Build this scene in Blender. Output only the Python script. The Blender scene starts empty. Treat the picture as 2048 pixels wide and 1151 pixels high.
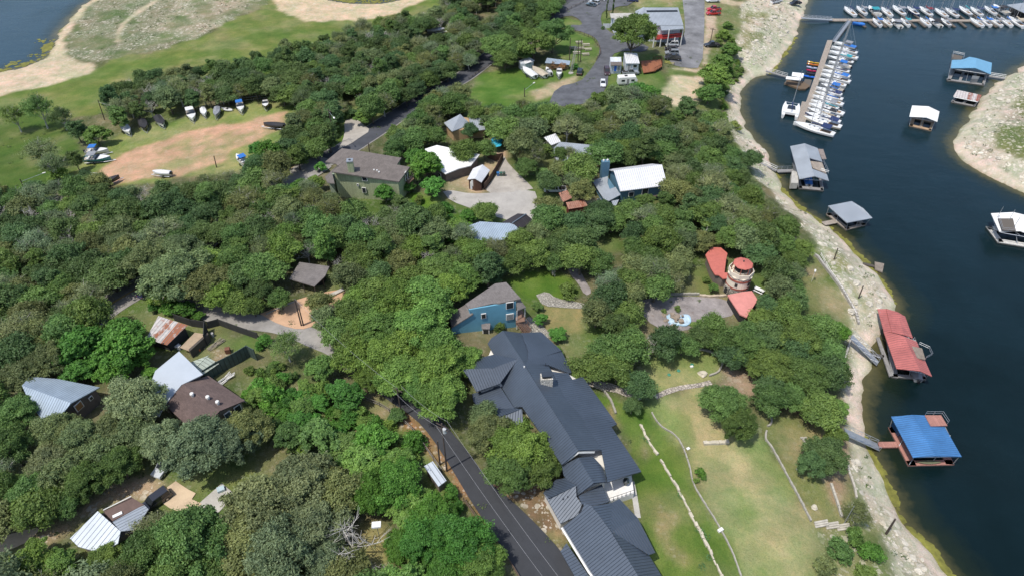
import bpy, bmesh, math, random
import numpy as np
from mathutils import Vector, Matrix
random.seed(7); RNG = np.random.RandomState(11)
rad = math.radians
S = bpy.context.scene
# ------------------------------------------------------------------ camera, sky, sun, exposure
HC = 108.0; PITCH = rad(42.0); FPX = 1365.0
cam_d = bpy.data.cameras.new('camera'); cam = bpy.data.objects.new('camera', cam_d)
S.collection.objects.link(cam); S.camera = cam
cam_d.sensor_width = 36.0; cam_d.lens = FPX/2048*36; cam_d.clip_start = 1.0; cam_d.clip_end = 9000
cam.location = (0, 0, HC); cam.rotation_euler = (math.pi/2-PITCH, 0, 0)
SUN_EL = rad(66.0); SUN_FROM = Vector((-0.80, -0.60, 0)).normalized()
wd = bpy.data.worlds.new('World'); S.world = wd; wd.use_nodes = True
nt = wd.node_tree; bg = nt.nodes['Background']
sky = nt.nodes.new('ShaderNodeTexSky'); sky.sky_type = 'NISHITA'; sky.sun_disc = False
sky.sun_elevation = SUN_EL; sky.sun_rotation = math.atan2(SUN_FROM.x, SUN_FROM.y)
sky.air_density = 1.0; sky.dust_density = 1.5
nt.links.new(sky.outputs[0], bg.inputs[0]); bg.inputs[1].default_value = 0.15
sd = bpy.data.lights.new('sun', 'SUN'); sd.energy = 3.4; sd.angle = rad(0.55); sd.color = (1, 0.955, 0.88)
sun = bpy.data.objects.new('sun', sd); S.collection.objects.link(sun)
sv = SUN_FROM*math.cos(SUN_EL)+Vector((0, 0, math.sin(SUN_EL)))
sun.rotation_euler = sv.to_track_quat('Z', 'Y').to_euler()
S.view_settings.view_transform = 'Standard'; S.view_settings.look = 'None'
S.view_settings.exposure = 0.27; S.view_settings.gamma = 1.0
try:
    S.cycles.max_bounces = 4; S.cycles.diffuse_bounces = 2; S.cycles.glossy_bounces = 2; S.cycles.transmission_bounces = 2; S.cycles.transparent_max_bounces = 4
except Exception: pass

# ------------------------------------------------------------------ picture <-> world
FW = np.array([0, math.cos(PITCH), -math.sin(PITCH)]); UP = np.array([0, math.sin(PITCH), math.cos(PITCH)])
def ray(px, py):
    return FW*FPX + np.array([px-1024.0, 0, 0]) + UP*(575.5-py)
def P(px, py, z=0.0):
    r = ray(px, py); t = (z-HC)/r[2]
    return Vector((r[0]*t, r[1]*t, z))
def toP(x, y, z):
    v = np.array([x, y, z-HC]); d = v@FW
    return 1024+v[0]/d*FPX, 575.5-(v@UP)/d*FPX

# ------------------------------------------------------------------ noise
def vnoise(x, y, scale, seed):
    r = np.random.RandomState(seed); g = r.rand(256, 256)
    u = x/scale+seed*13.7; v = y/scale+seed*7.3
    iu = np.floor(u).astype(int); iv = np.floor(v).astype(int); fu = u-iu; fv = v-iv
    fu = fu*fu*(3-2*fu); fv = fv*fv*(3-2*fv)
    a = g[iu % 256, iv % 256]; b = g[(iu+1) % 256, iv % 256]; c = g[iu % 256, (iv+1) % 256]; d = g[(iu+1) % 256, (iv+1) % 256]
    return (a*(1-fu)+b*fu)*(1-fv)+(c*(1-fu)+d*fu)*fv
def fbm(x, y, scale, seed, o=3):
    s = 0; a = 1; t = 0
    for k in range(o):
        s = s+a*vnoise(x, y, scale/2**k, seed+k); t += a; a *= .5
    return s/t
def inpoly(X, Y, poly):
    r = np.zeros(X.shape, bool); n = len(poly)
    for i in range(n):
        x1, y1 = poly[i]; x2, y2 = poly[(i+1) % n]
        if y1 == y2: continue
        c = ((y1 > Y) != (y2 > Y)) & (X < (x2-x1)*(Y-y1)/(y2-y1)+x1)
        r ^= c
    return r
def segdist(X, Y, poly, closed=True):
    D = np.full(X.shape, 1e9); n = len(poly)
    for i in range(n if closed else n-1):
        x1, y1 = poly[i]; x2, y2 = poly[(i+1) % n]
        dx, dy = x2-x1, y2-y1; L = dx*dx+dy*dy+1e-9
        t = np.clip(((X-x1)*dx+(Y-y1)*dy)/L, 0, 1)
        D = np.minimum(D, (X-x1-t*dx)**2+(Y-y1-t*dy)**2)
    return np.sqrt(D)
def smooth_poly(pts, it=2):
    for _ in range(it):
        q = []
        for i in range(len(pts)-1):
            a, b = pts[i], pts[i+1]
            q += [(a[0]*.75+b[0]*.25, a[1]*.75+b[1]*.25), (a[0]*.25+b[0]*.75, a[1]*.25+b[1]*.75)]
        pts = [pts[0]]+q+[pts[-1]]
    return pts

# ------------------------------------------------------------------ shores (picture coordinates at water level)
SHR = [(1640,-40),(1615,0),(1608,20),(1602,45),(1592,75),(1579,97),(1556,130),(1536,150),(1512,152),(1494,166),(1484,182),(1479,213),(1486,245),(1504,267),
 (1514,283),(1536,307),(1548,332),(1553,350),(1560,374),(1575,395),(1592,408),(1612,424),(1632,438),(1662,458),(1684,473),(1709,501),(1736,527),(1756,554),
 (1776,581),(1792,606),(1796,622),(1780,648),(1758,668),(1746,686),(1744,706),(1742,728),(1734,750),(1731,770),(1722,798),(1722,828),(1735,866),(1739,901),
 (1755,928),(1772,964),(1789,1001),(1812,1044),(1842,1077),(1869,1104),(1892,1141),(1925,1200),(1960,1290)]
SHL = [(-60,160),(0,143),(30,139),(57,131),(84,122),(97,112),(104,92),(113,73),(128,50),(143,33),(160,17),(181,0),(205,-25)]
SHT = [(560,-60),(600,-20),(640,-2),(690,6),(742,9),(800,2),(840,-8),(880,-40)]
RKS = [(2200,60),(2120,100),(2048,132),(2013,157),(1985,176),(1966,190),(1946,227),(1919,263),(1904,290),(1907,304),(1919,320),(1949,337),(1979,353),(2009,367),(2036,381),(2080,398),(2200,440)]
shr = [tuple(P(*p)[:2]) for p in SHR]; shl = [tuple(P(*p)[:2]) for p in SHL]; sht = [tuple(P(*p)[:2]) for p in SHT]; rks = [tuple(P(*p)[:2]) for p in RKS]
shr = smooth_poly(shr, 1); shl = smooth_poly(shl, 2); sht = smooth_poly(sht, 2); rks = smooth_poly(rks, 1)
# main land: closed far behind and to the left
MAIN = list(reversed(shr)) + [(260, 380), (300, 480), (150, 620), (-40, 560)] + list(reversed(sht)) + [(-110, 420), (-160, 400)] + list(reversed(shl)) + [(-420, 270), (-900, 200), (-1500, -400), (-300, -500), (60, -150), (90, 0)]
ROCK = rks + [(420, 150), (700, 250), (1200, 600), (900, 700), (500, 420)]
FARN = [(-2500, 1500), (-1200, 1250), (0, 1500), (900, 1300), (2500, 1600), (2600, 2600), (-2600, 2600)]

def warp(X, Y, a, sc, seed):
    return X+(vnoise(X, Y, sc, seed)-.5)*2*a, Y+(vnoise(X, Y, sc, seed+50)-.5)*2*a
def height_raw(X, Y):
    Xw, Yw = warp(X, Y, .9, 4.0, 3)
    inm = inpoly(Xw, Yw, MAIN); dR = segdist(Xw, Yw, shr, False)
    dL = np.minimum(segdist(Xw, Yw, shl, False), segdist(Xw, Yw, sht, False)); dA = segdist(Xw, Yw, MAIN)
    hR = np.interp(dR, [0, 1, 10, 25, 80, 150, 400], [0, .35, 4.2, 6.6, 10.5, 12.5, 14])
    hL = np.interp(dL, [0, 15, 60, 120, 180, 400], [0, .6, 2.4, 7.5, 12, 14])
    h = np.where(inm, np.minimum(hR, hL), 0)
    h = np.where(inm & (dA < 40), np.minimum(h, dA*.4+.0), h)
    inr = inpoly(Xw, Yw, ROCK); dK = segdist(Xw, Yw, ROCK)
    h = np.where(inr, np.interp(dK, [0, 2, 6, 30, 80], [0, 1.2, 2.6, 8.5, 15]), h)
    inf = inpoly(X, Y, FARN); dF = segdist(X, Y, FARN)
    h = np.where(inf, np.interp(dF, [0, 100, 500], [0, 25, 80]), h)
    dall = np.minimum(np.minimum(dA, dK), dF)
    land = inm | inr | inf
    h = np.where(land, h, -np.interp(dall, [0, 3, 40], [.12, .8, 5]))
    sd_ = np.where(land, dall, -dall)
    bank = np.where(inm, np.clip(1-dR/14, 0, 1), 0)+np.where(inr, 1.3, 0)
    rough = (vnoise(X, Y, 1.7, 21)-.5)*.5+(vnoise(X, Y, 4.5, 22)-.5)*.7
    h = h+np.where(land, rough*np.clip(bank, 0, 1.3)*np.clip(dall/3, 0, 1), 0)
    h = h+np.where(inr, np.abs(((h*1.1+vnoise(X, Y, 9, 8)) % 1.0)-.5)*.8*np.clip(dK/4, 0, 1), 0)
    return h, sd_, inm, inr, dR, dL, dK
GX0, GX1, GY0, GY1 = -262, 262, 14, 346
def grow(a, n, f): 
    o = []; s = 4.0; v = a
    for i in range(n):
        v = v+f*s; s *= 1.25; o.append(v)
    return o
gx = np.arange(GX0, GX1+.5, 1.0); gy = np.arange(GY0, GY1+.5, 1.0)
XS = np.array(list(reversed(grow(GX0, 22, -1)))+list(gx)+grow(GX1, 22, 1))
YS = np.array(list(reversed(grow(GY0, 20, -1)))+list(gy)+grow(GY1, 22, 1))
XX, YY = np.meshgrid(XS, YS)
HH, SDM, INM, INR, DR, DL, DK = height_raw(XX, YY)
ix0 = 22; iy0 = 20
HG = HH[iy0:iy0+len(gy), ix0:ix0+len(gx)]
def H(x, y):
    u = min(max(x-GX0, 0), len(gx)-1.001); v = min(max(y-GY0, 0), len(gy)-1.001)
    i = int(u); j = int(v); fu = u-i; fv = v-j
    return float((HG[j, i]*(1-fu)+HG[j, i+1]*fu)*(1-fv)+(HG[j+1, i]*(1-fu)+HG[j+1, i+1]*fu)*fv)
def G(px, py, up=0.0):
    z = 6.0
    for _ in range(14):
        p = P(px, py, z+up); h = max(H(p.x, p.y), 0); z = z*.35+h*.65
    p = P(px, py, z+up); p.z = z
    return p
def gp(pts, up=0.0): return [tuple(G(a, b, up)[:2]) for a, b in pts]

# ------------------------------------------------------------------ materials
MC = {}
def N(nt, t, **k):
    n = nt.nodes.new(t)
    for a, b in k.items():
        if a in n.inputs.keys() if hasattr(n.inputs, 'keys') else False: n.inputs[a].default_value = b
        else: setattr(n, a, b)
    return n
def newmat(name):
    m = bpy.data.materials.new(name); m.use_nodes = True
    return m, m.node_tree, m.node_tree.nodes['Principled BSDF']
def mixc(nt, fac, a, b, mode='MIX'):
    n = nt.nodes.new('ShaderNodeMix'); n.data_type = 'RGBA'; n.blend_type = mode
    for k, v in ((0, fac), (6, a), (7, b)):
        if hasattr(v, 'links') or isinstance(v, bpy.types.NodeSocket): nt.links.new(v, n.inputs[k])
        else: n.inputs[k].default_value = v if k == 0 else (tuple(v)+(1,) if len(v) == 3 else v)
    return n.outputs[2]
def mth(nt, op, a, b=0.0, c=None):
    n = nt.nodes.new('ShaderNodeMath'); n.operation = op
    for k, v in ((0, a), (1, b), (2, c)):
        if v is None: continue
        if isinstance(v, bpy.types.NodeSocket): nt.links.new(v, n.inputs[k])
        else: n.inputs[k].default_value = v
    return n.outputs[0]
def noise(nt, scale, detail=3, vec=None, rough=.6):
    n = nt.nodes.new('ShaderNodeTexNoise'); n.inputs['Scale'].default_value = scale; n.inputs['Detail'].default_value = detail; n.inputs['Roughness'].default_value = rough
    if vec is None:
        g = nt.nodes.new('ShaderNodeNewGeometry'); vec = g.outputs['Position']
    nt.links.new(vec, n.inputs['Vector']); return n.outputs['Fac']
def ramp(nt, f, a, b, lo=0.0, hi=1.0):
    n = nt.nodes.new('ShaderNodeMapRange'); nt.links.new(f, n.inputs[0]); n.inputs[1].default_value = a; n.inputs[2].default_value = b; n.inputs[3].default_value = lo; n.inputs[4].default_value = hi
    return n.outputs[0]
def bump(nt, bs, h, st=.4, dist=.05):
    b = nt.nodes.new('ShaderNodeBump'); b.inputs['Strength'].default_value = st; b.inputs['Distance'].default_value = dist
    nt.links.new(h, b.inputs['Height']); nt.links.new(b.outputs[0], bs.inputs['Normal'])
def M(name, col=None, rough=.7, metal=0.0, var=.25, sc=1.3, kind=None, col2=None, sp=.45):
    if name in MC: return MC[name]
    m, nt, bs = newmat(name)
    bs.inputs['Roughness'].default_value = rough; bs.inputs['Metallic'].default_value = metal
    n1 = noise(nt, sc, 4); n2 = noise(nt, sc*9, 2)
    c = mixc(nt, ramp(nt, n1, .3, .7), tuple(v*(1-var) for v in col), tuple(min(v*(1+var), 1) for v in col))
    c = mixc(nt, ramp(nt, n2, .35, .65, 0, .35*min(1, var*3)), c, tuple(v*.6 for v in col))
    if kind in ('seam', 'rust', 'plank', 'shingle'):
        uv = nt.nodes.new('ShaderNodeUVMap'); sx = nt.nodes.new('ShaderNodeSeparateXYZ'); nt.links.new(uv.outputs[0], sx.inputs[0])
        f = mth(nt, 'FRACT', mth(nt, 'DIVIDE', sx.outputs[0], sp))
        if kind == 'shingle':
            br = nt.nodes.new('ShaderNodeTexBrick'); nt.links.new(uv.outputs[0], br.inputs['Vector']); br.inputs['Scale'].default_value = 1.0
            br.inputs['Brick Width'].default_value = .45; br.inputs['Row Height'].default_value = .2; br.inputs['Mortar Size'].default_value = .012
            br.inputs['Color1'].default_value = (1, 1, 1, 1); br.inputs['Color2'].default_value = (.72, .72, .72, 1); br.inputs['Mortar'].default_value = (.45, .45, .45, 1)
            c = mixc(nt, .8, c, br.outputs['Color'], 'MULTIPLY')
        elif kind == 'plank':
            wn = nt.nodes.new('ShaderNodeTexWhiteNoise'); wn.noise_dimensions = '1D'
            nt.links.new(mth(nt, 'FLOOR', mth(nt, 'DIVIDE', sx.outputs[0], sp)), wn.inputs['W'])
            c = mixc(nt, ramp(nt, wn.outputs[0], 0, 1, 0, .45), c, tuple(v*.55 for v in col))
            ln = mth(nt, 'LESS_THAN', f, .1); c = mixc(nt, ln, c, tuple(v*.3 for v in col))
        else:
            ln = mth(nt, 'LESS_THAN', f, .17)
            if kind == 'rust':
                wn = nt.nodes.new('ShaderNodeTexWhiteNoise'); wn.noise_dimensions = '1D'
                nt.links.new(mth(nt, 'FLOOR', mth(nt, 'DIVIDE', sx.outputs[0], sp*1.7)), wn.inputs['W'])
                nz = noise(nt, .9, 5); a = mth(nt, 'ADD', mth(nt, 'MULTIPLY', nz, 1.3), mth(nt, 'MULTIPLY', wn.outputs[0], .5))
                c = mixc(nt, ramp(nt, a, .78, .98), c, col2)
            wv = noise(nt, .35, 3)
            c = mixc(nt, mth(nt, 'MULTIPLY', ln, ramp(nt, wv, .2, .8, .55, .95)), c, tuple(v*.35 for v in col))
            hb = mth(nt, 'ABSOLUTE', mth(nt, 'SUBTRACT', f, .085)); hb = ramp(nt, hb, 0, .09, 1, 0)
            bump(nt, bs, hb, .9, .05)
    elif kind == 'stone':
        vo = nt.nodes.new('ShaderNodeTexVoronoi'); vo.inputs['Scale'].default_value = 1/sp
        g = nt.nodes.new('ShaderNodeNewGeometry'); nt.links.new(g.outputs['Position'], vo.inputs['Vector'])
        sepc = nt.nodes.new('ShaderNodeSeparateColor'); nt.links.new(vo.outputs['Color'], sepc.inputs[0])
        c = mixc(nt, ramp(nt, sepc.outputs[0], 0, 1, 0, .6), c, tuple(v*.55 for v in col))
        v2 = nt.nodes.new('ShaderNodeTexVoronoi'); v2.feature = 'DISTANCE_TO_EDGE'; v2.inputs['Scale'].default_value = 1/sp; nt.links.new(g.outputs['Position'], v2.inputs['Vector'])
        e = mth(nt, 'LESS_THAN', v2.outputs['Distance'], .06); c = mixc(nt, e, c, tuple(v*.35 for v in col))
        bump(nt, bs, ramp(nt, v2.outputs['Distance'], 0, .2), .8, .1)
    else:
        bump(nt, bs, n2, .25, .03)
    nt.links.new(c, bs.inputs['Base Color']); MC[name] = m; return m
def glossy_paint(name, col, rough=.25, coat=.5):
    if name in MC: return MC[name]
    m, nt, bs = newmat(name); nz = noise(nt, 2.5, 3)
    c = mixc(nt, ramp(nt, nz, .3, .8, 0, .35), col, tuple(v*.75+.02 for v in col)); nt.links.new(c, bs.inputs['Base Color'])
    bs.inputs['Roughness'].default_value = rough; bs.inputs['Coat Weight'].default_value = coat; MC[name] = m; return m

# ------------------------------------------------------------------ object helpers
C = S.collection
def tag(o, label=None, cat=None, group=None, kind=None):
    if label: o['label'] = label
    if cat: o['category'] = cat
    if group: o['group'] = group
    if kind: o['kind'] = kind
    return o
def empty(name, loc=(0, 0, 0), rz=0.0, label=None, cat=None, group=None):
    o = bpy.data.objects.new(name, None); C.objects.link(o); o.location = loc; o.rotation_euler = (0, 0, rz); o.empty_display_size = .5
    return tag(o, label, cat, group)
def setuv(me, fd=None):
    uv = me.uv_layers.new(name='UVMap'); vs = me.vertices; dat = []
    for p in me.polygons:
        n = p.normal; h = Vector(fd[p.index]) if fd and fd[p.index] else Vector((-n.y, n.x, 0)) if abs(n.z) < .999 else Vector((me.get('fx', 1), me.get('fy', 0), 0))
        if h.length < 1e-6: h = Vector((1, 0, 0))
        h.normalize(); s = Vector((0, 0, 1)).cross(h)+Vector((0, 0, .001)) if fd and fd[p.index] else n.cross(h)
        for li in p.loop_indices:
            v = vs[me.loops[li].vertex_index].co; dat += [v.dot(h), v.dot(s)]
    uv.data.foreach_set('uv', dat)
class MB:
    def __init__(s): s.v = []; s.f = []; s.m = []; s.cm = 0; s.fd = []
    def poly(s, pts):
        b = len(s.v); s.v += [tuple(p) for p in pts]; s.f.append(tuple(range(b, b+len(pts)))); s.m.append(s.cm); return s
    def mesh(s, vs, fs):
        b = len(s.v); s.v += [tuple(p) for p in vs]
        for f in fs: s.f.append(tuple(b+i for i in f)); s.m.append(s.cm)
        return s
    def box(s, c, d, rz=0.0, mat=None):
        hx, hy, hz = d[0]/2, d[1]/2, d[2]/2; cs, sn = math.cos(rz), math.sin(rz); vs = []
        for z in (-hz, hz):
            for x, y in ((-hx, -hy), (hx, -hy), (hx, hy), (-hx, hy)):
                vs.append((c[0]+x*cs-y*sn, c[1]+x*sn+y*cs, c[2]+z))
        return s.mesh(vs, [(3, 2, 1, 0), (4, 5, 6, 7), (0, 1, 5, 4), (1, 2, 6, 5), (2, 3, 7, 6), (3, 0, 4, 7)])
    def prism(s, pts, z0, z1):
        pts = [tuple(p[:2]) for p in pts]
        if sum(pts[i][0]*pts[(i+1) % len(pts)][1]-pts[(i+1) % len(pts)][0]*pts[i][1] for i in range(len(pts))) < 0: pts = pts[::-1]
        n = len(pts); f0 = z0 if callable(z0) else (lambda x, y: z0); f1 = z1 if callable(z1) else (lambda x, y: z1)
        vs = [(x, y, f0(x, y)) for x, y in pts]+[(x, y, f1(x, y)) for x, y in pts]
        return s.mesh(vs, [tuple(range(n-1, -1, -1)), tuple(range(n, 2*n))]+[(i, (i+1) % n, n+(i+1) % n, n+i) for i in range(n)])
    def tube(s, a, b, r0, r1=None, n=6, cap=True):
        a = Vector(a); b = Vector(b); r1 = r0 if r1 is None else r1; d = (b-a)
        if d.length < 1e-6: return s
        d.normalize(); u = d.cross(Vector((0, 0, 1)) if abs(d.z) < .9 else Vector((1, 0, 0))).normalized(); w = d.cross(u); vs = []
        for c, r in ((a, r0), (b, r1)):
            for k in range(n):
                t = 2*math.pi*k/n; vs.append(c+u*r*math.cos(t)+w*r*math.sin(t))
        fs = [((k+1) % n, k, n+k, n+(k+1) % n) for k in range(n)]
        if cap: fs += [tuple(range(n)), tuple(range(2*n-1, n-1, -1))]
        return s.mesh(vs, fs)
    def slab(s, pts, t=.15):
        """thick roof plane: 3-d polygon pts extruded straight down by t"""
        pts = [Vector(p) for p in pts]
        nz = sum((pts[i].x*pts[(i+1) % len(pts)].y-pts[(i+1) % len(pts)].x*pts[i].y) for i in range(len(pts)))
        if nz < 0: pts = pts[::-1]
        n = len(pts); vs = [p for p in pts]+[p-Vector((0, 0, t)) for p in pts]
        return s.mesh(vs, [tuple(range(n)), tuple(range(2*n-1, n-1, -1))]+[((i+1) % n, i, n+i, n+(i+1) % n) for i in range(n)])
    def beam(s, a, b, w, h=None):
        return s.tube(a, b, w/2*1.2, n=4)
    def lathe(s, prof, n=16, c=(0, 0)):
        vs = []
        for r, z in prof:
            for k in range(n): vs.append((c[0]+r*math.cos(2*math.pi*k/n), c[1]+r*math.sin(2*math.pi*k/n), z))
        fs = []
        for i in range(len(prof)-1):
            for k in range(n): fs.append((i*n+k, i*n+(k+1) % n, (i+1)*n+(k+1) % n, (i+1)*n+k))
        fs += [tuple(range(n-1, -1, -1)), tuple(range((len(prof)-1)*n, len(prof)*n))]
        return s.mesh(vs, fs)
    def build(s, name, mats, parent=None, smooth=False, uv=False, local=True, flatdir=None):
        me = bpy.data.meshes.new(name)
        vs = s.v
        if parent is not None and local:
            mi = parent.matrix_basis.inverted()
            if parent.parent is not None: mi = (parent.parent.matrix_basis@parent.matrix_basis).inverted()
            vs = [tuple(mi@Vector(v)) for v in vs]
        me.from_pydata(vs, [], s.f); me.update()
        for m in (mats if isinstance(mats, (list, tuple)) else [mats]): me.materials.append(m)
        if isinstance(mats, (list, tuple)) and len(mats) > 1: me.polygons.foreach_set('material_index', s.m)
        if smooth: me.polygons.foreach_set('use_smooth', [True]*len(me.polygons))
        if flatdir: me['fx'], me['fy'] = flatdir
        if uv: setuv(me, (s.fd+[None]*len(s.f))[:len(s.f)] if s.fd else None)
        o = bpy.data.objects.new(name, me); C.objects.link(o); o.parent = parent
        return o
def copy_tree(o, parent=None):
    c = o.copy(); C.objects.link(c); c.parent = parent
    for ch in list(o.children): copy_tree(ch, c)
    return c
def npmesh(name, V, F, mat, attrs=None, smooth=True):
    """V (n,3), F (m,k) numpy arrays"""
    me = bpy.data.meshes.new(name); n, m, k = len(V), len(F), F.shape[1]
    me.vertices.add(n); me.vertices.foreach_set('co', V.astype(np.float32).ravel())
    me.loops.add(m*k); me.loops.foreach_set('vertex_index', F.astype(np.int32).ravel())
    me.polygons.add(m); me.polygons.foreach_set('loop_start', np.arange(0, m*k, k, dtype=np.int32))
    try: me.polygons.foreach_set('loop_total', np.full(m, k, dtype=np.int32))
    except Exception: pass
    if smooth: me.polygons.foreach_set('use_smooth', np.ones(m, bool))
    me.update(calc_edges=True); me.materials.append(mat)
    for an, (ty, dom, arr) in (attrs or {}).items():
        a = me.attributes.new(an, ty, dom); a.data.foreach_set('color' if ty == 'FLOAT_COLOR' else 'value', arr.astype(np.float32).ravel())
    return me
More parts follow.
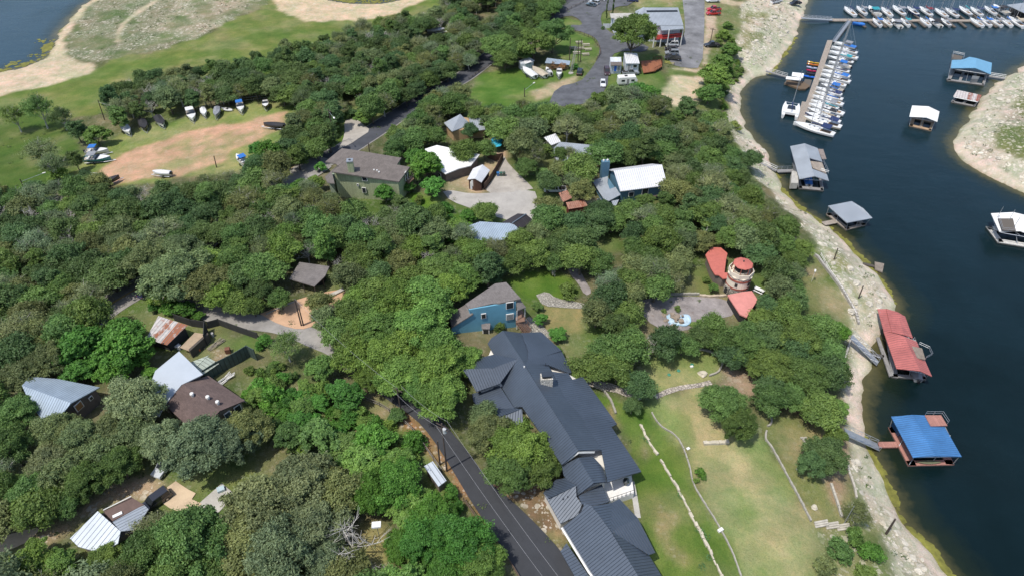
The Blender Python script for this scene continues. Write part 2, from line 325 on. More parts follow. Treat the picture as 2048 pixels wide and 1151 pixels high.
# ------------------------------------------------------------------ ground colour zones (what covers the ground)
ZONES = [  # (colour, rockiness, edge warp, picture polygon)
 ((.165,.235,.052), .0, 3, [(-80,205),(0,190),(83,172),(187,143),(213,117),(300,103),(400,77),(467,37),(512,20),(560,-20),(900,-20),(900,30),(740,100),(560,150),(330,160),(230,220),(150,240),(-80,240)]),
 ((.185,.19,.12), .42, 3, [(200,-30),(178,10),(150,35),(120,80),(125,105),(190,128),(216,119),(300,103),(400,77),(467,37),(512,20),(560,-30)]),
 ((.27,.25,.17), .5, 3, [(360,-20),(330,50),(300,95),(400,72),(465,35),(512,18),(545,-20)]),
 ((.50,.41,.29), .3, 1.5, [(-80,160),(0,143),(57,133),(97,113),(113,73),(143,33),(181,0),(200,-30),(222,-30),(190,4),(158,36),(126,80),(130,108),(170,126),(190,132),(187,146),(83,174),(0,192),(-80,215)]),
 ((.52,.415,.28), .3, 2, [(545,-30),(549,0),(555,20),(612,42),(719,44),(800,24),(870,-10),(900,-40)]),
 ((.42,.37,.26), .2, .8, [(228,85),(236,60),(250,38),(280,18),(312,0),(318,2),(288,22),(256,42),(243,64),(236,88)]),
 ((.10,.17,.03), .0, 3, [(-80,230),(0,215),(110,238),(150,262),(165,300),(160,360),(60,400),(-80,410)]),
 ((.20,.23,.075), .05, 2, [(200,290),(250,262),(330,250),(400,222),(500,205),(600,196),(610,230),(575,275),(545,300),(470,345),(330,362),(170,375),(160,340)]),
 ((.45,.295,.19), .08, 1.6, [(165,378),(180,355),(206,340),(236,315),(270,298),(313,283),(410,257),(512,240),(575,224),(570,255),(512,277),(470,296),(440,325),(367,352),(267,364)]),
 ((.30,.26,.13), .05, 1.6, [(270,330),(330,295),(400,270),(470,262),(530,262),(500,285),(430,310),(330,345)]),
 ((.47,.33,.21), .1, 1.5, [(545,362),(600,322),(650,298),(668,306),(620,340),(575,372)]),
 ((.12,.2,.035), .0, 1.5, [(640,315),(668,290),(690,268),(700,240),(722,225),(715,262),(690,300),(655,330)]),
 ((.12,.22,.035), .0, 1.5, [(930,192),(960,150),(1010,135),(1060,140),(1140,150),(1150,160),(1110,200),(1090,212),(960,214)]),
 ((.34,.29,.18), .1, 1.5, [(1060,185),(1110,165),(1160,150),(1150,165),(1112,190),(1075,200)]),
 ((.12,.21,.04), .0, 1.2, [(1110,55),(1130,36),(1160,42),(1164,52),(1140,58),(1116,62)]),
 ((.12,.21,.04), .0, 1.2, [(1130,62),(1165,66),(1190,82),(1198,104),(1186,120),(1150,122),(1125,120),(1110,90)]),
 ((.14,.22,.05), .0, 1.2, [(1215,150),(1280,146),(1320,140),(1335,170),(1300,190),(1225,190),(1205,180)]),
 ((.13,.2,.05), .0, 1.2, [(1195,30),(1212,20),(1230,50),(1212,64),(1200,58)]),
 ((.22,.22,.1), .1, 1.2, [(1265,-20),(1360,-20),(1362,16),(1270,16)]),
 ((.50,.33,.22), .1, 1, [(1168,22),(1210,-10),(1250,-20),(1240,10),(1185,26)]),
 ((.15,.21,.06), .1, 1.5, [(1408,0),(1470,12),(1490,60),(1470,120),(1440,180),(1440,230),(1400,240),(1385,190),(1410,130)]),
 ((.40,.33,.24), .15, 1, [(1411,10),(1430,10),(1432,60),(1418,80),(1412,130),(1404,135)]),
 ((.45,.37,.26), .15, 1, [(1420,-8),(1480,4),(1560,4),(1606,10),(1606,22),(1560,22),(1480,14),(1440,6)]),
 ((.50,.42,.29), .3, 1.5, [(1338,136),(1405,136),(1400,175),(1396,210),(1340,215),(1316,200),(1342,165)]),
 ((.13,.21,.05), .0, 1.5, [(1440,150),(1330,136),(1342,150),(1330,175),(1310,190),(1300,160)]),
 # east rocky bank
 ((.44,.41,.315), 1.0, 2, [(1615,-30),(1480,8),(1482,50),(1470,100),(1478,128),(1492,146),(1468,165),(1456,190),(1458,235),(1474,275),(1490,310),(1512,350),(1545,388),(1600,438),(1628,470),(1655,515),(1682,580),(1705,640),(1700,690),(1702,760),(1700,830),(1694,880),(1704,930),(1716,980),(1738,1030),(1766,1090),(1800,1151),(1850,1300),(2100,1300),(1892,1130),(1800,1000),(1760,900),(1745,800),(1760,700),(1830,620),(1700,470),(1560,340),(1500,250),(1500,180),(1560,160),(1640,0)]),
 ((.24,.25,.12), .5, 2.5, [(1640,490),(1690,560),(1720,610),(1738,640),(1722,600),(1700,540),(1668,500)]),
 ((.23,.23,.12), .45, 2.5, [(1490,20),(1540,24),(1535,60),(1510,100),(1480,140),(1470,110)]),
 ((.20,.22,.10), .4, 2.5, [(1640,1060),(1720,1010),(1770,1060),(1820,1120),(1860,1200),(1640,1200)]),
 # lawns of the foreground house
 ((.26,.275,.115), .0, 2, [(1285,722),(1340,702),(1410,696),(1449,718),(1442,746),(1392,775),(1310,792),(1280,760)]),
 ((.245,.265,.115), .0, 2, [(1300,806),(1345,788),(1400,782),(1500,795),(1532,862),(1548,900),(1625,1048),(1650,1200),(1480,1200),(1440,1060),(1392,980),(1378,930),(1362,890),(1322,853),(1300,822)]),
 ((.32,.30,.15), .0, 3, [(1330,810),(1420,800),(1480,870),(1520,960),(1590,1060),(1560,1110),(1480,1000),(1400,900)]),
 ((.13,.22,.035), .0, 1.5, [(1170,770),(1230,790),(1300,824),(1322,853),(1362,890),(1380,940),(1400,990),(1450,1070),(1490,1200),(1320,1200),(1300,1100),(1270,1030),(1240,1000),(1250,950),(1285,940),(1240,860),(1215,820)]),
 ((.25,.19,.12), .1, 2, [(1285,905),(1310,920),(1330,960),(1352,1010),(1345,1022),(1322,985),(1300,950)]),
 ((.28,.20,.12), .1, 2, [(1182,772),(1200,790),(1232,835),(1254,862),(1246,866),(1220,838),(1190,798)]),
 ((.26,.22,.11), .1, 2.5, [(1300,990),(1330,1020),(1380,1090),(1370,1120),(1330,1070)]),
 # middle plot
 ((.13,.23,.03), .0, 1.5, [(1005,560),(1040,540),(1090,530),(1148,556),(1160,590),(1120,600),(1090,580),(1060,600),(1030,590)]),
 ((.23,.21,.09), .0, 1.5, [(1085,612),(1170,612),(1165,660),(1120,680),(1095,670)]),
 ((.13,.2,.05), .0, 1.5, [(1170,460),(1240,470),(1250,500),(1190,520),(1150,500)]),
 ((.15,.21,.05), .0, 1.5, [(1385,530),(1420,540),(1450,590),(1400,600),(1380,575)]),
 ((.22,.2,.1), .0, 1.5, [(1415,598),(1460,595),(1480,625),(1440,634)]),
 ((.12,.2,.04), .0, 1.5, [(1500,560),(1540,560),(1540,610),(1515,610)]),
 ((.205,.20,.10), .05, 2, [(1590,500),(1635,505),(1660,560),(1700,620),(1705,650),(1650,640),(1610,590)]),
 ((.23,.22,.1), .05, 2, [(1520,810),(1600,830),(1680,870),(1700,960),(1720,1040),(1625,1050),(1560,920),(1540,880)]),
 ((.27,.20,.13), .1, 2, [(1560,800),(1620,810),(1690,850),(1700,960),(1690,1030),(1650,960),(1620,860)]),
 ((.28,.22,.15), .15, 2, [(1440,735),(1520,720),(1560,760),(1520,790),(1450,770)]),
 # house yards at the left and in the middle
 ((.12,.24,.025), .0, 2, [(820,390),(880,395),(920,430),(960,450),(900,470),(820,440)]),
 ((.33,.27,.17), .1, 1.5, [(890,352),(960,330),(1010,300),(1015,310),(975,375),(900,392)]),
 ((.17,.24,.07), .0, 1.5, [(1075,385),(1110,385),(1150,410),(1110,450),(1080,430)]),
 ((.33,.25,.17), .1, 1.5, [(1110,330),(1130,345),(1125,375),(1100,360)]),
 ((.28,.23,.15), .1, 1.5, [(1150,400),(1210,400),(1230,440),(1170,445)]),
 ((.15,.22,.06), .0, 2, [(420,665),(500,670),(530,700),(470,730),(420,735),(380,720),(400,690)]),
 ((.30,.22,.14), .2, 1.5, [(425,700),(465,702),(450,735),(420,735)]),
 ((.15,.22,.06), .0, 2, [(540,740),(600,770),(680,810),(760,790),(800,860),(760,890),(660,860),(560,810)]),
 ((.28,.22,.13), .1, 1.5, [(560,760),(600,785),(630,815),(690,838),(770,810),(760,850),(680,860),(610,830)]),
 ((.36,.28,.18), .5, 1.5, [(220,960),(300,940),(350,960),(290,1000),(200,1010),(150,1060),(90,1100),(60,1090),(150,1020)]),
 ((.15,.22,.06), .0, 2, [(380,930),(470,900),(500,940),(440,975),(390,975)]),
 ((.24,.22,.09), .05, 2, [(710,1040),(745,1030),(770,1080),(790,1151),(820,1200),(700,1200)]),
 ((.16,.24,.06), .05, 1.5, [(760,840),(800,835),(860,890),(900,960),(940,1040),(1000,1151),(960,1151),(880,1000),(800,900)]),
 ((.33,.17,.09), .5, .8, [(800,815),(830,838),(870,880),(925,950),(1000,1050),(1035,1110),(1020,1110),(970,1050),(905,960),(850,890),(790,835)]),
 ((.24,.14,.09), .6, 1.5, [(985,960),(1040,960),(1085,975),(1135,1070),(1125,1095),(1090,1060),(1040,1000),(990,1000)]),
 ((.30,.25,.12), .3, 1.2, [(1095,1060),(1130,1065),(1140,1090),(1115,1095)]),
]
PATCHY = {i: (2.6 if z[0] == (.30,.26,.13) else 7) for i, z in enumerate(ZONES) if z[0] in ((.30,.26,.13), (.235,.22,.14), (.24,.25,.12), (.23,.23,.12), (.25,.19,.12), (.28,.20,.12), (.26,.22,.11), (.30,.29,.12), (.27,.20,.13), (.20,.22,.10))}
BASE = np.array([.115, .115, .058])
Xw, Yw = XX, YY
COL = np.zeros(XX.shape+(3,))+BASE
g1 = fbm(XX, YY, 14, 31)[..., None]; COL = COL*(1-np.clip((g1-.42)*4, 0, 1))+np.array([.115, .155, .045])*np.clip((g1-.42)*4, 0, 1)
ROCKY = np.full(XX.shape, .08)
COL[INR] = (.42, .39, .31); ROCKY[INR] = 1.0
g2 = fbm(XX, YY, 9, 61)
mm = INR & (DK > 7+6*g2); COL[mm] = (.31, .29, .225)
mm = INR & (g2 > .6) & (DK > 9); COL[mm] = (.13, .155, .06); ROCKY[mm] = .5
mm = INR & (DK < 1.2+3.5*g2); COL[mm] = (.50, .44, .355); ROCKY[mm] = .4
for zi, (c, rk, wv, poly) in enumerate(ZONES):
    wp = gp(poly); Xa, Ya = warp(XX, YY, wv*.8, 5.0, 100+zi); Xa, Ya = warp(Xa, Ya, wv*.35, 1.8, 300+zi)
    m_ = inpoly(Xa, Ya, wp) & INM
    if c[1] > c[0]*1.25: c = (c[0]*.86, c[1]*.76, c[2]*.9+.004)
    if zi in PATCHY: m_ &= fbm(XX, YY, PATCHY[zi], 500+zi, 4) > (.56 if PATCHY[zi] < 3 else .5)
    COL[m_] = c; ROCKY[m_] = rk
# bare pale strip just above the water of the east bank
wS = 2.2+1.8*fbm(XX, YY, 9, 77)
mm = INM & (DR < wS) & (XX > 60); COL[mm] = (.54, .48, .39); ROCKY[mm] = .35
mm = INM & (DR > 12) & (DR < 60) & (fbm(XX, YY, 6, 90) > .62) & (XX > 60); COL[mm] = COL[mm]*.6+np.array([.26, .2, .13])*.4
mm = INM & (XX < -40) & (ROCKY > .35) & (ROCKY < .55) & (fbm(XX, YY, 7, 41, 4) > .57); COL[mm] = COL[mm]*.45+np.array([.10, .13, .05])*.55; ROCKY[mm] = .1
und = SDM < 0; COL[und] = (.16, .15, .07); ROCKY[und] = .2
gm1 = fbm(XX, YY, 3.2, 210, 3); gm2 = fbm(XX, YY, 6.5, 230, 4); green_ = INM & (ROCKY < .2) & (COL[..., 1] > COL[..., 0]*.95)
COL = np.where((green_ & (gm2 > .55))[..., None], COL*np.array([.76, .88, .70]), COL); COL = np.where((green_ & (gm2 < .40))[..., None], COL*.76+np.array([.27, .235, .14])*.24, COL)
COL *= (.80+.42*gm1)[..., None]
for _ in range(1):
    COL[1:-1, 1:-1] = (COL[1:-1, 1:-1]*2+COL[:-2, 1:-1]+COL[2:, 1:-1]+COL[1:-1, :-2]+COL[1:-1, 2:])/6
def ground_mat():
    m, nt, bs = newmat('ground_cover'); bs.inputs['Roughness'].default_value = .95; bs.inputs['Specular IOR Level'].default_value = .15
    a = nt.nodes.new('ShaderNodeAttribute'); a.attribute_name = 'cover'
    r = nt.nodes.new('ShaderNodeAttribute'); r.attribute_name = 'rocky'
    c = a.outputs['Color']; hs = nt.nodes.new('ShaderNodeHueSaturation')
    nA = noise(nt, .35, 5, rough=.7); nB = noise(nt, 1.6, 4, rough=.7); nC = noise(nt, 5.0, 3)
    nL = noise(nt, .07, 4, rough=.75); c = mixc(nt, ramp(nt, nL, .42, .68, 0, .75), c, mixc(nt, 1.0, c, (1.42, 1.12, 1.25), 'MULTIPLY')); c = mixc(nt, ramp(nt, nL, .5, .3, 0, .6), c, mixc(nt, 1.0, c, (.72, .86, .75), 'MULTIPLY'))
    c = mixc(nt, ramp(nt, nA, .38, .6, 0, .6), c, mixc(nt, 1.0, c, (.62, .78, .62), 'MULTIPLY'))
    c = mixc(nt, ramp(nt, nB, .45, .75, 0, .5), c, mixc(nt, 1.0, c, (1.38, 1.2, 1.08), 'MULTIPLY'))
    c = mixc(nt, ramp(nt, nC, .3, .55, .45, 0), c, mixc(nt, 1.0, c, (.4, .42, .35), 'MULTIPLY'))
    g = nt.nodes.new('ShaderNodeNewGeometry'); nP = ramp(nt, noise(nt, .22, 4, rough=.7), .36, .56, .12, 1.15)
    def stones(sc, th, col, k):
        v = nt.nodes.new('ShaderNodeTexVoronoi'); v.inputs['Scale'].default_value = sc; nt.links.new(g.outputs['Position'], v.inputs['Vector'])
        s = nt.nodes.new('ShaderNodeSeparateColor'); nt.links.new(v.outputs['Color'], s.inputs[0])
        d = mth(nt, 'LESS_THAN', v.outputs['Distance'], mth(nt, 'MULTIPLY', s.outputs[1], th))
        f = mth(nt, 'MULTIPLY', d, mth(nt, 'MULTIPLY', mth(nt, 'MULTIPLY', r.outputs['Fac'], nP), mth(nt, 'GREATER_THAN', s.outputs[0], k))); return f, s
    f1, s1 = stones(.95, .66, 0, .3); f2, s2 = stones(2.4, .6, 0, .3)
    stc = mixc(nt, s1.outputs[2], (.68, .62, .51), (.46, .42, .35))
    c = mixc(nt, f2, c, mixc(nt, s2.outputs[2], (.66, .6, .5), (.30, .28, .22)))
    c = mixc(nt, f1, c, stc)
    nD = noise(nt, .8, 4); dk = mth(nt, 'MULTIPLY', ramp(nt, nD, .56, .66), mth(nt, 'MULTIPLY', r.outputs['Fac'], .6))
    c = mixc(nt, dk, c, (.13, .14, .07))
    nt.links.new(c, bs.inputs['Base Color'])
    hb = mth(nt, 'ADD', mth(nt, 'MULTIPLY', nC, .5), mth(nt, 'ADD', mth(nt, 'MULTIPLY', f1, .9), nB))
    bump(nt, bs, hb, .8, .22)
    return m
GM = ground_mat()
nY, nX = XX.shape
Vall = np.stack([XX, YY, HH], -1).reshape(-1, 3)
idx = np.arange(nX*nY).reshape(nY, nX)
Fall = np.stack([idx[:-1, :-1], idx[:-1, 1:], idx[1:, 1:], idx[1:, :-1]], -1).reshape(-1, 4)
cx = (XX[:-1, :-1]).ravel(); INRf = INR[:-1, :-1].ravel(); bnk = ((ROCKY > .9) | ((DR < 4))) & INM & (XX > 60); bnkf = bnk[:-1, :-1].ravel()
def submesh(name, mask):
    F = Fall[mask]; u, inv = np.unique(F, return_inverse=True); F2 = inv.reshape(F.shape)
    col = np.concatenate([COL.reshape(-1, 3)[u], np.ones((len(u), 1))], 1)
    me = npmesh(name, Vall[u], F2, GM, {'cover': ('FLOAT_COLOR', 'POINT', col), 'rocky': ('FLOAT', 'POINT', ROCKY.reshape(-1)[u])})
    o = bpy.data.objects.new(name, me); C.objects.link(o); return tag(o, kind='structure')
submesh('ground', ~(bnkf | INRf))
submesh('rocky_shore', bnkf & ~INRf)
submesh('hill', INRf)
# ------------------------------------------------------------------ water
def water():
    xs = np.array(list(reversed(grow(GX0, 22, -1)))+list(np.arange(GX0, GX1+1, 2.0))+grow(GX1, 22, 1)); ys = np.array(list(reversed(grow(GY0, 18, -1)))+list(np.arange(GY0, GY1+1, 2.0))+grow(GY1, 22, 1))
    X, Y = np.meshgrid(xs, ys); _, sdm, *_r = height_raw(X, Y); n2, n1 = X.shape
    V = np.stack([X, Y, X*0], -1).reshape(-1, 3); id_ = np.arange(n1*n2).reshape(n2, n1)
    F = np.stack([id_[:-1, :-1], id_[:-1, 1:], id_[1:, 1:], id_[1:, :-1]], -1).reshape(-1, 4)
    s4 = np.minimum(np.minimum(sdm[:-1, :-1], sdm[:-1, 1:]), np.minimum(sdm[1:, 1:], sdm[1:, :-1])).ravel(); F = F[s4 < 1.5]
    m, nt, bs = newmat('lake_water'); bs.inputs['Roughness'].default_value = .12; bs.inputs['IOR'].default_value = 1.33
    a = nt.nodes.new('ShaderNodeAttribute'); a.attribute_name = 'offshore'
    n1_ = noise(nt, .05, 4); n2_ = noise(nt, .6, 3); d = mth(nt, 'ADD', a.outputs['Fac'], mth(nt, 'MULTIPLY', n2_, 3.0))
    c = mixc(nt, ramp(nt, n1_, .35, .7), (.0020, .0080, .0085), (.0038, .0125, .0150)); gy_ = nt.nodes.new('ShaderNodeNewGeometry'); sy_ = nt.nodes.new('ShaderNodeSeparateXYZ'); nt.links.new(gy_.outputs['Position'], sy_.inputs[0]); c = mixc(nt, ramp(nt, mth(nt, 'ADD', sy_.outputs[1], mth(nt, 'MULTIPLY', n1_, 60)), 120, 290), c, (.0085, .026, .036))  # farther water painted bluer and lighter, standing in for stronger sky reflection
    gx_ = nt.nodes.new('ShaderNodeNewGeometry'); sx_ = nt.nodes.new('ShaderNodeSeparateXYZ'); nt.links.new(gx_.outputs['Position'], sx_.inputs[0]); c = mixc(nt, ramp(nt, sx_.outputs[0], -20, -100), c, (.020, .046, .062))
    c = mixc(nt, ramp(nt, d, 1.0, 9.5, 1, 0), c, (.016, .023, .010))
    c = mixc(nt, ramp(nt, d, .6, 4.6, 1, 0), c, (.10, .088, .036))
    nt.links.new(ramp(nt, noise(nt, .022, 3), .4, .65, .06, .30), bs.inputs['Roughness'])
    nt.links.new(c, bs.inputs['Base Color'])
    w = nt.nodes.new('ShaderNodeNewGeometry'); mp = nt.nodes.new('ShaderNodeMapping'); mp.inputs['Scale'].default_value = (1.0, 2.2, 1); mp.inputs['Rotation'].default_value = (0, 0, .5)
    nt.links.new(w.outputs['Position'], mp.inputs[0])
    h = mth(nt, 'ADD', noise(nt, .9, 4, mp.outputs[0]), mth(nt, 'MULTIPLY', noise(nt, .12, 2, mp.outputs[0]), 1.5)); bump(nt, bs, h, .45, .14)
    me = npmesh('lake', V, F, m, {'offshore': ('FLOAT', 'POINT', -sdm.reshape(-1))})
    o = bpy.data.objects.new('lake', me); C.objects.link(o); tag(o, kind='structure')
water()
# ------------------------------------------------------------------ draped sheets: roads, drives, slabs
def patch(name, pts, mat, off=.07, up=0, kind='structure', th=0.0, step=1.5, smooth=1):
    if smooth: 
        q = smooth_poly(pts+[pts[0]], smooth); pts = q[:-1]
    w = gp(pts, 0); bm = bmesh.new(); vs = [bm.verts.new((x, y, 0)) for x, y in w]; bm.faces.new(vs)
    xs = [p[0] for p in w]; ys = [p[1] for p in w]
    for ax, lo, hi in ((0, min(xs), max(xs)), (1, min(ys), max(ys))):
        v = lo+step
        while v < hi:
            co = [0, 0, 0]; no = [0, 0, 0]; co[ax] = v; no[ax] = 1
            bmesh.ops.bisect_plane(bm, geom=bm.verts[:]+bm.edges[:]+bm.faces[:], plane_co=co, plane_no=no); v += step
    bmesh.ops.triangulate(bm, faces=[f for f in bm.faces if len(f.verts) > 4])
    for v in bm.verts: v.co.z = H(v.co.x, v.co.y)+off
    for f in bm.faces:
        f.normal_update()
        if f.normal.z < 0: f.normal_flip()
    me = bpy.data.meshes.new(name); bm.to_mesh(me); bm.free(); me.materials.append(mat)
    o = bpy.data.objects.new(name, me); C.objects.link(o)
    return tag(o, kind=kind) if kind else o
def line3(pts, smooth=2, step=1.0):
    w = [Vector((x, y, 0)) for x, y in smooth_poly(gp(pts), smooth)]; out = [w[0]]
    for a, b in zip(w[:-1], w[1:]):
        n = max(1, int((b-a).length/step))
        for k in range(1, n+1): out.append(a.lerp(b, k/n))
    return out
def ribbon_mb(pts, width, off=.08, smooth=2, shift=0.0, mb=None, thick=0.0, jit=0.0, dash=None):
    L = line3(pts, smooth); mb = mb or MB(); rows = []
    for i, p in enumerate(L):
        t = (L[min(i+1, len(L)-1)]-L[max(i-1, 0)]).normalized(); nrm = Vector((-t.y, t.x, 0)); wd_ = width*(1+random.uniform(-jit, jit)); row = []
        nc = max(2, int(width/1.2)+1)
        for k in range(nc+1):
            q = p+nrm*(shift+(k/nc-.5)*wd_); row.append((q.x, q.y, H(q.x, q.y)+off+(random.uniform(-.05, .05)*(thick > 0))))
        rows.append(row)
    n = len(rows[0]); vs = [v for r in rows for v in r]; fs = []
    for i in range(len(rows)-1):
        if dash and (i % (dash*2)) >= dash: continue
        for k in range(n-1): fs.append((i*n+k+1, i*n+k, (i+1)*n+k, (i+1)*n+k+1))
    mb.mesh(vs, fs)
    return mb
def ribbon(name, pts, width, mat, off=.08, **k):
    return tag(ribbon_mb(pts, width, off, **k).build(name, mat, smooth=True), kind='structure')
def asph(name, col, var=.25, sc=.25, stain=(.02, .02, .022), amt=.5):
    if name in MC: return MC[name]
    m, nt, bs = newmat(name); bs.inputs['Roughness'].default_value = .9
    n1 = noise(nt, sc, 5, rough=.7); n2 = noise(nt, 6, 3); n3 = noise(nt, .9, 5, rough=.8)
    c = mixc(nt, ramp(nt, n1, .35, .65), tuple(v*(1-var) for v in col), tuple(v*(1+var) for v in col))
    c = mixc(nt, ramp(nt, n3, .55, .72, 0, amt), c, stain); c = mixc(nt, ramp(nt, n2, .4, .7, 0, .25), c, tuple(v*1.5 for v in col))
    nt.links.new(c, bs.inputs['Base Color']); bump(nt, bs, n2, .2, .02); MC[name] = m; return m
A_BLACK = asph('fresh_asphalt', (.036, .038, .043), .15, amt=.3); A_GREY = asph('worn_asphalt', (.085, .088, .098), .3); A_MID = asph('road_asphalt', (.055, .058, .068), .2)
A_PALE = asph('pale_road_surface', (.25, .235, .215), .2, stain=(.08, .07, .06)); CONC = asph('concrete', (.40, .38, .34), .18, stain=(.2, .18, .14), amt=.35)
CONC_T = asph('tan_concrete', (.48, .37, .25), .18, stain=(.25, .18, .11), amt=.3); CONC_W = asph('cul_de_sac_concrete', (.34, .32, .29), .15, stain=(.2, .18, .16), amt=.4)
GRAV = asph('gravel', (.34, .31, .27), .2, stain=(.2, .17, .12)); RAMP_M = asph('ramp_surface', (.16, .16, .165), .45, sc=.12, amt=.55)
WHITE_P = M('white_road_paint', (.7, .7, .68), .6, var=.1); YEL_P = M('yellow_road_paint', (.62, .40, .06), .6, var=.12)
patch('private_road', [(690,686),(718,706),(752,742),(785,768),(830,796),(862,822),(885,843),(934,900),(980,966),(1024,1001),(1075,1050),(1121,1100),(1165,1160),(1230,1260),(1100,1260),(1045,1160),(1007,1100),(941,1001),(923,970),(881,900),(845,851),(815,826),(770,796),(728,762),(700,735),(660,706)], A_BLACK, off=.14, smooth=1)
ribbon('lane', [(715,728),(672,694),(640,682),(600,664),(560,650),(520,645),(470,640),(430,630),(390,612),(345,588),(300,568)], 4.4, A_PALE, off=.075)
ribbon('highway', [(130,680),(180,640),(215,612),(262,584),(305,560),(360,520),(440,460),(520,400),(590,352),(640,325),(690,300),(740,268),(800,228),(860,190),(920,160),(960,130),(1000,98),(1060,55),(1110,28),(1160,-4),(1190,-25)], 8.0, A_PALE, off=.07)
ribbon('paved_street', [(655,318),(690,300),(740,268),(800,228),(860,190),(920,160),(960,130),(1000,98),(1060,55),(1110,28),(1160,-4),(1190,-25)], 7.2, A_MID, off=.11)
mk = ribbon_mb([(150,665),(180,640),(215,612),(262,584),(305,560),(340,535)], .14, .11, shift=.14); ribbon_mb([(150,665),(180,640),(215,612),(262,584),(305,560),(340,535)], .14, .11, shift=-.14, mb=mk)
tag(mk.build('road_centre_line', YEL_P), kind='structure')
mk = ribbon_mb([(262,584),(305,560)], .13, .11, shift=-3.4); ribbon_mb([(215,612),(262,584),(305,560)], .13, .11, shift=3.4, mb=mk)
tag(mk.build('road_edge_line', WHITE_P), kind='structure')
patch('parking_lot', [(1096,212),(1112,175),(1160,165),(1175,148),(1192,125),(1200,105),(1196,80),(1170,66),(1128,58),(1140,50),(1166,52),(1160,40),(1138,30),(1100,45),(1104,30),(1150,0),(1175,-20),(1285,-20),(1262,12),(1232,14),(1225,22),(1205,22),(1200,45),(1215,62),(1232,72),(1300,92),(1290,106),(1248,102),(1222,110),(1218,140),(1214,180),(1180,206),(1140,214)], A_GREY, smooth=1, off=.15)
patch('boat_ramp', [(1362,-25),(1409,-25),(1409,60),(1404,136),(1372,137),(1336,128),(1338,88),(1366,80),(1371,52)], RAMP_M, smooth=1)
patch('cul_de_sac', [(886,384),(900,380),(940,388),(985,386),(1068,378),(1076,400),(1075,438),(1040,448),(1000,436),(975,430),(950,420),(900,402)], CONC_W, smooth=1)
patch('gravel_drive', [(1008,312),(1018,330),(1062,372),(1068,380),(985,388),(970,380),(980,368),(1000,340)], GRAV)
patch('turnout', [(676,300),(686,282),(690,262),(688,246),(700,235),(716,240),(726,250),(742,262),(720,276),(700,290)], GRAV, off=.17)
patch('driveway', [(583,376),(600,362),(640,342),(660,330),(664,336),(624,360),(602,378)], A_PALE, off=.15)
patch('dirt_lot', [(520,628),(560,612),(605,596),(650,584),(690,578),(700,590),(660,625),(628,652),(600,660),(560,650)], asph('orange_dirt', (.46,.29,.18), .15, stain=(.35,.2,.12), amt=.3), off=.13)
patch('old_court', [(1275,602),(1310,594),(1400,592),(1452,598),(1462,612),(1470,630),(1440,636),(1400,648),(1370,662),(1330,662),(1290,640)], asph('old_paving', (.24,.215,.205), .3, sc=.35, stain=(.13,.07,.04), amt=.6))
patch('asphalt_path', [(1135,535),(1160,530),(1162,545),(1170,560),(1185,585),(1170,592),(1155,565),(1142,552)], asph('old_paving', None))
patch('patio_slab', [(307,993),(352,962),(376,978),(392,986),(384,998),(404,1007),(380,1030),(340,1016)], CONC_T, off=.14, smooth=0)
patch('concrete_slab', [(402,1003),(444,966),(470,988),(440,1022),(416,1040),(384,1028)], CONC, off=.12, smooth=0)
patch('dirt_yard', [(-20,1080),(40,1062),(86,1052),(62,1080),(20,1100),(-20,1112)], CONC_T, off=.12)
FLAG = M('flagstone', (.50, .44, .37), .9, kind='stone', sp=.55); RUB = M('rubble', (.42, .39, .33), .9, kind='stone', sp=.45)
ribbon('stone_path', [(1142,745),(1160,752),(1190,768),(1230,776),(1262,788),(1280,800)], 1.9, FLAG, jit=.12)
tag(ribbon_mb([(1310,794),(1335,782),(1365,774),(1400,770),(1422,764)], 1.1, .08, jit=.12).build('stone_path', FLAG, smooth=True), kind='structure')
patch('rubble_path', [(1072,590),(1094,582),(1112,597),(1157,604),(1182,611),(1178,618),(1124,615),(1086,612)], RUB)
ribbon('garden_path', [(1263,962),(1268,985),(1272,1010),(1276,1035)], .9, CONC, smooth=1)
ribbon('stone_terrace', [(1048,640),(1062,650),(1080,664),(1092,678)], 3.2, RUB, smooth=1)
# ------------------------------------------------------------------ trees
def leaf_mat():
    m, nt, bs = newmat('foliage'); bs.inputs['Roughness'].default_value = .55; bs.inputs['Specular IOR Level'].default_value = .3
    oi = nt.nodes.new('ShaderNodeObjectInfo'); a = nt.nodes.new('ShaderNodeAttribute'); a.attribute_name = 'tint'
    c = mixc(nt, ramp(nt, a.outputs['Fac'], 0, 1), mixc(nt, 1.0, oi.outputs['Color'], (.60, .66, .60), 'MULTIPLY'), mixc(nt, 1.0, oi.outputs['Color'], (1.8, 1.65, 1.4), 'MULTIPLY'))
    nt.links.new(c, bs.inputs['Base Color'])
    tr = nt.nodes.new('ShaderNodeBsdfTranslucent'); nt.links.new(c, tr.inputs[0]); mx = nt.nodes.new('ShaderNodeMixShader'); mx.inputs[0].default_value = .36
    out = nt.nodes['Material Output']; nt.links.new(bs.outputs[0], mx.inputs[1]); nt.links.new(tr.outputs[0], mx.inputs[2]); nt.links.new(mx.outputs[0], out.inputs[0])
    return m
LEAF = leaf_mat(); BARK = M('bark', (.13, .105, .08), .95, var=.4); GBARK = M('grey_bark', (.46, .44, .40), .95, var=.3)
def quads(pos, nrm, size, asp, rs):
    n = len(pos); t = rs.randn(n, 3); t -= nrm*np.sum(t*nrm, 1, keepdims=True); t /= np.linalg.norm(t, axis=1, keepdims=True)+1e-9; b = np.cross(nrm, t)
    s = size[:, None]; a = t*s; c = b*s*asp
    j = lambda: 1+rs.uniform(-.35, .35, (n, 1))
    V = np.stack([pos-a*j()-c*.25, pos-c*j(), pos+a*j()+c*.25, pos+c*j()], 1).reshape(-1, 3)
    return V, np.arange(4*n).reshape(n, 4)
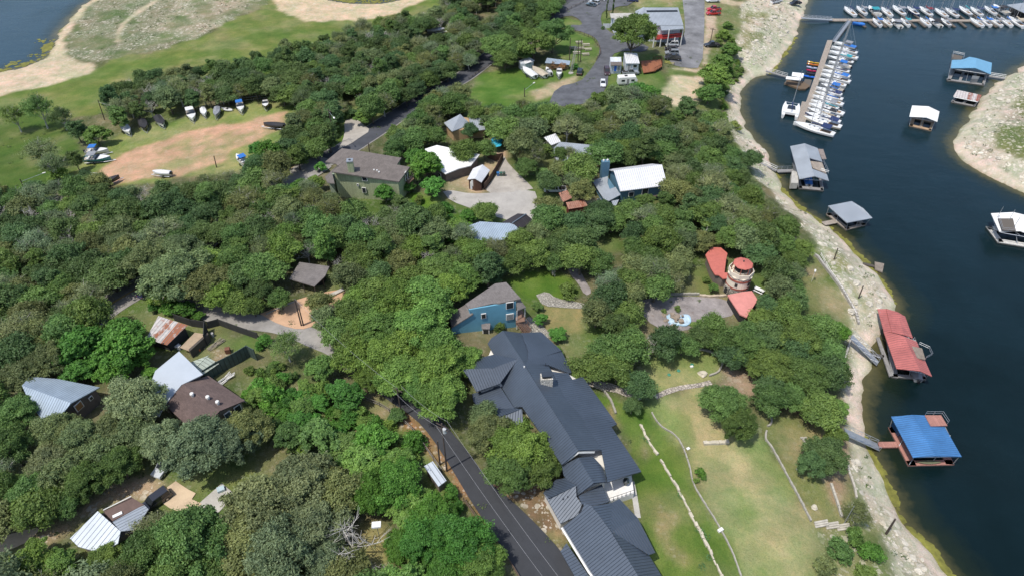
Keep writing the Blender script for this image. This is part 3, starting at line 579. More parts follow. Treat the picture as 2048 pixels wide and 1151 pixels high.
def crown_mesh(name, seed, npuff, nleaf, leaf, flat=.6, pr=(.24, .40), spread=.68, up=.25, thin=0.0, tall=False, low=-.15, jit=.16):
    rs = np.random.RandomState(seed); P_, Nn, T = [], [], []
    cs = []
    for i in range(npuff*30):
        if len(cs) >= npuff: break
        if tall:
            z = rs.uniform(-.9, 1.0); r = (1-((z+.9)/1.95)**1.6)*.62*rs.uniform(.3, 1)
        else:
            z = rs.uniform(low, 1.0); r = math.sqrt(max(0, 1-z*z))*spread*rs.uniform(.45, 1.12)
            z = z*flat*rs.uniform(.75, 1.05)
        th = rs.uniform(0, 2*math.pi); c = np.array([r*math.cos(th), r*math.sin(th), z]); c[0] += .1*math.sin(th*2+seed)
        if all(np.linalg.norm(c-d) > .13 for d in cs): cs.append(c)
    for c in cs:
        R = rs.uniform(*pr); d = rs.randn(nleaf, 3); d /= np.linalg.norm(d, axis=1, keepdims=True); d[:, 2] = np.where(d[:, 2] < -.25, -d[:, 2], d[:, 2])
        # break each puff into small twig clusters
        k = max(6, nleaf//22); cd = rs.randn(k, 3); cd /= np.linalg.norm(cd, axis=1, keepdims=True); cd[:, 2] = np.abs(cd[:, 2])*1.0-.15
        w = cd[rs.randint(0, k, nleaf)]; d = d*.42+w; d /= np.linalg.norm(d, axis=1, keepdims=True)
        rr = R*(1-rs.rand(nleaf)**2*.5)*(1+jit*rs.randn(nleaf)); pos = c+d*rr[:, None]*np.array([1.12, 1.12, .82])
        nn = d*.7+rs.randn(nleaf, 3)*.55+np.array([0, 0, up]); nn /= np.linalg.norm(nn, axis=1, keepdims=True)
        P_.append(pos); Nn.append(nn); T.append(np.clip(rs.uniform(.2, .8)+rs.randn(nleaf)*.08, 0, 1))
    P_ = np.concatenate(P_); Nn = np.concatenate(Nn); T = np.concatenate(T)
    sz = leaf*rs.uniform(.6, 1.35, len(P_)); V, F = quads(P_, Nn, sz, .62, rs)
    V[:, 2] += 0
    return npmesh(name, V, F, LEAF, {'tint': ('FLOAT', 'FACE', T)}, smooth=False), cs
def trunk_mesh(name, seed, cs, mat, base=-1.25, w=.055, twig=0, tr=.012):
    rs = random.Random(seed); mb = MB(); fork = Vector((rs.uniform(-.06, .06), rs.uniform(-.06, .06), -.55))
    mid = Vector((fork.x*.4, fork.y*.4, (base+fork.z)/2)); mb.tube((0, 0, base-.05), mid, w*1.25, w, 7, False); mb.tube(mid, fork, w, w*.8, 7, False)
    pick = rs.sample(range(len(cs)), min(len(cs), 9))
    for i in pick:
        c = Vector(cs[i]); m_ = fork.lerp(c, .5)+Vector((0, 0, -.05)); mb.tube(fork, m_, w*.55, w*.35, 5, False); mb.tube(m_, c, w*.35, w*.12, 5, False)
        for k in range(twig):
            d = Vector((rs.uniform(-1, 1), rs.uniform(-1, 1), rs.uniform(-.1, 1))).normalized()*rs.uniform(.2, .5); s0 = m_.lerp(c, rs.uniform(.2, 1)); e = s0+d
            mb.tube(s0, e, tr, tr*.5, 3, False)
            for q in range(2):
                d2 = (d+Vector((rs.uniform(-1, 1), rs.uniform(-1, 1), rs.uniform(-.5, 1)))*.3)*.6; mb.tube(s0.lerp(e, .6), s0.lerp(e, .6)+d2, tr*.6, tr*.3, 3, False)
    me = bpy.data.meshes.new(name); me.from_pydata(mb.v, [], mb.f); me.update(); me.materials.append(mat); return me
KINDS = {}
def mk(kind, n, seed0, bark=BARK, base=-1.0, w=.05, twig=0, tr=.012, **k):
    L = []
    for i in range(n):
        cm, cs = crown_mesh('crown', seed0+i, **k); L.append((cm, trunk_mesh('trunk', seed0+i, cs, bark, base, w, twig, tr)))
    KINDS[kind] = L
mk('oak', 7, 100, npuff=40, nleaf=430, leaf=.044, pr=(.18, .38), spread=.74, low=-.3, jit=.22)
mk('bigoak', 4, 200, npuff=74, nleaf=480, leaf=.032, pr=(.12, .25), spread=.84, low=-.25, jit=.24)
mk('juniper', 3, 300, base=-1.15, npuff=30, nleaf=380, leaf=.044, flat=.95, pr=(.16, .3), spread=.6, low=-.4)
mk('lush', 3, 400, base=-.9, npuff=54, nleaf=290, leaf=.050, pr=(.13, .26), spread=.80, up=.55, flat=.62, low=-.35)
mk('grey', 4, 500, bark=GBARK, npuff=34, nleaf=230, leaf=.032, pr=(.2, .4), twig=6, tr=.010, jit=.3)
mk('dead', 2, 600, bark=GBARK, base=-1.2, npuff=14, nleaf=4, leaf=.03, twig=6, tr=.011, w=.045, spread=.95)
mk('shrub', 4, 700, npuff=16, nleaf=260, leaf=.068, flat=.75, pr=(.24, .45), spread=.6, base=-.45, low=-.45, w=.04)
mk('cypress', 1, 800, npuff=26, nleaf=200, leaf=.05, tall=True, pr=(.14, .22), base=-1.1, w=.05)
NAMES = {'oak': ('live_oak_tree', 'tree'), 'bigoak': ('spreading_oak_tree', 'tree'), 'juniper': ('juniper_tree', 'tree'), 'lush': ('leafy_tree', 'tree'), 'grey': ('thin_leaved_tree', 'tree'), 'dead': ('dead_tree', 'tree'), 'shrub': ('shrub', 'shrub'), 'cypress': ('cypress_tree', 'tree')}
PAL = {'dark': (.064, .110, .038), 'olive': (.108, .138, .054), 'mid': (.082, .138, .037), 'bright': (.104, .180, .040), 'lushg': (.066, .160, .028), 'grey': (.130, .165, .080), 'yellow': (.150, .205, .055), 'blueg': (.068, .125, .058), 'brown': (.16, .10, .05)}
CN = {'dark': 'dark green', 'olive': 'olive green', 'mid': 'mid green', 'bright': 'bright green', 'lushg': 'lush green', 'grey': 'greyish green', 'yellow': 'yellow green', 'blueg': 'blue-green', 'brown': 'rusty brown'}
TREES = []   # x, y, r
PLACED = []
def tree(kind, px, py, rpx, pal, label=None, group=None, hf=None, region=None, sink=None, world=None):
    """px,py = where the middle of the crown shows; rpx = crown radius in picture pixels"""
    hk = {'oak': .98, 'bigoak': .92, 'juniper': 1.1, 'lush': .85, 'grey': 1.0, 'dead': 1.2, 'shrub': .42, 'cypress': 1.1}[kind]
    g = G(px, py, 3.0)
    for _ in range(3):
        d = (Vector((g.x, g.y, g.z))-Vector((0, 0, HC))).dot(Vector(FW)); r = rpx*d/FPX; zc = r*hk
        g = G(px, py, zc+r*.2)
    vz = hf or 1.0
    v = random.choice(KINDS[kind]); nm, cat = NAMES[kind]
    o = empty(nm, (g.x, g.y, g.z), random.uniform(0, 6.28)); o.scale = (r*random.uniform(.9, 1.18), r*random.uniform(.84, 1.08), r*vz*random.uniform(.85, 1.22))
    c = bpy.data.objects.new('crown', v[0]); t = bpy.data.objects.new('trunk', v[1])
    for q in (c, t):
        C.objects.link(q); q.parent = o; q.location = (0, 0, hk)
    if kind == 'cypress': 
        o.scale = (r*.9, r*.9, r*5.2); c.location = t.location = (0, 0, 1.0)
    pc = PAL[pal]; k = random.uniform(.8, 1.22); hsh = random.uniform(-.12, .12)
    k *= 1.43; c.color = (pc[0]*k*(1+hsh), pc[1]*k, pc[2]*k*(1-hsh)*1.15, 1)
    TREES.append((g.x, g.y, r)); PLACED.append((o, kind, pal, px, py, rpx, r, label, group, region))
    return o
# ------------------------------------------------------------------ building helpers
GLASS = glossy_paint('window_glass', (.02, .025, .03), .08, 0); TRIM = M('white_trim', (.72, .70, .66), .6, var=.08); DKTRIM = M('dark_trim', (.03, .032, .036), .5, var=.1)
DARKR = M('dark_metal_roof', (.067, .086, .115), .42, metal=.15, var=.17, sc=.16, kind='seam', sp=.46)
STUC_W = M('white_stucco', (.66, .63, .57), .85, var=.08)
SHING = M('brown_shingles', (.17, .145, .13), .95, var=.18, sc=.5, kind='shingle'); SHING_R = M('reddish_shingles', (.135, .095, .085), .95, var=.2, sc=.4, kind='shingle'); SHING_G = M('grey_shingles', (.19, .17, .16), .95, var=.18, sc=.5, kind='shingle')
WMETAL = M('white_metal_roof', (.72, .72, .73), .4, metal=.1, var=.1, sc=.3, kind='seam', sp=.55); GMETAL = M('grey_metal_roof', (.36, .39, .42), .42, metal=.2, var=.14, sc=.25, kind='seam', sp=.5)
BMETAL = M('pale_blue_metal_roof', (.33, .40, .47), .45, metal=.2, var=.14, sc=.3, kind='seam', sp=.5); RUSTM = M('rusty_tin_roof', (.46, .43, .41), .7, var=.2, kind='rust', col2=(.26, .09, .04), sp=.7); RUSTD = M('red_rust_roof', (.34, .17, .12), .7, var=.25, kind='rust', col2=(.22, .07, .035), sp=.5)
WHITER = M('white_membrane_roof', (.74, .73, .70), .7, var=.15, sc=.4); GREENW = M('pale_green_siding', (.38, .42, .25), .8, var=.1, kind='plank', sp=.25); GREENS = M('green_grey_siding', (.22, .27, .2), .8, var=.1)
BLUEW = M('turquoise_stucco', (.12, .31, .42), .75, var=.1, sc=.4); SLATEW = M('slate_blue_siding', (.08, .17, .24), .7, var=.12); TANW = M('tan_wall', (.42, .29, .16), .85, var=.12); BROWNW = M('brown_wall', (.10, .045, .03), .8, var=.2, kind='plank', sp=.25)
WHITEW = M('white_siding', (.62, .66, .70), .7, var=.08, kind='plank', sp=.3); REDW = M('barn_red_wall', (.16, .02, .02), .7, var=.2, kind='plank', sp=.25); WOOD = M('weathered_wood', (.24, .20, .16), .85, var=.25, kind='plank', sp=.2)
REDWOOD = M('red_stained_deck', (.30, .11, .05), .75, var=.2, kind='plank', sp=.2); GREYWALL = M('grey_brown_wall', (.17, .14, .12), .85, var=.15); LIME = M('limestone_block', (.72, .68, .60), .9, var=.15, kind='stone', sp=.35)
STEEL = M('galvanised_steel', (.42, .44, .46), .45, metal=.6, var=.15); DKW = M('dark_interior', (.025, .024, .024), .9, var=.1); POLEW = M('creosote_wood', (.075, .055, .045), .9, var=.3)
BLKW = M('black_stained_fence', (.04, .04, .038), .9, var=.3, kind='plank', sp=.25); GRNP = M('green_panel', (.055, .085, .075), .6, var=.25, kind='seam', sp=.8); PLANK_B = M('brown_fence_board', (.13, .075, .05), .85, var=.25, kind='plank', sp=.22)
class Bld:
    def __init__(s, name, label, cx, cy, cat='house', zb=None, group=None):
        g = G(cx, cy); s.zb = g.z if zb is None else zb; s.root = empty(name, (g.x, g.y, s.zb), 0, label, cat, group); s.W = []
    def p(s, a): return P(a[0], a[1], s.zb+a[2])
    def plane(s, f):
        w = [s.p(a) for a in f]
        if len(f) < 4: return w
        zm = max(a[2] for a in f); zl = min(a[2] for a in f); A = np.array([[v.x, v.y, 1] for v in w]); z = np.array([v.z for v in w]); wt = np.array([6.0 if a[2] > zm-.15*(zm-zl)-.01 else 1.0 for a in f])
        a_, b_, c_ = np.linalg.lstsq(A*wt[:, None], z*wt, rcond=None)[0]; out = []
        for q in f:   # slide every corner along its sight line onto the common plane
            r = ray(q[0], q[1]); t = (a_*0+b_*0+c_-HC)/(r[2]-a_*r[0]-b_*r[1]); out.append(Vector((r[0]*t, r[1]*t, HC+r[2]*t)))
        return out
    def roof(s, faces, mat, t=.18, name='roof', flat=None, parent=None):
        mb = MB()
        for f in faces:
            rd = None
            if len(f) == 2 and len(f[0][0]) == 3 and len(f[1]) == 2:   # (outline, (ridge start, ridge end))
                a_, b_ = s.p(f[1][0]+(5,)), s.p(f[1][1]+(5,)); rd = tuple((b_-a_).normalized()); f = f[0]
            mb.slab(s.plane(f), t); mb.fd += [rd]*(len(mb.f)-len(mb.fd))
        return mb.build(name, mat, parent or s.root, uv=True, flatdir=flat)
    def walls(s, pts, mat, shrink=.5, name='wall', drop=.12, zlow=-1.2):
        w = [s.p(a) for a in pts]; c = sum(w, Vector())/len(w); q = []
        for v in w:
            d = Vector((v.x-c.x, v.y-c.y, 0)); L = d.length; d = d*(max(L-shrink, .2)/L); q.append(Vector((c.x+d.x, c.y+d.y, v.z-drop)))
        if sum(q[i].x*q[(i+1) % len(q)].y-q[(i+1) % len(q)].x*q[i].y for i in range(len(q))) < 0: q = q[::-1]
        n = len(q); vs = q+[Vector((v.x, v.y, s.zb+zlow)) for v in q]; mb = MB(); mb.mesh(vs, [tuple(range(n)), tuple(range(2*n-1, n-1, -1))]+[((i+1) % n, i, n+i, n+(i+1) % n) for i in range(n)])
        s.W.append(q); return mb.build(name, mat, s.root, uv=True)
    def opening(s, wi, a, b, t, z, w, h, name='window', frame=None, pane=None, out=.06):
        """on wall polygon wi between px points nearest a and b"""
        q = s.W[wi]
        def near(pp): 
            v = s.p(pp); return min(range(len(q)), key=lambda i: (q[i].x-v.x)**2+(q[i].y-v.y)**2)
        A, B = q[near(a)], q[near(b)]; A = Vector((A.x, A.y, 0)); B = Vector((B.x, B.y, 0)); d = (B-A).normalized(); c = sum(q, Vector())/len(q); nrm = Vector((d.y, -d.x, 0))
        if nrm.dot(Vector((A.x-c.x, A.y-c.y, 0))) < 0: nrm = -nrm
        m = A.lerp(B, t); rz = math.atan2(d.y, d.x); fr = MB().box((m.x+nrm.x*out, m.y+nrm.y*out, s.zb+z), (w+.22, .08, h+.22), rz).build(name, frame or TRIM, s.root)
        MB().box((m.x+nrm.x*(out+.05), m.y+nrm.y*(out+.05), s.zb+z), (w, .05, h), rz).build('pane' if name == 'window' else 'panel', pane or GLASS, fr)
        return fr
    def box(s, px, py, z, d, mat, name, rz=0, zc=None, parent=None):
        v = P(px, py, s.zb+z); return MB().box((v.x, v.y, s.zb+z+(d[2]/2 if zc is None else zc)), d, rz).build(name, mat, parent or s.root, uv=True)
# ---- the large dark metal-roofed house
b = Bld('large_house', 'large L-plan house with charcoal standing seam roofs beside the black private road', 1130, 860, zb=G(1200, 900).z)
E, R_ = 3.4, 7.6
b.roof([([(1005.8,660.3,6.8),(1048.7,727,6.8),(1036,716.8,6.3),(987.8,707.8,5.0),(975.3,686,3.9),(983,675,3.9)], ((1048.7,727),(1156.6,900))),
        ([(1005.8,660.3,6.8),(1042.6,665,4.6),(1056,700,5.2),(1055,722,6.3),(1048.7,727,6.8)], ((1048.7,727),(1156.6,900))),
        ([(1042.6,665,4.6),(1082.6,663,3.9),(1102,681,3.9),(1123.3,700.6,3.9),(1055,722,6.3),(1056,700,5.2)], ((1055,722),(1123.3,700.6))),
        ([(1055,722,6.3),(1123.3,700.6,3.9),(1143.6,743.9,3.9),(1138,745,4.0),(1096,728.5,5.0),(1048.7,727,6.8)], ((1055,722),(1123.3,700.6))),
        ([(1048.7,727,6.8),(1096,728.5,5.5),(1104,742,5.3),(1119,773,5.2),(1132,800,5.2),(1151.5,818.4,5.2),(1180,862,5.2),(1202.5,898.4,5.2),(1156.6,900,7.6)], ((1048.7,727),(1156.6,900))),
        ([(1104,742,5.3),(1137,746,4.1),(1145,758,3.9),(1166,753,3.6),(1234,846.7,3.4),(1151.5,818.4,5.2),(1132,800,5.2),(1119,773,5.2)], ((1048.7,727),(1156.6,900))),
        ([(1151.5,818.4,5.2),(1234,846.7,3.4),(1222.7,852.3,3.4),(1282.5,941.7,3.4),(1215.4,962.9,4.6),(1202.5,898.4,5.1),(1180,862,5.2)], ((1048.7,727),(1156.6,900))),
        ([(1048.7,727,6.8),(1156.6,900,7.6),(1123.6,928.3,4.0),(1100,893,4.0),(1044,812,4.0),(1028.4,813.9,4.0),(999,766.5,4.3),(1036,716.8,6.3)], ((1048.7,727),(1156.6,900)))], DARKR, t=.25)
b.roof([([(987.8,707.8,5.0),(1036,716.8,6.3),(985,735,6.1),(938,742,6.0),(955,716,4.8)], ((1036,716.8),(952,745))),([(1036,716.8,6.35),(999,766.5,4.3),(952.7,782.3,4.0),(938,755,4.2),(925,738,5.6),(985,735,6.2)], ((1036,716.8),(952,745)))], DARKR, t=.22, name='wing_roof')
b.roof([([(999,770,3.6),(1028.4,815,3.6),(965,820.7,3.1),(947,802.6,3.1),(944,787,3.1)], ((1048.7,727),(1156.6,900)))], DARKR, t=.2, name='porch_roof')
b.roof([[(1028.4,815,4.0),(1044,817,5.0),(996.8,833,4.4),(972,836,4.2),(965,822,3.3)],[(1044,817,5.0),(1046,846,4.0),(1003,862,3.6),(985,850,3.7),(996.8,833,4.4)]], DARKR, t=.2, name='dormer_roof')
b.roof([([(1156.6,914,6.4),(1187.2,964.8,6.4),(1153,990.7,4.1),(1127,948,4.1),(1123.6,931,4.1)], ((1048.7,727),(1156.6,900))),([(1156.6,914,6.4),(1186,912,5.2),(1203,930,4.9),(1215.4,962.9,4.7),(1187.2,964.8,6.4)], ((1048.7,727),(1156.6,900)))], DARKR, t=.22, name='link_roof')
b.roof([[(1087,983.6,3.2),(1111.8,958,3.2),(1130,955,3.6),(1151.9,970.6,5.2),(1097.7,995.4,3.9)],[(1097.7,995.4,3.9),(1151.9,970.6,5.2),(1153,992,4.6),(1163.6,1007,4.4),(1155.4,1029.5,3.6),(1121.3,1046,3.4),(1087,984.5,3.2)]], DARKR, t=.2, name='annex_roof')
b.roof([[(1157,991,4.0),(1203.7,967,4.0),(1217.8,1002.4,3.7),(1187,1011.8,4.1),(1184.8,1011.8,4.1),(1163.6,1007,4.3)]], DARKR, t=.2, name='flat_roof')
b.roof([([(1184.8,1011.8,6.6),(1221,1060,6.6),(1276.6,1151,6.8),(1330,1240,6.8),(1252,1240,3.8),(1180,1140,3.8),(1126,1051.9,3.8),(1163,1022,4.5),(1169,1005,5.0)], ((1184.8,1011.8),(1276.6,1151))),
        ([(1184.8,1011.8,6.6),(1222.5,1004.8,4.8),(1222.5,1061,6.4)], ((1184.8,1011.8),(1276.6,1151))),([(1222.5,1004.8,4.8),(1239,996.5,3.8),(1275.5,1034.5,3.8),(1222.5,1061,6.4)], ((1222.5,1061),(1275.5,1034.5))),([(1222.5,1061.2,6.4),(1275.5,1034.5,3.8),(1310.8,1103.7,3.8),(1297.8,1108.4,3.8)], ((1222.5,1061),(1275.5,1034.5))),
        ([(1222.5,1061,6.6),(1297.8,1108.4,3.8),(1323.7,1151,3.8),(1375,1240,3.8),(1330,1240,6.8),(1276.6,1151,6.8)], ((1184.8,1011.8),(1276.6,1151)))], DARKR, t=.25, name='lower_wing_roof')
b.roof([([(1133,1085,3.2),(1121,1101,3.0),(1149.5,1151,3.0),(1200,1240,3.0),(1240,1240,3.2),(1175,1146,3.2)], ((1184.8,1011.8),(1276.6,1151)))], DARKR, t=.2, name='porch_roof')
b.walls([(983,680,3.8),(1042,665,3.8),(1082,665,3.8),(1123,701,3.8),(1142,743,3.8),(1166,756,3.3),(1232,846,3.3),(1222,853,3.3),(1262,912,3.3),(1215,940,3.6),(1150,910,3.8),(1044,810,3.8),(1002,768,3.6),(955,782,3.6),(930,745,3.6),(972,705,3.6)], STUC_W, .7)
b.walls([(1125,935,3.7),(1160,915,3.7),(1205,930,4.2),(1215,960,4.2),(1155,988,3.7)], STUC_W, .4)
b.walls([(1088,984,3.1),(1112,962,3.1),(1155,975,3.1),(1205,968,3.4),(1216,1002,3.1),(1160,1027,3.1),(1121,1044,3.1)], STUC_W, .15)
b.walls([(1135,1056,3.6),(1180,1015,3.6),(1236,1000,3.6),(1272,1036,3.6),(1306,1102,3.6),(1298,1112,3.6),(1322,1152,3.6),(1372,1240,3.6),(1256,1240,3.6)], STUC_W, .4)
b.walls([(1000,772,3.0),(1026,812,3.0),(968,818,3.0),(950,802,3.0)], STUC_W, .3)
mb = MB(); mb.slab([b.p(a) for a in [(1156.9,901.5,7.3),(1190,901.5,5.7),(1189,905,5.4),(1157,905.8,6.9)]], .06); mb.slab([b.p(a) for a in [(1156.6,901.5,7.3),(1125,929,4.1),(1123.5,931.5,3.9),(1157,905.8,6.9)]], .06); mb.build('gable_trim', TRIM, b.root)
mb = MB(); A, B2 = b.p((1126,1053,3.7)), b.p((1180,1141,3.7)); B3 = b.p((1252,1240,3.7)); mb.beam(A+Vector((-.15, -.1, 0)), B2+Vector((-.15, -.1, 0)), .35); mb.beam(B2+Vector((-.15, -.1, 0)), B3, .35); mb.build('gutter', TRIM, b.root)
for q, lab in (((1048.7,733.5,6.9), 'vent_cap'),):
    v = b.p(q); MB().lathe([(.12, v.z-.3), (.16, v.z+.2), (.05, v.z+.35)], 8, (v.x, v.y)).build(lab, WHITE_P, b.root)
for q in ((1126,997,4.3), (1135,994,4.4), (1091.5,728,5.9)):
    v = b.p(q); MB().tube((v.x, v.y, v.z-.4), (v.x, v.y, v.z+.4), .07, n=6).build('vent_pipe', DKTRIM, b.root)
v = b.p((1092.5,766,6.2)); rzc = math.atan2(*(lambda d: (d.y, d.x))(b.p((1104,772,6))-b.p((1081.5,773.3,6))))
ch = MB().box((v.x, v.y, v.z+.2), (2.1, 1.5, 3.4), rzc).build('chimney', LIME, b.root)
MB().box((v.x, v.y, v.z+2.1), (1.6, 1.05, .6), rzc).build('flue', DKTRIM, ch); MB().box((v.x, v.y, v.z+2.5), (1.8, 1.25, .2), rzc).build('chimney_cap', DARKR, ch)
# patio at the corner
g0 = b.zb+.3; pt = [P(x, y, g0+1.0) for x, y in ((1190,965),(1262,942),(1268,985),(1218,1002))]
dk = MB().prism(pt, b.zb-.5, g0+1.0).build('patio_deck', TRIM, b.root)
mb = MB(); a, c = pt[3], pt[2]
for k in range(7):
    u = a.lerp(c, k/6); mb.tube(u, u+Vector((0, 0, 1.0)), .04)
mb.tube(a+Vector((0, 0, 1)), c+Vector((0, 0, 1)), .04); d2 = pt[1]; mb.tube(c+Vector((0, 0, 1)), d2+Vector((0, 0, 1)), .04); mb.build('railing', DKTRIM, b.root)
v = P(1251, 968, g0+1.0); MB().lathe([(.25, g0+1.0), (.3, g0+1.6), (.55, g0+1.9), (.5, g0+2.3), (.15, g0+2.5)], 12, (v.x, v.y)).build('kettle_grill', glossy_paint('grill_black', (.02, .03, .03)), None); tag(bpy.data.objects['kettle_grill'], 'dark round barbecue grill standing on the white patio of the large house', 'grill')
b.opening(2, (1205,968,3.4), (1216,1002,3.1), .5, 2.0, .9, 1.1)
b.opening(0, (1232,846,3.3), (1166,756,3.3), .3, 1.8, 1.6, 1.4); b.opening(0, (1232,846,3.3), (1166,756,3.3), .7, 1.8, 1.6, 1.4)
# ---- turquoise house
b = Bld('turquoise_house', 'turquoise stucco house with grey shingle roofs and wooden back stairs', 965, 640, zb=G(1000, 655).z)
b.roof([[(931,607,6.6),(990,567,6.6),(1012.3,564,7.4),(1042,596.7,7.4),(999,605.8,7.2),(985,606,6.6),(937.9,617.6,6.6)]], SHING_G, t=.3)
b.roof([[(1032,602,6.6),(1040,598,6.7),(1052,613.5,5.4),(1034,620.5,5.2)]], SHING_G, t=.2, name='porch_roof')
b.walls([(938,618,6.5),(990,606,6.5),(1032,601,6.9),(1030,580,6.9),(1008,568,6.9),(988,572,6.5),(934,608,6.5)], BLUEW, .15, zlow=-2)
def face_window(b, pa, w, h, pane=GLASS, name='window', d=Vector((1, .1, 0))):
    v = b.p(pa); rz = math.atan2(d.y, d.x); n_ = Vector((d.y, -d.x, 0)).normalized()
    fr = MB().box((v.x, v.y, v.z), (w+.24, .12, h+.24), rz).build(name, TRIM, b.root)
    MB().box((v.x+n_.x*.07, v.y+n_.y*.07, v.z), (w, .06, h), rz).build('pane', pane, fr); return fr
q0, q1 = b.p((938,618,6.5)), b.p((1032,601,6.9)); dd = (q1-q0); dd.z = 0; dd.normalize()
def on_wall(px, py, q0, q1):
    """height at which the sight line meets the vertical plane through q0,q1"""
    r = ray(px, py); n_ = np.array([-(q1.y-q0.y), (q1.x-q0.x), 0.0]); t = ((np.array(q0)-np.array([0, 0, HC]))@n_)/(r@n_); return Vector((r[0]*t, r[1]*t, HC+r[2]*t))
def wall_window(b, px, py, q0, q1, w, h, pane=GLASS, name='window', frame=TRIM, out=.1, sill=False):
    v = on_wall(px, py, q0, q1); d = (q1-q0); d.z = 0; d.normalize(); n_ = Vector((d.y, -d.x, 0)); 
    if n_.dot(Vector((v.x, v.y, 0))) > 0: n_ = -n_
    v = v+n_*out; rz = math.atan2(d.y, d.x); fr = MB().box(v, (w+.24, .14, h+.24), rz).build(name, frame, b.root)
    MB().box(v+n_*.06, (w, .08, h), rz).build('pane', pane, fr); return fr
q0 -= Vector((0, .15, 0)); q1 -= Vector((0, .15, 0))
fw = [on_wall(x, y, q0, q1) for x, y in ((903,654),(946,627),(938,619),(1032,602.5))]; d_ = q1-q0; d_.z = 0; d_.normalize(); nb = Vector((-d_.y, d_.x, 0))
MB().mesh([(v.x, v.y, v.z) for v in fw]+[(fw[3].x, fw[3].y, b.zb-2.5), (fw[0].x, fw[0].y, b.zb-2.5)]+[tuple(v+nb*.3) for v in fw]+[tuple(Vector((fw[3].x, fw[3].y, b.zb-2.5))+nb*.3), tuple(Vector((fw[0].x, fw[0].y, b.zb-2.5))+nb*.3)], [(0, 1, 2, 3, 4, 5)[::-1], (6, 7, 8, 9, 10, 11)]+[(i, (i+1) % 6, 6+(i+1) % 6, 6+i) for i in range(6)]).build('front_wall', BLUEW, b.root)
a0, a1 = fw[0]-nb*.25, fw[1]-nb*.25; MB().slab([a0+Vector((0, 0, .25)), a1+Vector((0, 0, .25)), a1+nb*3.6+Vector((0, 0, .25)), a0+nb*3.6+Vector((0, 0, .25))], .25).build('lower_roof', SHING_G, b.root, uv=True)
MB().prism([fw[0]+nb*.3, fw[1]+nb*.3, fw[1]+nb*3.3, fw[0]+nb*3.3], b.zb-2.5, lambda x, y: (fw[0].z-.05 if (Vector((x, y, 0))-Vector((fw[0].x, fw[0].y, 0))).dot(d_) < 1.5 else fw[1].z-.05)).build('side_wall', BLUEW, b.root)
wall_window(b, 967, 630.5, q0, q1, .75, 1.1); wall_window(b, 1019.5, 609.5, q0, q1, 1.3, 1.5); wall_window(b, 1019.5, 632, q0, q1, 1.3, 1.4, pane=M('pale_curtain_glass', (.25, .26, .26), .3))
v = on_wall(972, 655, q0, q1); bw = MB().box((v.x, v.y-.5, v.z-.2), (1.4, .9, 1.9)).build('bay_window', TRIM, b.root); MB().box((v.x, v.y-.52, v.z-.25), (1.0, .94, 1.4)).build('pane', GLASS, bw)
MB().slab([(v.x-.9, v.y, v.z+1.3), (v.x+.9, v.y, v.z+1.3), (v.x+.8, v.y-1.1, v.z+.85), (v.x-.8, v.y-1.1, v.z+.85)], .1).build('bay_roof', SHING_G, bw, uv=True)
mb = MB(); s0 = P(1038, 640, b.zb+2.6); s1 = P(1056, 664, b.zb+.4); dr = (s1-s0); sd_ = Vector((dr.y, -dr.x, 0)).normalized()*1.1
for k in range(10):
    u = s0.lerp(s1, k/9); mb.slab([u-sd_, u+sd_, u+sd_+dr*.07*Vector((1, 1, 0)).length/1.4, u-sd_+dr*.07], .07)
for sg in (-1, 1):
    mb.beam(s0+sd_*sg, s1+sd_*sg, .12); mb.beam(s0+sd_*sg+Vector((0, 0, 1)), s1+sd_*sg+Vector((0, 0, 1)), .08)
    for k in range(4): mb.beam(s0.lerp(s1, k/3)+sd_*sg, s0.lerp(s1, k/3)+sd_*sg+Vector((0, 0, 1)), .09)
mb.build('stairs', M('reddish_wood', (.19, .11, .075), .85, var=.2), b.root)
MB().prism([P(x, y, b.zb+2.6) for x, y in ((1030,622),(1046,619),(1050,641),(1032,645))], b.zb+2.45, b.zb+2.6).build('landing', M('reddish_wood'), b.root)
for x, y in ((1034,620.5),(1050,614)):
    t_ = b.p((x, y, 5.2)); MB().tube((t_.x, t_.y, b.zb), (t_.x, t_.y, t_.z), .09).build('post', TRIM, b.root)
# ---- pale green house
b = Bld('green_house', 'two storey pale green house with brown shingle roof and square chimney', 740, 370, zb=G(740, 395).z)
b.roof([[(712.7,300.6,8.2),(802.7,315.6,6.6),(793.5,329.3,6.8),(819.6,333.9,6.4),(798,363.2,6.4),(663.5,343.5,7.6)],
        [(683.4,296.7,6.8),(712.7,300.6,8.2),(676,332,7.9),(672,327,6.4),(650.8,323.4,5.6)]], SHING, t=.3)
b.roof([[(676,330,6.3),(663.5,343.5,6.9),(669,366.4,4.0),(654.8,365,3.6),(649.5,353.4,3.9)]], SHING, t=.25, name='lower_roof')
b.walls([(666,344.5,7.2),(797,362.5,6.2),(818,334.5,6.2),(793,329,6.4),(801,317,6.4),(713,302,7.4),(684,318,6.6)], GREENW, .25, zlow=-2.5)
b.walls([(657,364,3.4),(668,365,3.6),(674,340,5),(655,350,3.4)], GREENS, .1)
q0, q1 = b.p((666,344.5,7.2)), b.p((797,362.5,6.2)); wall_window(b, 729.5, 356.5, q0, q1, 1.1, 1.2); wall_window(b, 728.5, 380, q0, q1, .8, 1.3); wall_window(b, 716, 369.5, q0, q1, .25, .5)
q2 = b.p((818,334.5,6.2)); wall_window(b, 811, 352, q1, q2, .7, 2.2); wall_window(b, 815, 349, q1, q2, .5, 2.2)
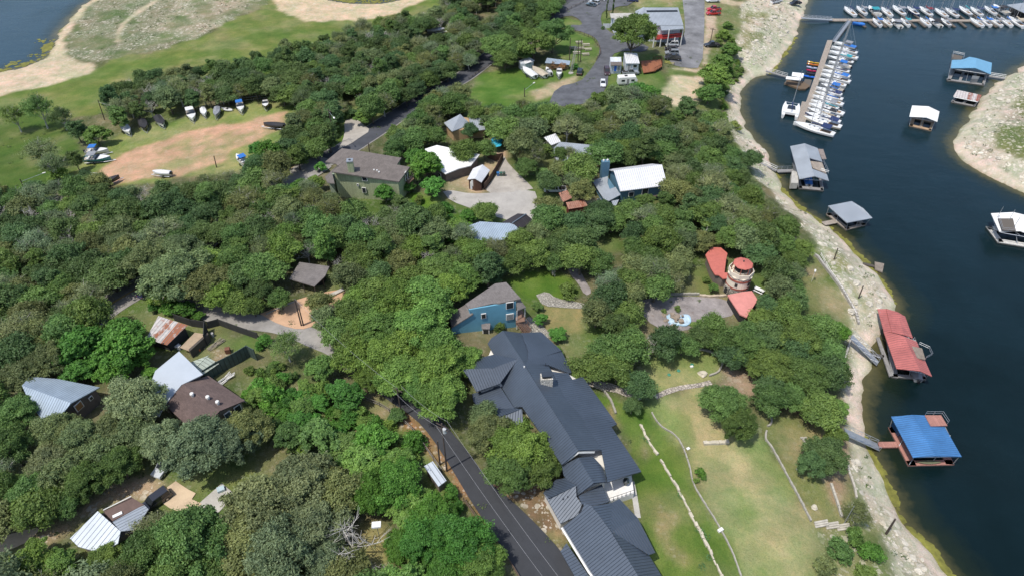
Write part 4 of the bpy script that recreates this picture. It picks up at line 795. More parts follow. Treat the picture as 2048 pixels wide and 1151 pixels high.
v = b.p((703,341,7.6)); cc = MB().box((v.x, v.y, v.z+.9), (1.35, 1.35, 3.6), .1).build('chimney', GREENW, b.root, uv=True); MB().box((v.x, v.y, v.z+2.8), (1.55, 1.55, .25), .1).build('chimney_cap', STEEL, cc); MB().lathe([(.3, v.z+2.9), (.3, v.z+3.05)], 8, (v.x, v.y)).build('flue', DKTRIM, cc)
mb = MB()
for x, y in ((720,337),(724.5,338),(728,338.5),(748,340),(754,341),(758,344)):
    u = b.p((x, y, 7.1)); MB().box((u.x, u.y, u.z), (.3, .3, .3)).build('roof_vent', WHITE_P, b.root)
bl = MB().prism([P(x, y, b.zb+3.6) for x, y in ((811,362),(823,350),(828,357),(817,367))], b.zb+3.4, b.zb+3.6).build('balcony', M('reddish_wood'), b.root)
mb = MB(); pts = [P(x, y, b.zb+3.6) for x, y in ((811,362),(817,367),(828,357),(823,350))]
for i in range(3):
    for k in range(5): u = pts[i].lerp(pts[i+1], k/4); mb.beam(u, u+Vector((0, 0, 1)), .07)
    mb.beam(pts[i]+Vector((0, 0, 1)), pts[i+1]+Vector((0, 0, 1)), .12)
mb.build('railing', WOOD, bl)
# ---- flat white roofed house, small garage, upper cottage
b = Bld('white_roofed_house', 'low house with a flat white roof under an open-crowned oak', 905, 335)
b.roof([[(849.8,298,4.0),(873.7,290.4,3.5),(959.5,308.8,3.5),(942,331,3.5),(918,337,3.6),(891,348,3.5),(861.7,327.3,3.8)]], WHITER, t=.25)
b.walls([(853,299,3.6),(875,292,3.4),(957,310,3.4),(941,330,3.4),(891,346,3.4),(863,326,3.6)], GREYWALL, .35)
q0, q1 = b.p((861,325,3.5)), b.p((891,346,3.4)); wall_window(b, 880, 350, q0, q1, .9, 1.0); 
b = Bld('small_garage', 'tiny brown garage with a white metal roof and arched white door', 955, 372, 'garage')
b.roof([[(965,329,3.9),(950,357,3.9),(934.5,358.8,2.9),(946,337,2.9)],[(965,329,3.9),(980,340.3,2.7),(963,364.6,2.7),(950,357,3.9)]], WMETAL, t=.15)
b.walls([(936.5,359.5,2.8),(949.7,358,3.7),(962.5,364.5,2.6),(978.5,341,2.6),(965,331,3.6),(946.5,338.5,2.8)], BROWNW, .12)
q0, q1 = b.p((936.5,359.5,2.8)), b.p((962.5,364.5,2.6))
d_ = wall_window(b, 949, 372, q0, q1, 1.9, 1.9, pane=M('garage_door_white', (.6, .62, .66), .5, var=.06), name='garage_door'); v = on_wall(949, 372, q0, q1)
MB().tube((v.x, v.y-.22, v.z+.95), (v.x, v.y+.02, v.z+.95), 1.0, n=16).build('arch', TRIM, d_)
b = Bld('cottage', 'cottage with a pale metal gable roof half hidden behind trees above the flat white roof', 925, 262)
b.roof([[(920.4,228.5,6.2),(904,263.2,3.8),(887.8,245.8,3.8)],[(920.4,228.5,6.2),(942,249,3.8),(904,263.2,3.8)],[(937.7,235,4.6),(958.4,232.8,4.6),(978,258,3.6),(950,262,3.6),(940,248,4.2)]], GMETAL, t=.2)
b.walls([(889,246,3.6),(904,262,3.6),(940,258,3.6),(972,258,3.4),(955,236,3.6),(921,232,4.4)], TANW, .4, zlow=-2)
# ---- grey cluster
b = Bld('grey_roofed_house', 'rambling low house with several overlapping grey metal roofs in the woods', 1145, 318)
b.roof([[(1087.8,274.8,3.9),(1111,267,4.1),(1121.7,283.4,3.3),(1102.6,290.4,3.1)]], WMETAL, t=.15, name='shed_roof')
b.roof([[(1107.8,295.6,4.1),(1120,284,4.2),(1191,291,4.0),(1184,309.5,3.2),(1148,305,3.4),(1107.8,307.8,3.3)]], GMETAL, t=.18)
b.roof([[(1107.8,310,3.2),(1137,308.5,3.2),(1136,318,2.9),(1116.8,326,2.8)]], GMETAL, t=.15, name='porch_roof')
b.walls([(1109,297,3.2),(1188,293,3.2),(1182,308,3.1),(1110,307,3.1)], TRIM, .2); b.walls([(1092,276,3.0),(1110,270,3.0),(1118,284,2.9),(1103,289,2.9)], STUC_W, .2)
for x, y in ((1109,311),(1116,325),(1134,317)): u = b.p((x, y, 2.8)); MB().beam((u.x, u.y, b.zb-.5), u, .12).build('post', TRIM, b.root)
# ---- white metal roof, slate walls
b = Bld('slate_blue_house', 'slate blue house with a big bright white metal roof and blue chimney', 1275, 385, zb=G(1280, 395).z)
b.roof([[(1227.7,341.7,7.0),(1324,329.5,7.0),(1334.6,370.3,4.2),(1240.8,382.5,4.2)],[(1227.7,341.7,7.0),(1215.6,339,4.8),(1304,327.5,4.8),(1324,329.5,7.0)]], WMETAL, t=.2)
b.roof([[(1184.3,361.7,2.9),(1216.4,350.4,3.6),(1215,366,3.5),(1219.5,378.5,3.5),(1231,373.8,3.7),(1241,389.5,3.2),(1212,405,2.8)]], GMETAL, t=.18, name='side_roof')
b.roof([[(1223,402,3.0),(1238,399,3.0),(1232,412,2.6),(1226,410,2.6)]], GMETAL, t=.12, name='porch_roof')
b.walls([(1229,343,6.6),(1241,381,4.1),(1333,369.5,4.1),(1322,331,6.6),(1303,329,4.7),(1217,340,4.7)], SLATEW, .3, zlow=-2.5)
b.walls([(1188,362,2.8),(1216,352,3.4),(1240,388,3.0),(1212,403,2.7)], SLATEW, .3)
v = b.p((1208,352,3.4)); cc = MB().box((v.x, v.y, v.z+1.5), (2.0, 1.2, 6.0), .2).build('chimney', SLATEW, b.root)
for sx in (-.5, .5): MB().lathe([(.22, v.z+4.4), (.26, v.z+4.8), (.1, v.z+5.0)], 8, (v.x+sx, v.y+sx*.2)).build('flue', TRIM, cc)
q0, q1 = b.p((1241,381,4.1)), b.p((1333,369.5,4.1)); wall_window(b, 1290, 382, q0, q1, 1.5, 1.6); wall_window(b, 1262, 388, q0, q1, 1.2, 1.2)
dk = MB().prism([P(x, y, b.zb+1.2) for x, y in ((1292,396),(1318,392),(1328,378),(1300,382))], b.zb+1.0, b.zb+1.2).build('porch_deck', WOOD, b.root)
mb = MB(); mb.beam(P(1290, 392, b.zb+.4), P(1306, 381, b.zb+2.2), .14); mb.beam(P(1316, 392, b.zb+.4), P(1314, 382, b.zb+2.2), .12); mb.build('stair_rail', TRIM, dk)
# ---- red sheds
b = Bld('red_shed', 'small barn-red shed with a rust-red tin roof beside the white pickup', 1155, 418, 'shed')
b.roof([[(1132,405,3.0),(1168.6,399,3.0),(1175.6,412,2.5),(1136.5,418.5,2.5)]], RUSTD, t=.08); b.walls([(1133,406,2.7),(1168,400.5,2.7),(1174.5,412,2.4),(1137,418,2.4)], REDW, .08)
b = Bld('rusty_leanto', 'open lean-to with a dull rusty roof between the white pickup and the red shed', 1130, 395, 'shed')
b.roof([[(1117.4,386,2.6),(1133.9,380,2.6),(1145,395.5,2.3),(1126,404,2.3)]], RUSTD, t=.08); b.walls([(1118,387,2.3),(1133,381,2.3),(1143,395,2.1),(1126,402,2.1)], WOOD, .3)
# ---- dark and light blue roof by the cul-de-sac
b = Bld('two_tone_roofed_house', 'low house with one charcoal and one pale blue roof slope below the cul-de-sac', 1005, 465)
b.roof([[(1004,444.6,3.6),(1035.5,427,3.6),(1052,428,4.4),(1024.6,446,4.5)],[(1024.6,446,4.5),(1052,428,4.4),(1066,440,3.2),(1042,460,3.2)]], M('charcoal_roof', (.035,.03,.035), .8, var=.15, kind='plank', sp=.6), t=.15)
b.roof([[(935.6,452,3.4),(960,443,3.8),(1004,446,3.6),(1024.6,446,4.3),(1042,461,3.2),(1000,482,2.9),(958,494,2.9),(946,470,3.0)]], BMETAL, t=.15, name='side_roof')
b.walls([(940,454,3.0),(1004,447,3.0),(1035,430,3.2),(1062,440,3.0),(1040,460,2.9),(960,490,2.6)], STUC_W, .6)
mb = MB(); mb.beam(b.p((1024.6,445.7,4.6)), b.p((1052,427.6,4.5)), .25); mb.build('ridge_cap', BMETAL, b.root)
# ---- restaurant and the small buildings at the top
b = Bld('restaurant', 'large grey metal-roofed restaurant with a red railed upper deck', 1325, 70, 'restaurant', zb=G(1330, 85).z)
b.roof([[(1288,15.4,8.6),(1356.3,15.4,8.6),(1366.6,50.2,6.6),(1320,51,6.6),(1286.6,49.2,6.6),(1282,27,7.6)],[(1320,50.4,6.4),(1366.6,49.7,6.4),(1366.6,57.4,6.0),(1323.5,61,6.0)],[(1270,23,7.0),(1288,14,8.4),(1284,27,7.4),(1274,30,7.0)]], GMETAL, t=.3)
b.roof([[(1228,36,5.2),(1285,37,5.2),(1287,45,4.9),(1234,43,4.9)],[(1220,27,4.0),(1285,26,4.2),(1286,36,4.0),(1222,36,4.0)],[(1232,44,4.2),(1288,48,4.2),(1300,62,4.2),(1240,62,4.2)]], M('tan_flat_roof', (.42, .40, .36), .8, var=.2), t=.3, name='flat_roof')
b.walls([(1290,17,7.5),(1355,17,7.5),(1364,49,6.2),(1322,54,6.0),(1300,50,6.2),(1285,48,6.2)], WHITEW, .4); b.walls([(1222,28,3.9),(1284,28,3.9),(1296,60,3.9),(1242,61,3.9)], WHITEW, .3)
v0, v1 = b.p((1293,21,8.4)), b.p((1355,20.5,8.4)); mb = MB(); mb.slab([v0, v1, v1+Vector((0, -1.0, -.3)), v0+Vector((0, -1.0, -.3))], .35); mb.build('skylight', GLASS, b.root)
fl = b.zb+3.0; dkp = [P(x, y, fl) for x, y in ((1308,80),(1364,73),(1364,66),(1312,66))]; dk = MB().prism(dkp, fl-.25, fl).build('upper_deck', M('deck_red', (.32, .03, .025), .7, var=.2), b.root)
mb = MB(); RR = M('deck_red')
for i in ((0, 1), (1, 2), (0, 3)):
    a, c = dkp[i[0]], dkp[i[1]]; n = max(3, int((c-a).length/.35))
    for k in range(n+1): u = a.lerp(c, k/n); mb.beam(u, u+Vector((0, 0, 1.05)), .06)
    mb.beam(a+Vector((0, 0, 1.05)), c+Vector((0, 0, 1.05)), .14)
mb.build('railing', RR, dk)
for k in range(5):
    u = dkp[0].lerp(dkp[1], k/4); MB().tube((u.x, u.y, b.zb-.5), (u.x, u.y, b.zb+6.0 if k % 2 == 0 else fl), .2, n=8).build('column', TRIM, b.root)
MB().box((dkp[3].x+3, dkp[3].y+.6, fl+1.2), (5, .1, 2.0)).build('dark_doorway', DKW, b.root)
b = Bld('yard_screen', 'small white board screen left of the cypress trees', 1213, 54, 'screen')
a, c = P(1206, 57, b.zb), P(1221, 58, b.zb); MB().box((a.lerp(c, .5).x, a.y, b.zb+.9), (2.8, .08, 1.8)).build('panel', WHITEW, b.root, uv=True)
for u in (a, c): MB().beam(u, u+Vector((0, 0, 2)), .12).build('post', TRIM, b.root)
b = Bld('ticket_hut', 'small white-walled building with a dark roof and a blue poster by the lot', 1232, 135, 'building')
b.roof([[(1220,114.8,3.6),(1242.5,114.8,3.6),(1244,131,3.4),(1221.5,131,3.4)]], SHING, t=.15); b.walls([(1220,114,3.9),(1242.5,114,3.9),(1243.5,130,3.3),(1221.5,130,3.3)], WHITEW, .05, drop=.05)
q0, q1 = b.p((1221.5,130,3.3)), b.p((1243.5,130,3.3)); wall_window(b, 1230.5, 137, q0, q1, .9, 1.9, pane=M('blue_poster', (.03, .12, .45), .5, var=.1), name='poster_panel'); wall_window(b, 1237, 137, q0, q1, .8, 1.8, name='door', pane=M('grey_door', (.25, .25, .26), .5))
b = Bld('white_trailer_building', 'boxy white trailer building with a bright white roof next to the wooden deck', 1264, 130, 'trailer')
b.roof([[(1247.6,105.6,4.0),(1274.3,106.6,4.0),(1279.4,127,4.0),(1251.8,127,4.0)]], WMETAL, t=.12); b.walls([(1248,106,3.9),(1274,107,3.9),(1278.6,126.5,3.9),(1252,126.5,3.9)], WHITEW, .1)
q0, q1 = b.p((1252,126.5,3.9)), b.p((1278.6,126.5,3.9)); wall_window(b, 1258, 134, q0, q1, .9, 1.8, name='door', pane=M('grey_door')); wall_window(b, 1270, 132, q0, q1, 1.2, .9)
b = Bld('wooden_deck', 'reddish wooden deck in front of the white trailer building', 1300, 132, 'deck')
MB().prism([P(x, y, b.zb+.8) for x, y in ((1281,122),(1322,119),(1324,133),(1310,142),(1287,146))], b.zb+.55, b.zb+.8).build('deck_boards', REDWOOD, b.root, uv=True)
mb = MB(); rp_ = [P(x, y, b.zb+.8) for x, y in ((1306,120),(1323,119),(1324,134),(1308,142))]
for i in range(3):
    for k in range(6): u = rp_[i].lerp(rp_[i+1], k/5); mb.beam(u-Vector((0, 0, .8)), u+Vector((0, 0, 1)), .1)
    mb.beam(rp_[i]+Vector((0, 0, 1)), rp_[i+1]+Vector((0, 0, 1)), .12)
mb.build('railing', REDWOOD, b.root)
b = Bld('white_shed', 'small white garden shed with a white gable roof on the boat lawn', 1053, 128, 'shed')
b.roof([[(1045,117,3.0),(1058,114,3.4),(1063,124,3.4),(1050,128,2.6)],[(1058,114,3.4),(1069,121,2.7),(1063,126,2.7),(1062,124,3.2)]], WMETAL, t=.1); b.walls([(1037,121,2.7),(1058,115,3.0),(1068,121,2.6),(1062,127,2.6),(1040,127,2.6)], WHITEW, .1)
b = Bld('blue_roofed_shed', 'low tan shed with a pale blue metal roof behind two rusty shrubs', 1115, 130, 'shed')
b.roof([[(1094,116,3.0),(1141,122,3.0),(1139,130,2.5),(1090,126,2.5)]], BMETAL, t=.1); b.walls([(1094,117,2.8),(1140,122,2.8),(1138,129,2.4),(1091,125,2.4)], TANW, .2)
b = Bld('blue_cabin', 'dark cabin with a blue side wall hidden under the oaks left of the boat lawn', 1062, 92, 'cabin')
b.roof([[(1045,88,3.8),(1062,84,4.2),(1068,98,4.2),(1050,105,3.4)],[(1062,84,4.2),(1074,94,3.3),(1068,98,4.1)]], SHING, t=.12); b.walls([(1047,89,3.2),(1062,86,3.4),(1073,94,3.2),(1050,104,3.2)], SLATEW, .2)
# ---- huts and houses at the lower left
b = Bld('carport_hut', 'open hut with a grey-brown shingle roof above the orange dirt lot', 618, 560, 'hut')
b.roof([[(598.7,524,3.6),(658.8,532.4,3.3),(650,552,3.0),(628.7,572.5,2.9),(578.7,557.4,3.1)]], SHING_G, t=.2); b.walls([(602,527,3.3),(655,534,3.1),(648,550,2.9),(612,556,2.9),(592,546,2.9)], DKW, .8)
for x, y in ((581,557),(628,571),(605,564),(645,556)): u = b.p((x, y, 2.8)); MB().beam((u.x, u.y, b.zb-.5), u, .16).build('post', WOOD, b.root)
b = Bld('brown_roofed_house', 'house with a low reddish-brown shingle roof and three white roof vents', 420, 815, zb=G(430, 850).z)
b.roof([[(365.4,767.3,5.0),(416.4,750.2,3.8),(489.4,800,3.8),(439.5,820.8,5.0)],[(365.4,767.3,5.0),(439.5,820.8,5.0),(424,838,3.8),(372,848,3.4),(330,808.6,3.6)]], SHING_R, t=.25)
b.walls([(366,770,4.8),(416,753,3.6),(486,801,3.6),(440,822,4.7),(424,838,3.6),(374,845,3.3),(334,808,3.5)], M('beige_wall', (.30, .24, .18), .85, var=.12), .35, zlow=-2.5)
for x, y in ((385,790), (416.5,796), (436,806)):
    u = b.p((x, y, 5.0)); MB().lathe([(.22, u.z-.2), (.22, u.z+.25), (.36, u.z+.35), (.3, u.z+.6), (.05, u.z+.7)], 10, (u.x, u.y)).build('roof_vent', TRIM, b.root)
q0, q1 = b.p((440,822,4.7)), b.p((486,801,3.6)); wall_window(b, 475, 816, q0, q1, 1.0, 1.4); wall_window(b, 455, 829, q0, q1, .9, 1.3, pane=M('blue_grey_glass', (.05, .08, .12), .2))
b = Bld('lean_to_house', 'building with one large smooth pale grey metal roof slope beside the brown shingle roof', 355, 770)
b.roof([[(358,701.6,5.2),(405.5,747.8,5.2),(363,768.5,4.6),(330,808,3.8),(292.4,789,3.4),(310.6,740.5,3.8)]], M('smooth_grey_metal', (.42, .46, .50), .45, metal=.15, var=.06, sc=.2), t=.2)
b.roof([[(292,812,3.0),(306,806,3.2),(330,808,3.5),(318,832,2.8),(285,826,2.7)]], WMETAL, t=.15, name='lower_roof')
b.walls([(358,704,4.8),(403,747,4.8),(362,767,4.3),(328,806,3.5),(295,787,3.2),(312,742,3.5)], GREYWALL, .4)
b = Bld('greenhouse', 'small greenhouse with mossy translucent panels beside the pale grey roof', 412, 735, 'greenhouse')
b.roof([[(381,723.5,2.8),(419,709,3.0),(410,716,3.2),(388,738,3.1)],[(388,738,3.1),(412,712,3.2),(438.3,726,2.4),(406.7,747.8,2.4)]], M('translucent_panel', (.36, .40, .33), .5, var=.2, kind='seam', sp=.7), t=.06)
b.walls([(383,724,2.5),(418,711,2.6),(436,726,2.2),(407,746,2.2)], M('mossy_panel', (.16, .18, .12), .8), .1)
b = Bld('rusty_shed', 'shed with a rust-streaked corrugated tin roof beside the lane', 345, 665, 'shed')
b.roof([[(316.7,631,3.4),(375,649.3,3.4),(333.8,689.4,2.6),(292,676,2.6)]], RUSTM, t=.08); b.walls([(318,633,3.1),(372,650,3.1),(334,686,2.4),(296,675,2.4)], BLKW, .35)
b = Bld('plywood_deck', 'tan plywood platform between the rusty shed and the black fence', 385, 682, 'platform')
MB().prism([P(x, y, b.zb+1.6) for x, y in ((389.7,664),(414,668),(378,701),(360,694))], b.zb+1.45, b.zb+1.6).build('deck', M('plywood', (.36, .27, .18), .85, var=.15), b.root)
MB().prism([P(x, y, b.zb+1.5) for x, y in ((416,667),(418,670),(381,704),(378,701))], b.zb-.3, b.zb+1.9).build('side_board', WOOD, b.root)
b = Bld('blue_roofed_house', 'house with a pale blue metal gable roof under the trees at the left', 110, 810, zb=G(130, 830).z)
b.roof([[(43.8,769.9,5.2),(60,752,3.8),(116.7,757,3.8),(199.4,773.5,3.6),(142,805,5.2)],[(43.8,769.9,5.2),(142,805,5.2),(120,832,3.6),(84,838,3.4),(62,810,3.8)]], BMETAL, t=.2)
b.roof([[(84,848,3.2),(118,838,3.2),(102,888,2.6),(72,870,2.6)]], BMETAL, t=.15, name='lower_roof')
b.walls([(46,772,4.8),(118,760,3.6),(195,775,3.4),(142,807,4.8),(118,830,3.4),(86,834,3.3),(64,808,3.6)], GREYWALL, .4, zlow=-2)
q0, q1 = b.p((142,807,4.8)), b.p((195,775,3.4)); wall_window(b, 157, 811, q0, q1, 1.2, 1.3, pane=M('amber_glass', (.25, .12, .05), .3)); wall_window(b, 181, 795, q0, q1, .5, .6)
b = Bld('ribbed_roof_house', 'house with a pale ribbed metal roof and a flat brown section at the lower left', 230, 1070)
b.roof([[(195.4,1021,4.6),(241,1061.3,4.6),(236,1085,4.0),(205,1105,3.4),(156.5,1092,3.0),(140,1075.4,3.0)]], M('ribbed_white_metal', (.52, .56, .60), .42, metal=.15, var=.08, sc=.3, kind='seam', sp=.8), t=.2)
b.roof([[(224.8,1042.5,4.4),(288,1008,3.8),(297,1017,3.7),(269.5,1058,3.8),(241,1061.3,4.6)]], GMETAL, t=.18, name='side_roof')
b.roof([[(206,1021,3.8),(262.5,993,3.8),(288,1008,3.7),(224.8,1041,4.1)]], M('brown_flat_roof', (.13, .085, .07), .9, var=.15), t=.15, name='flat_roof')
b.walls([(160,1090,2.8),(142,1075,2.8),(196,1024,4.2),(262,996,3.6),(294,1016,3.4),(268,1056,3.4),(236,1084,3.6)], GREYWALL, .35)
u = b.p((236,1030,3.9)); MB().box((u.x, u.y, u.z+.15), (1.3, .5, .3), .6).build('roof_hatch', TRIM, b.root); mb = MB(); mb.beam(b.p((206,1019,4.1)), b.p((262.5,991,4.1)), .15); mb.build('parapet', TRIM, b.root)
b = Bld('roadside_leanto', 'small lean-to with a pale ribbed metal roof beside the private road', 870, 948, 'shed')
b.roof([[(848,931,2.6),(865.6,921,2.6),(893,960,2.4),(877,972,2.4)]], M('ribbed_white_metal'), t=.1); b.walls([(850,932,2.4),(865,923,2.4),(891,960,2.2),(878,970,2.2)], WOOD, .2)
b = Bld('shingled_cabin', 'grey shingled cabin roof peeking between oaks behind the street', 915, 208, 'cabin', zb=G(915, 214).z)
b.roof([[(905,207,3.4),(918,203,3.8),(928,209,3.8),(912,216,3.2)]], GMETAL, t=.15); b.walls([(906,208,3),(918,205,3.2),(926,209,3.2),(912,215,3)], GREYWALL, .1)
# ---- lighthouse tower
LH = empty('lighthouse_tower', G(1471, 579), 0, 'round cream lighthouse tower with red bands and an octagonal red roof', 'tower'); L0 = LH.location.copy(); lx, ly, lz = L0
CREAM = M('cream_stucco', (.70, .62, .50), .85, var=.08); REDP = M('faded_red_paint', (.46, .13, .10), .7, var=.12); PINKP = M('faded_pink_paint', (.55, .22, .19), .75, var=.12, sc=.5); BAND = M('brick_red_band', (.30, .09, .06), .8, var=.12); STB = M('tower_stone', (.48, .43, .36), .9, kind='stone', sp=.5)
MB().lathe([(2.75, lz-1.5), (2.65, lz+.6), (2.55, lz+1.8)], 28, (lx, ly)).build('stone_base', STB, LH, smooth=False)
MB().lathe([(2.54, lz+1.8), (2.45, lz+4.6)], 28, (lx, ly)).build('shaft', CREAM, LH)
for z in (1.9, 4.0): MB().lathe([(2.58, lz+z), (2.56, lz+z+.45)], 28, (lx, ly)).build('band', BAND, LH)
MB().lathe([(2.3, lz+4.5), (2.75, lz+4.9), (2.75, lz+5.15)], 8, (lx, ly)).build('gallery_floor', CREAM, LH)
mb = MB(); oct_ = [(lx+2.7*math.cos(rad(22.5+45*k)), ly+2.7*math.sin(rad(22.5+45*k))) for k in range(8)]
for k in range(8):
    a, c = Vector(oct_[k]+(lz+5.15,)), Vector(oct_[(k+1) % 8]+(lz+5.15,)); mb.slab([a+Vector((0, 0, .95)), c+Vector((0, 0, .95)), c.lerp(Vector((lx, ly, c.z)), .06)+Vector((0, 0, .95)), a.lerp(Vector((lx, ly, a.z)), .06)+Vector((0, 0, .95))], .95)
mb.build('parapet', CREAM, LH)
MB().lathe([(1.55, lz+5.1), (1.55, lz+7.3)], 8, (lx, ly)).build('lantern_room', GLASS, LH)
MB().lathe([(1.62, lz+5.1), (1.62, lz+5.9)], 8, (lx, ly)).build('lantern_base', CREAM, LH)
for k in range(8):
    t = rad(22.5+45*k); MB().tube((lx+2.05*math.cos(t), ly+2.05*math.sin(t), lz+5.1), (lx+2.05*math.cos(t), ly+2.05*math.sin(t), lz+7.45), .09).build('post', BAND, LH)
MB().lathe([(2.1, lz+7.4), (2.1, lz+7.5), (.12, lz+8.05)], 8, (lx, ly)).build('roof', REDP, LH); MB().lathe([(.18, lz+8.0), (.15, lz+8.3), (.02, lz+8.4)], 8, (lx, ly)).build('finial', DKTRIM, LH)
for t, z in ((-2.05, 3.3), (-.9, 3.4)):
    MB().box((lx+2.5*math.cos(t), ly+2.5*math.sin(t), lz+z), (.3, .55, .8), t).build('window', DKW, LH)
t = -2.7; dm = MB().box((lx+2.7*math.cos(t), ly+2.7*math.sin(t), lz+.9), (.5, 1.3, 2.4), t).build('door_arch', STB, LH); MB().box((lx+2.75*math.cos(t), ly+2.75*math.sin(t), lz+.8), (.5, .85, 1.9), t).build('doorway', DKW, dm)
b = Bld('pink_flat_roof', 'pink painted flat roof terrace at the foot of the lighthouse tower', 1485, 605, 'terrace')
tp = [P(x, y, b.zb+2.2) for x, y in ((1455,589.3),(1485,583),(1503.7,581),(1515.5,599),(1503,618),(1493.4,633.6),(1480,627.7))]
MB().prism(tp, b.zb+1.9, b.zb+2.2).build('roof', PINKP, b.root); c_ = sum(tp, Vector())/len(tp); MB().prism([v.lerp(c_, .06) for v in tp], b.zb-1, b.zb+1.88).build('wall', DKW, b.root)
b = Bld('red_terrace_roof', 'large faded red flat roof behind the lighthouse tower', 1432, 525, 'terrace')
tp = [P(x, y, b.zb+2.6) for x, y in ((1411,509.5),(1422.5,494.8),(1441.7,494.8),(1455,506.6),(1452,520),(1449,545),(1456,545),(1458,556),(1446,557),(1438,550),(1430,549),(1421.8,536))]
MB().prism(tp, b.zb+2.35, b.zb+2.6).build('roof', REDP, b.root); c_ = sum(tp, Vector())/len(tp); MB().prism([v.lerp(c_, .1) for v in tp], b.zb-1, b.zb+2.3).build('wall', GREYWALL, b.root)
# ------------------------------------------------------------------ boathouses and docks
BOATBLUE = M('blue_metal_roof', (.055, .18, .40), .5, metal=.1, var=.2, sc=.3, kind='seam', sp=.45); SKYBLUE = M('sky_blue_metal_roof', (.16, .37, .55), .45, metal=.1, var=.08, kind='seam', sp=.6)
REDMET = M('pink_red_metal_roof', (.44, .135, .12), .5, metal=.1, var=.28, sc=.2, kind='seam', sp=.6); DOCKW = M('dock_boards', (.34, .29, .24), .85, var=.2, kind='plank', sp=.25); DOCKP = M('pink_stained_boards', (.40, .19, .15), .8, var=.15, kind='plank', sp=.25)
DOCKG = M('grey_dock_boards', (.27, .26, .25), .85, var=.2, kind='plank', sp=.25); FLOATM = M('float_foam', (.10, .09, .075), .8, var=.3); HULLW = glossy_paint('white_gelcoat', (.72, .72, .70), .25, .4)
def rail(root, pts, z, h=1.0, mat=None, name='railing', closed=False, step=1.3, par=None):
    mb = MB(); q = pts+([pts[0]] if closed else [])
    for a, c in zip(q[:-1], q[1:]):
        a = Vector((a[0], a[1], z)); c = Vector((c[0], c[1], z)); n = max(1, int((c-a).length/step))
        for k in range(n+1): u = a.lerp(c, k/n); mb.beam(u, u+Vector((0, 0, h)), .06)
        for hh in (h, h*.55): mb.beam(a+Vector((0, 0, hh)), c+Vector((0, 0, hh)), .055)
    return mb.build(name, mat or STEEL, par or root)
def boathouse(label, faces, mat, eave, ridge_z, corners, floor, deckmat, posts=True, name='boathouse', slips=2, walk=1.2, extra=None):
    """faces/corners: picture points with heights above water; floor: picture outline of the deck at deck height"""
    c0 = P(sum(p[0] for p in corners)/len(corners), sum(p[1] for p in corners)/len(corners), eave); root = empty(name, (c0.x, c0.y, 0), 0, label, 'boathouse')
    mb = MB()
    for f in faces: mb.slab([P(a, b_, z) for a, b_, z in f], .14)
    mb.build('roof', mat, root, uv=True)
    cw = [P(a, b_, eave) for a, b_ in corners]; cc = sum(cw, Vector())/len(cw)
    fl = [P(a, b_, .55) for a, b_ in floor] if floor else [Vector((cc.x+(v.x-cc.x)*.93, cc.y+(v.y-cc.y)*.93, .55)) for v in cw]
    # ring walkway plus fingers, leaving the slips open
    A, B_, C_, D = fl; mb = MB(); fmb = MB()
    def strip(a, b_, w, inw):
        d = (b_-a).normalized(); n_ = Vector((-d.y, d.x, 0)); 
        if n_.dot(inw-a) < 0: n_ = -n_
        mb.prism([a, b_, b_+n_*w, a+n_*w], .35, .55); fmb.prism([a+n_*.08+d*.08, b_+n_*.08-d*.08, b_+n_*(w-.08)-d*.08, a+n_*(w-.08)+d*.08], -.3, .34)
    cen = (A+B_+C_+D)/4
    strip(A, B_, walk, cen); strip(C_, D, walk, cen); dd_ = (B_-A).normalized()*walk; d2 = (C_-D).normalized()*walk
    strip(A+dd_*0+Vector((0, 0, .004)), D+Vector((0, 0, .004)), walk*.9, cen); strip(B_+Vector((0, 0, .006)), C_+Vector((0, 0, .006)), walk*.7, cen)
    for k in range(1, slips):
        u, w = A.lerp(B_, k/slips), D.lerp(C_, k/slips); e = (w-u).normalized(); n_ = Vector((-e.y, e.x, 0))*.45
        mb.prism([u-n_, w-n_, w+n_, u+n_], .352, .558)
    mb.build('deck', deckmat, root, uv=True); fmb.build('float', FLOATM, root)
    if posts:
        for i in range(4):
            for t in ((0, .5) if True else (0,)):
                u = cw[i].lerp(cw[(i+1) % 4], t) if len(cw) == 4 else cw[i]; f0 = fl[i].lerp(fl[(i+1) % 4], t); f0 = f0.lerp(cen, .04); u = u.lerp(Vector((cc.x, cc.y, u.z)), .05)
                MB().tube((f0.x, f0.y, .5), (u.x, u.y, u.z-.05), .075).build('post', STEEL, root)
        mb = MB()
        for i in range(4):
            u, w = cw[i].lerp(Vector((cc.x, cc.y, cw[i].z)), .05), cw[(i+1) % 4].lerp(Vector((cc.x, cc.y, cw[i].z)), .05); mb.beam(u-Vector((0, 0, .3)), w-Vector((0, 0, .3)), .14)
        mb.build('beam', STEEL, root)
    root['_'] = 0; del root['_']
    return root, cw, fl
def gangway(label, a, b_, za, zb_, w, mat, rails=True, railmat=None, truss=False):
    A = P(a[0], a[1], za); B_ = P(b_[0], b_[1], zb_); d = (B_-A); d.z = 0; d.normalize(); n_ = Vector((-d.y, d.x, 0))*w/2
    root = empty('gangway', (A.x, A.y, A.z), 0, label, 'gangway'); mb = MB(); mb.slab([A-n_, B_-n_, B_+n_, A+n_], .15); mb.build('deck', mat, root, uv=True)
    if rails:
        for s in (-1, 1):
            mb = MB(); L = (B_-A).length; n = max(2, int(L/1.6)); h = Vector((0, 0, 1.0))
            for k in range(n+1):
                u = A.lerp(B_, k/n)+n_*s; mb.beam(u, u+h, .06)
                if truss and k < n: w_ = A.lerp(B_, (k+1)/n)+n_*s; mb.beam(u, w_+h, .05)
            mb.beam(A+n_*s+h, B_+n_*s+h, .08); mb.beam(A+n_*s+h*.5, B_+n_*s+h*.5, .05); mb.build('railing', railmat or STEEL, root)
    return root
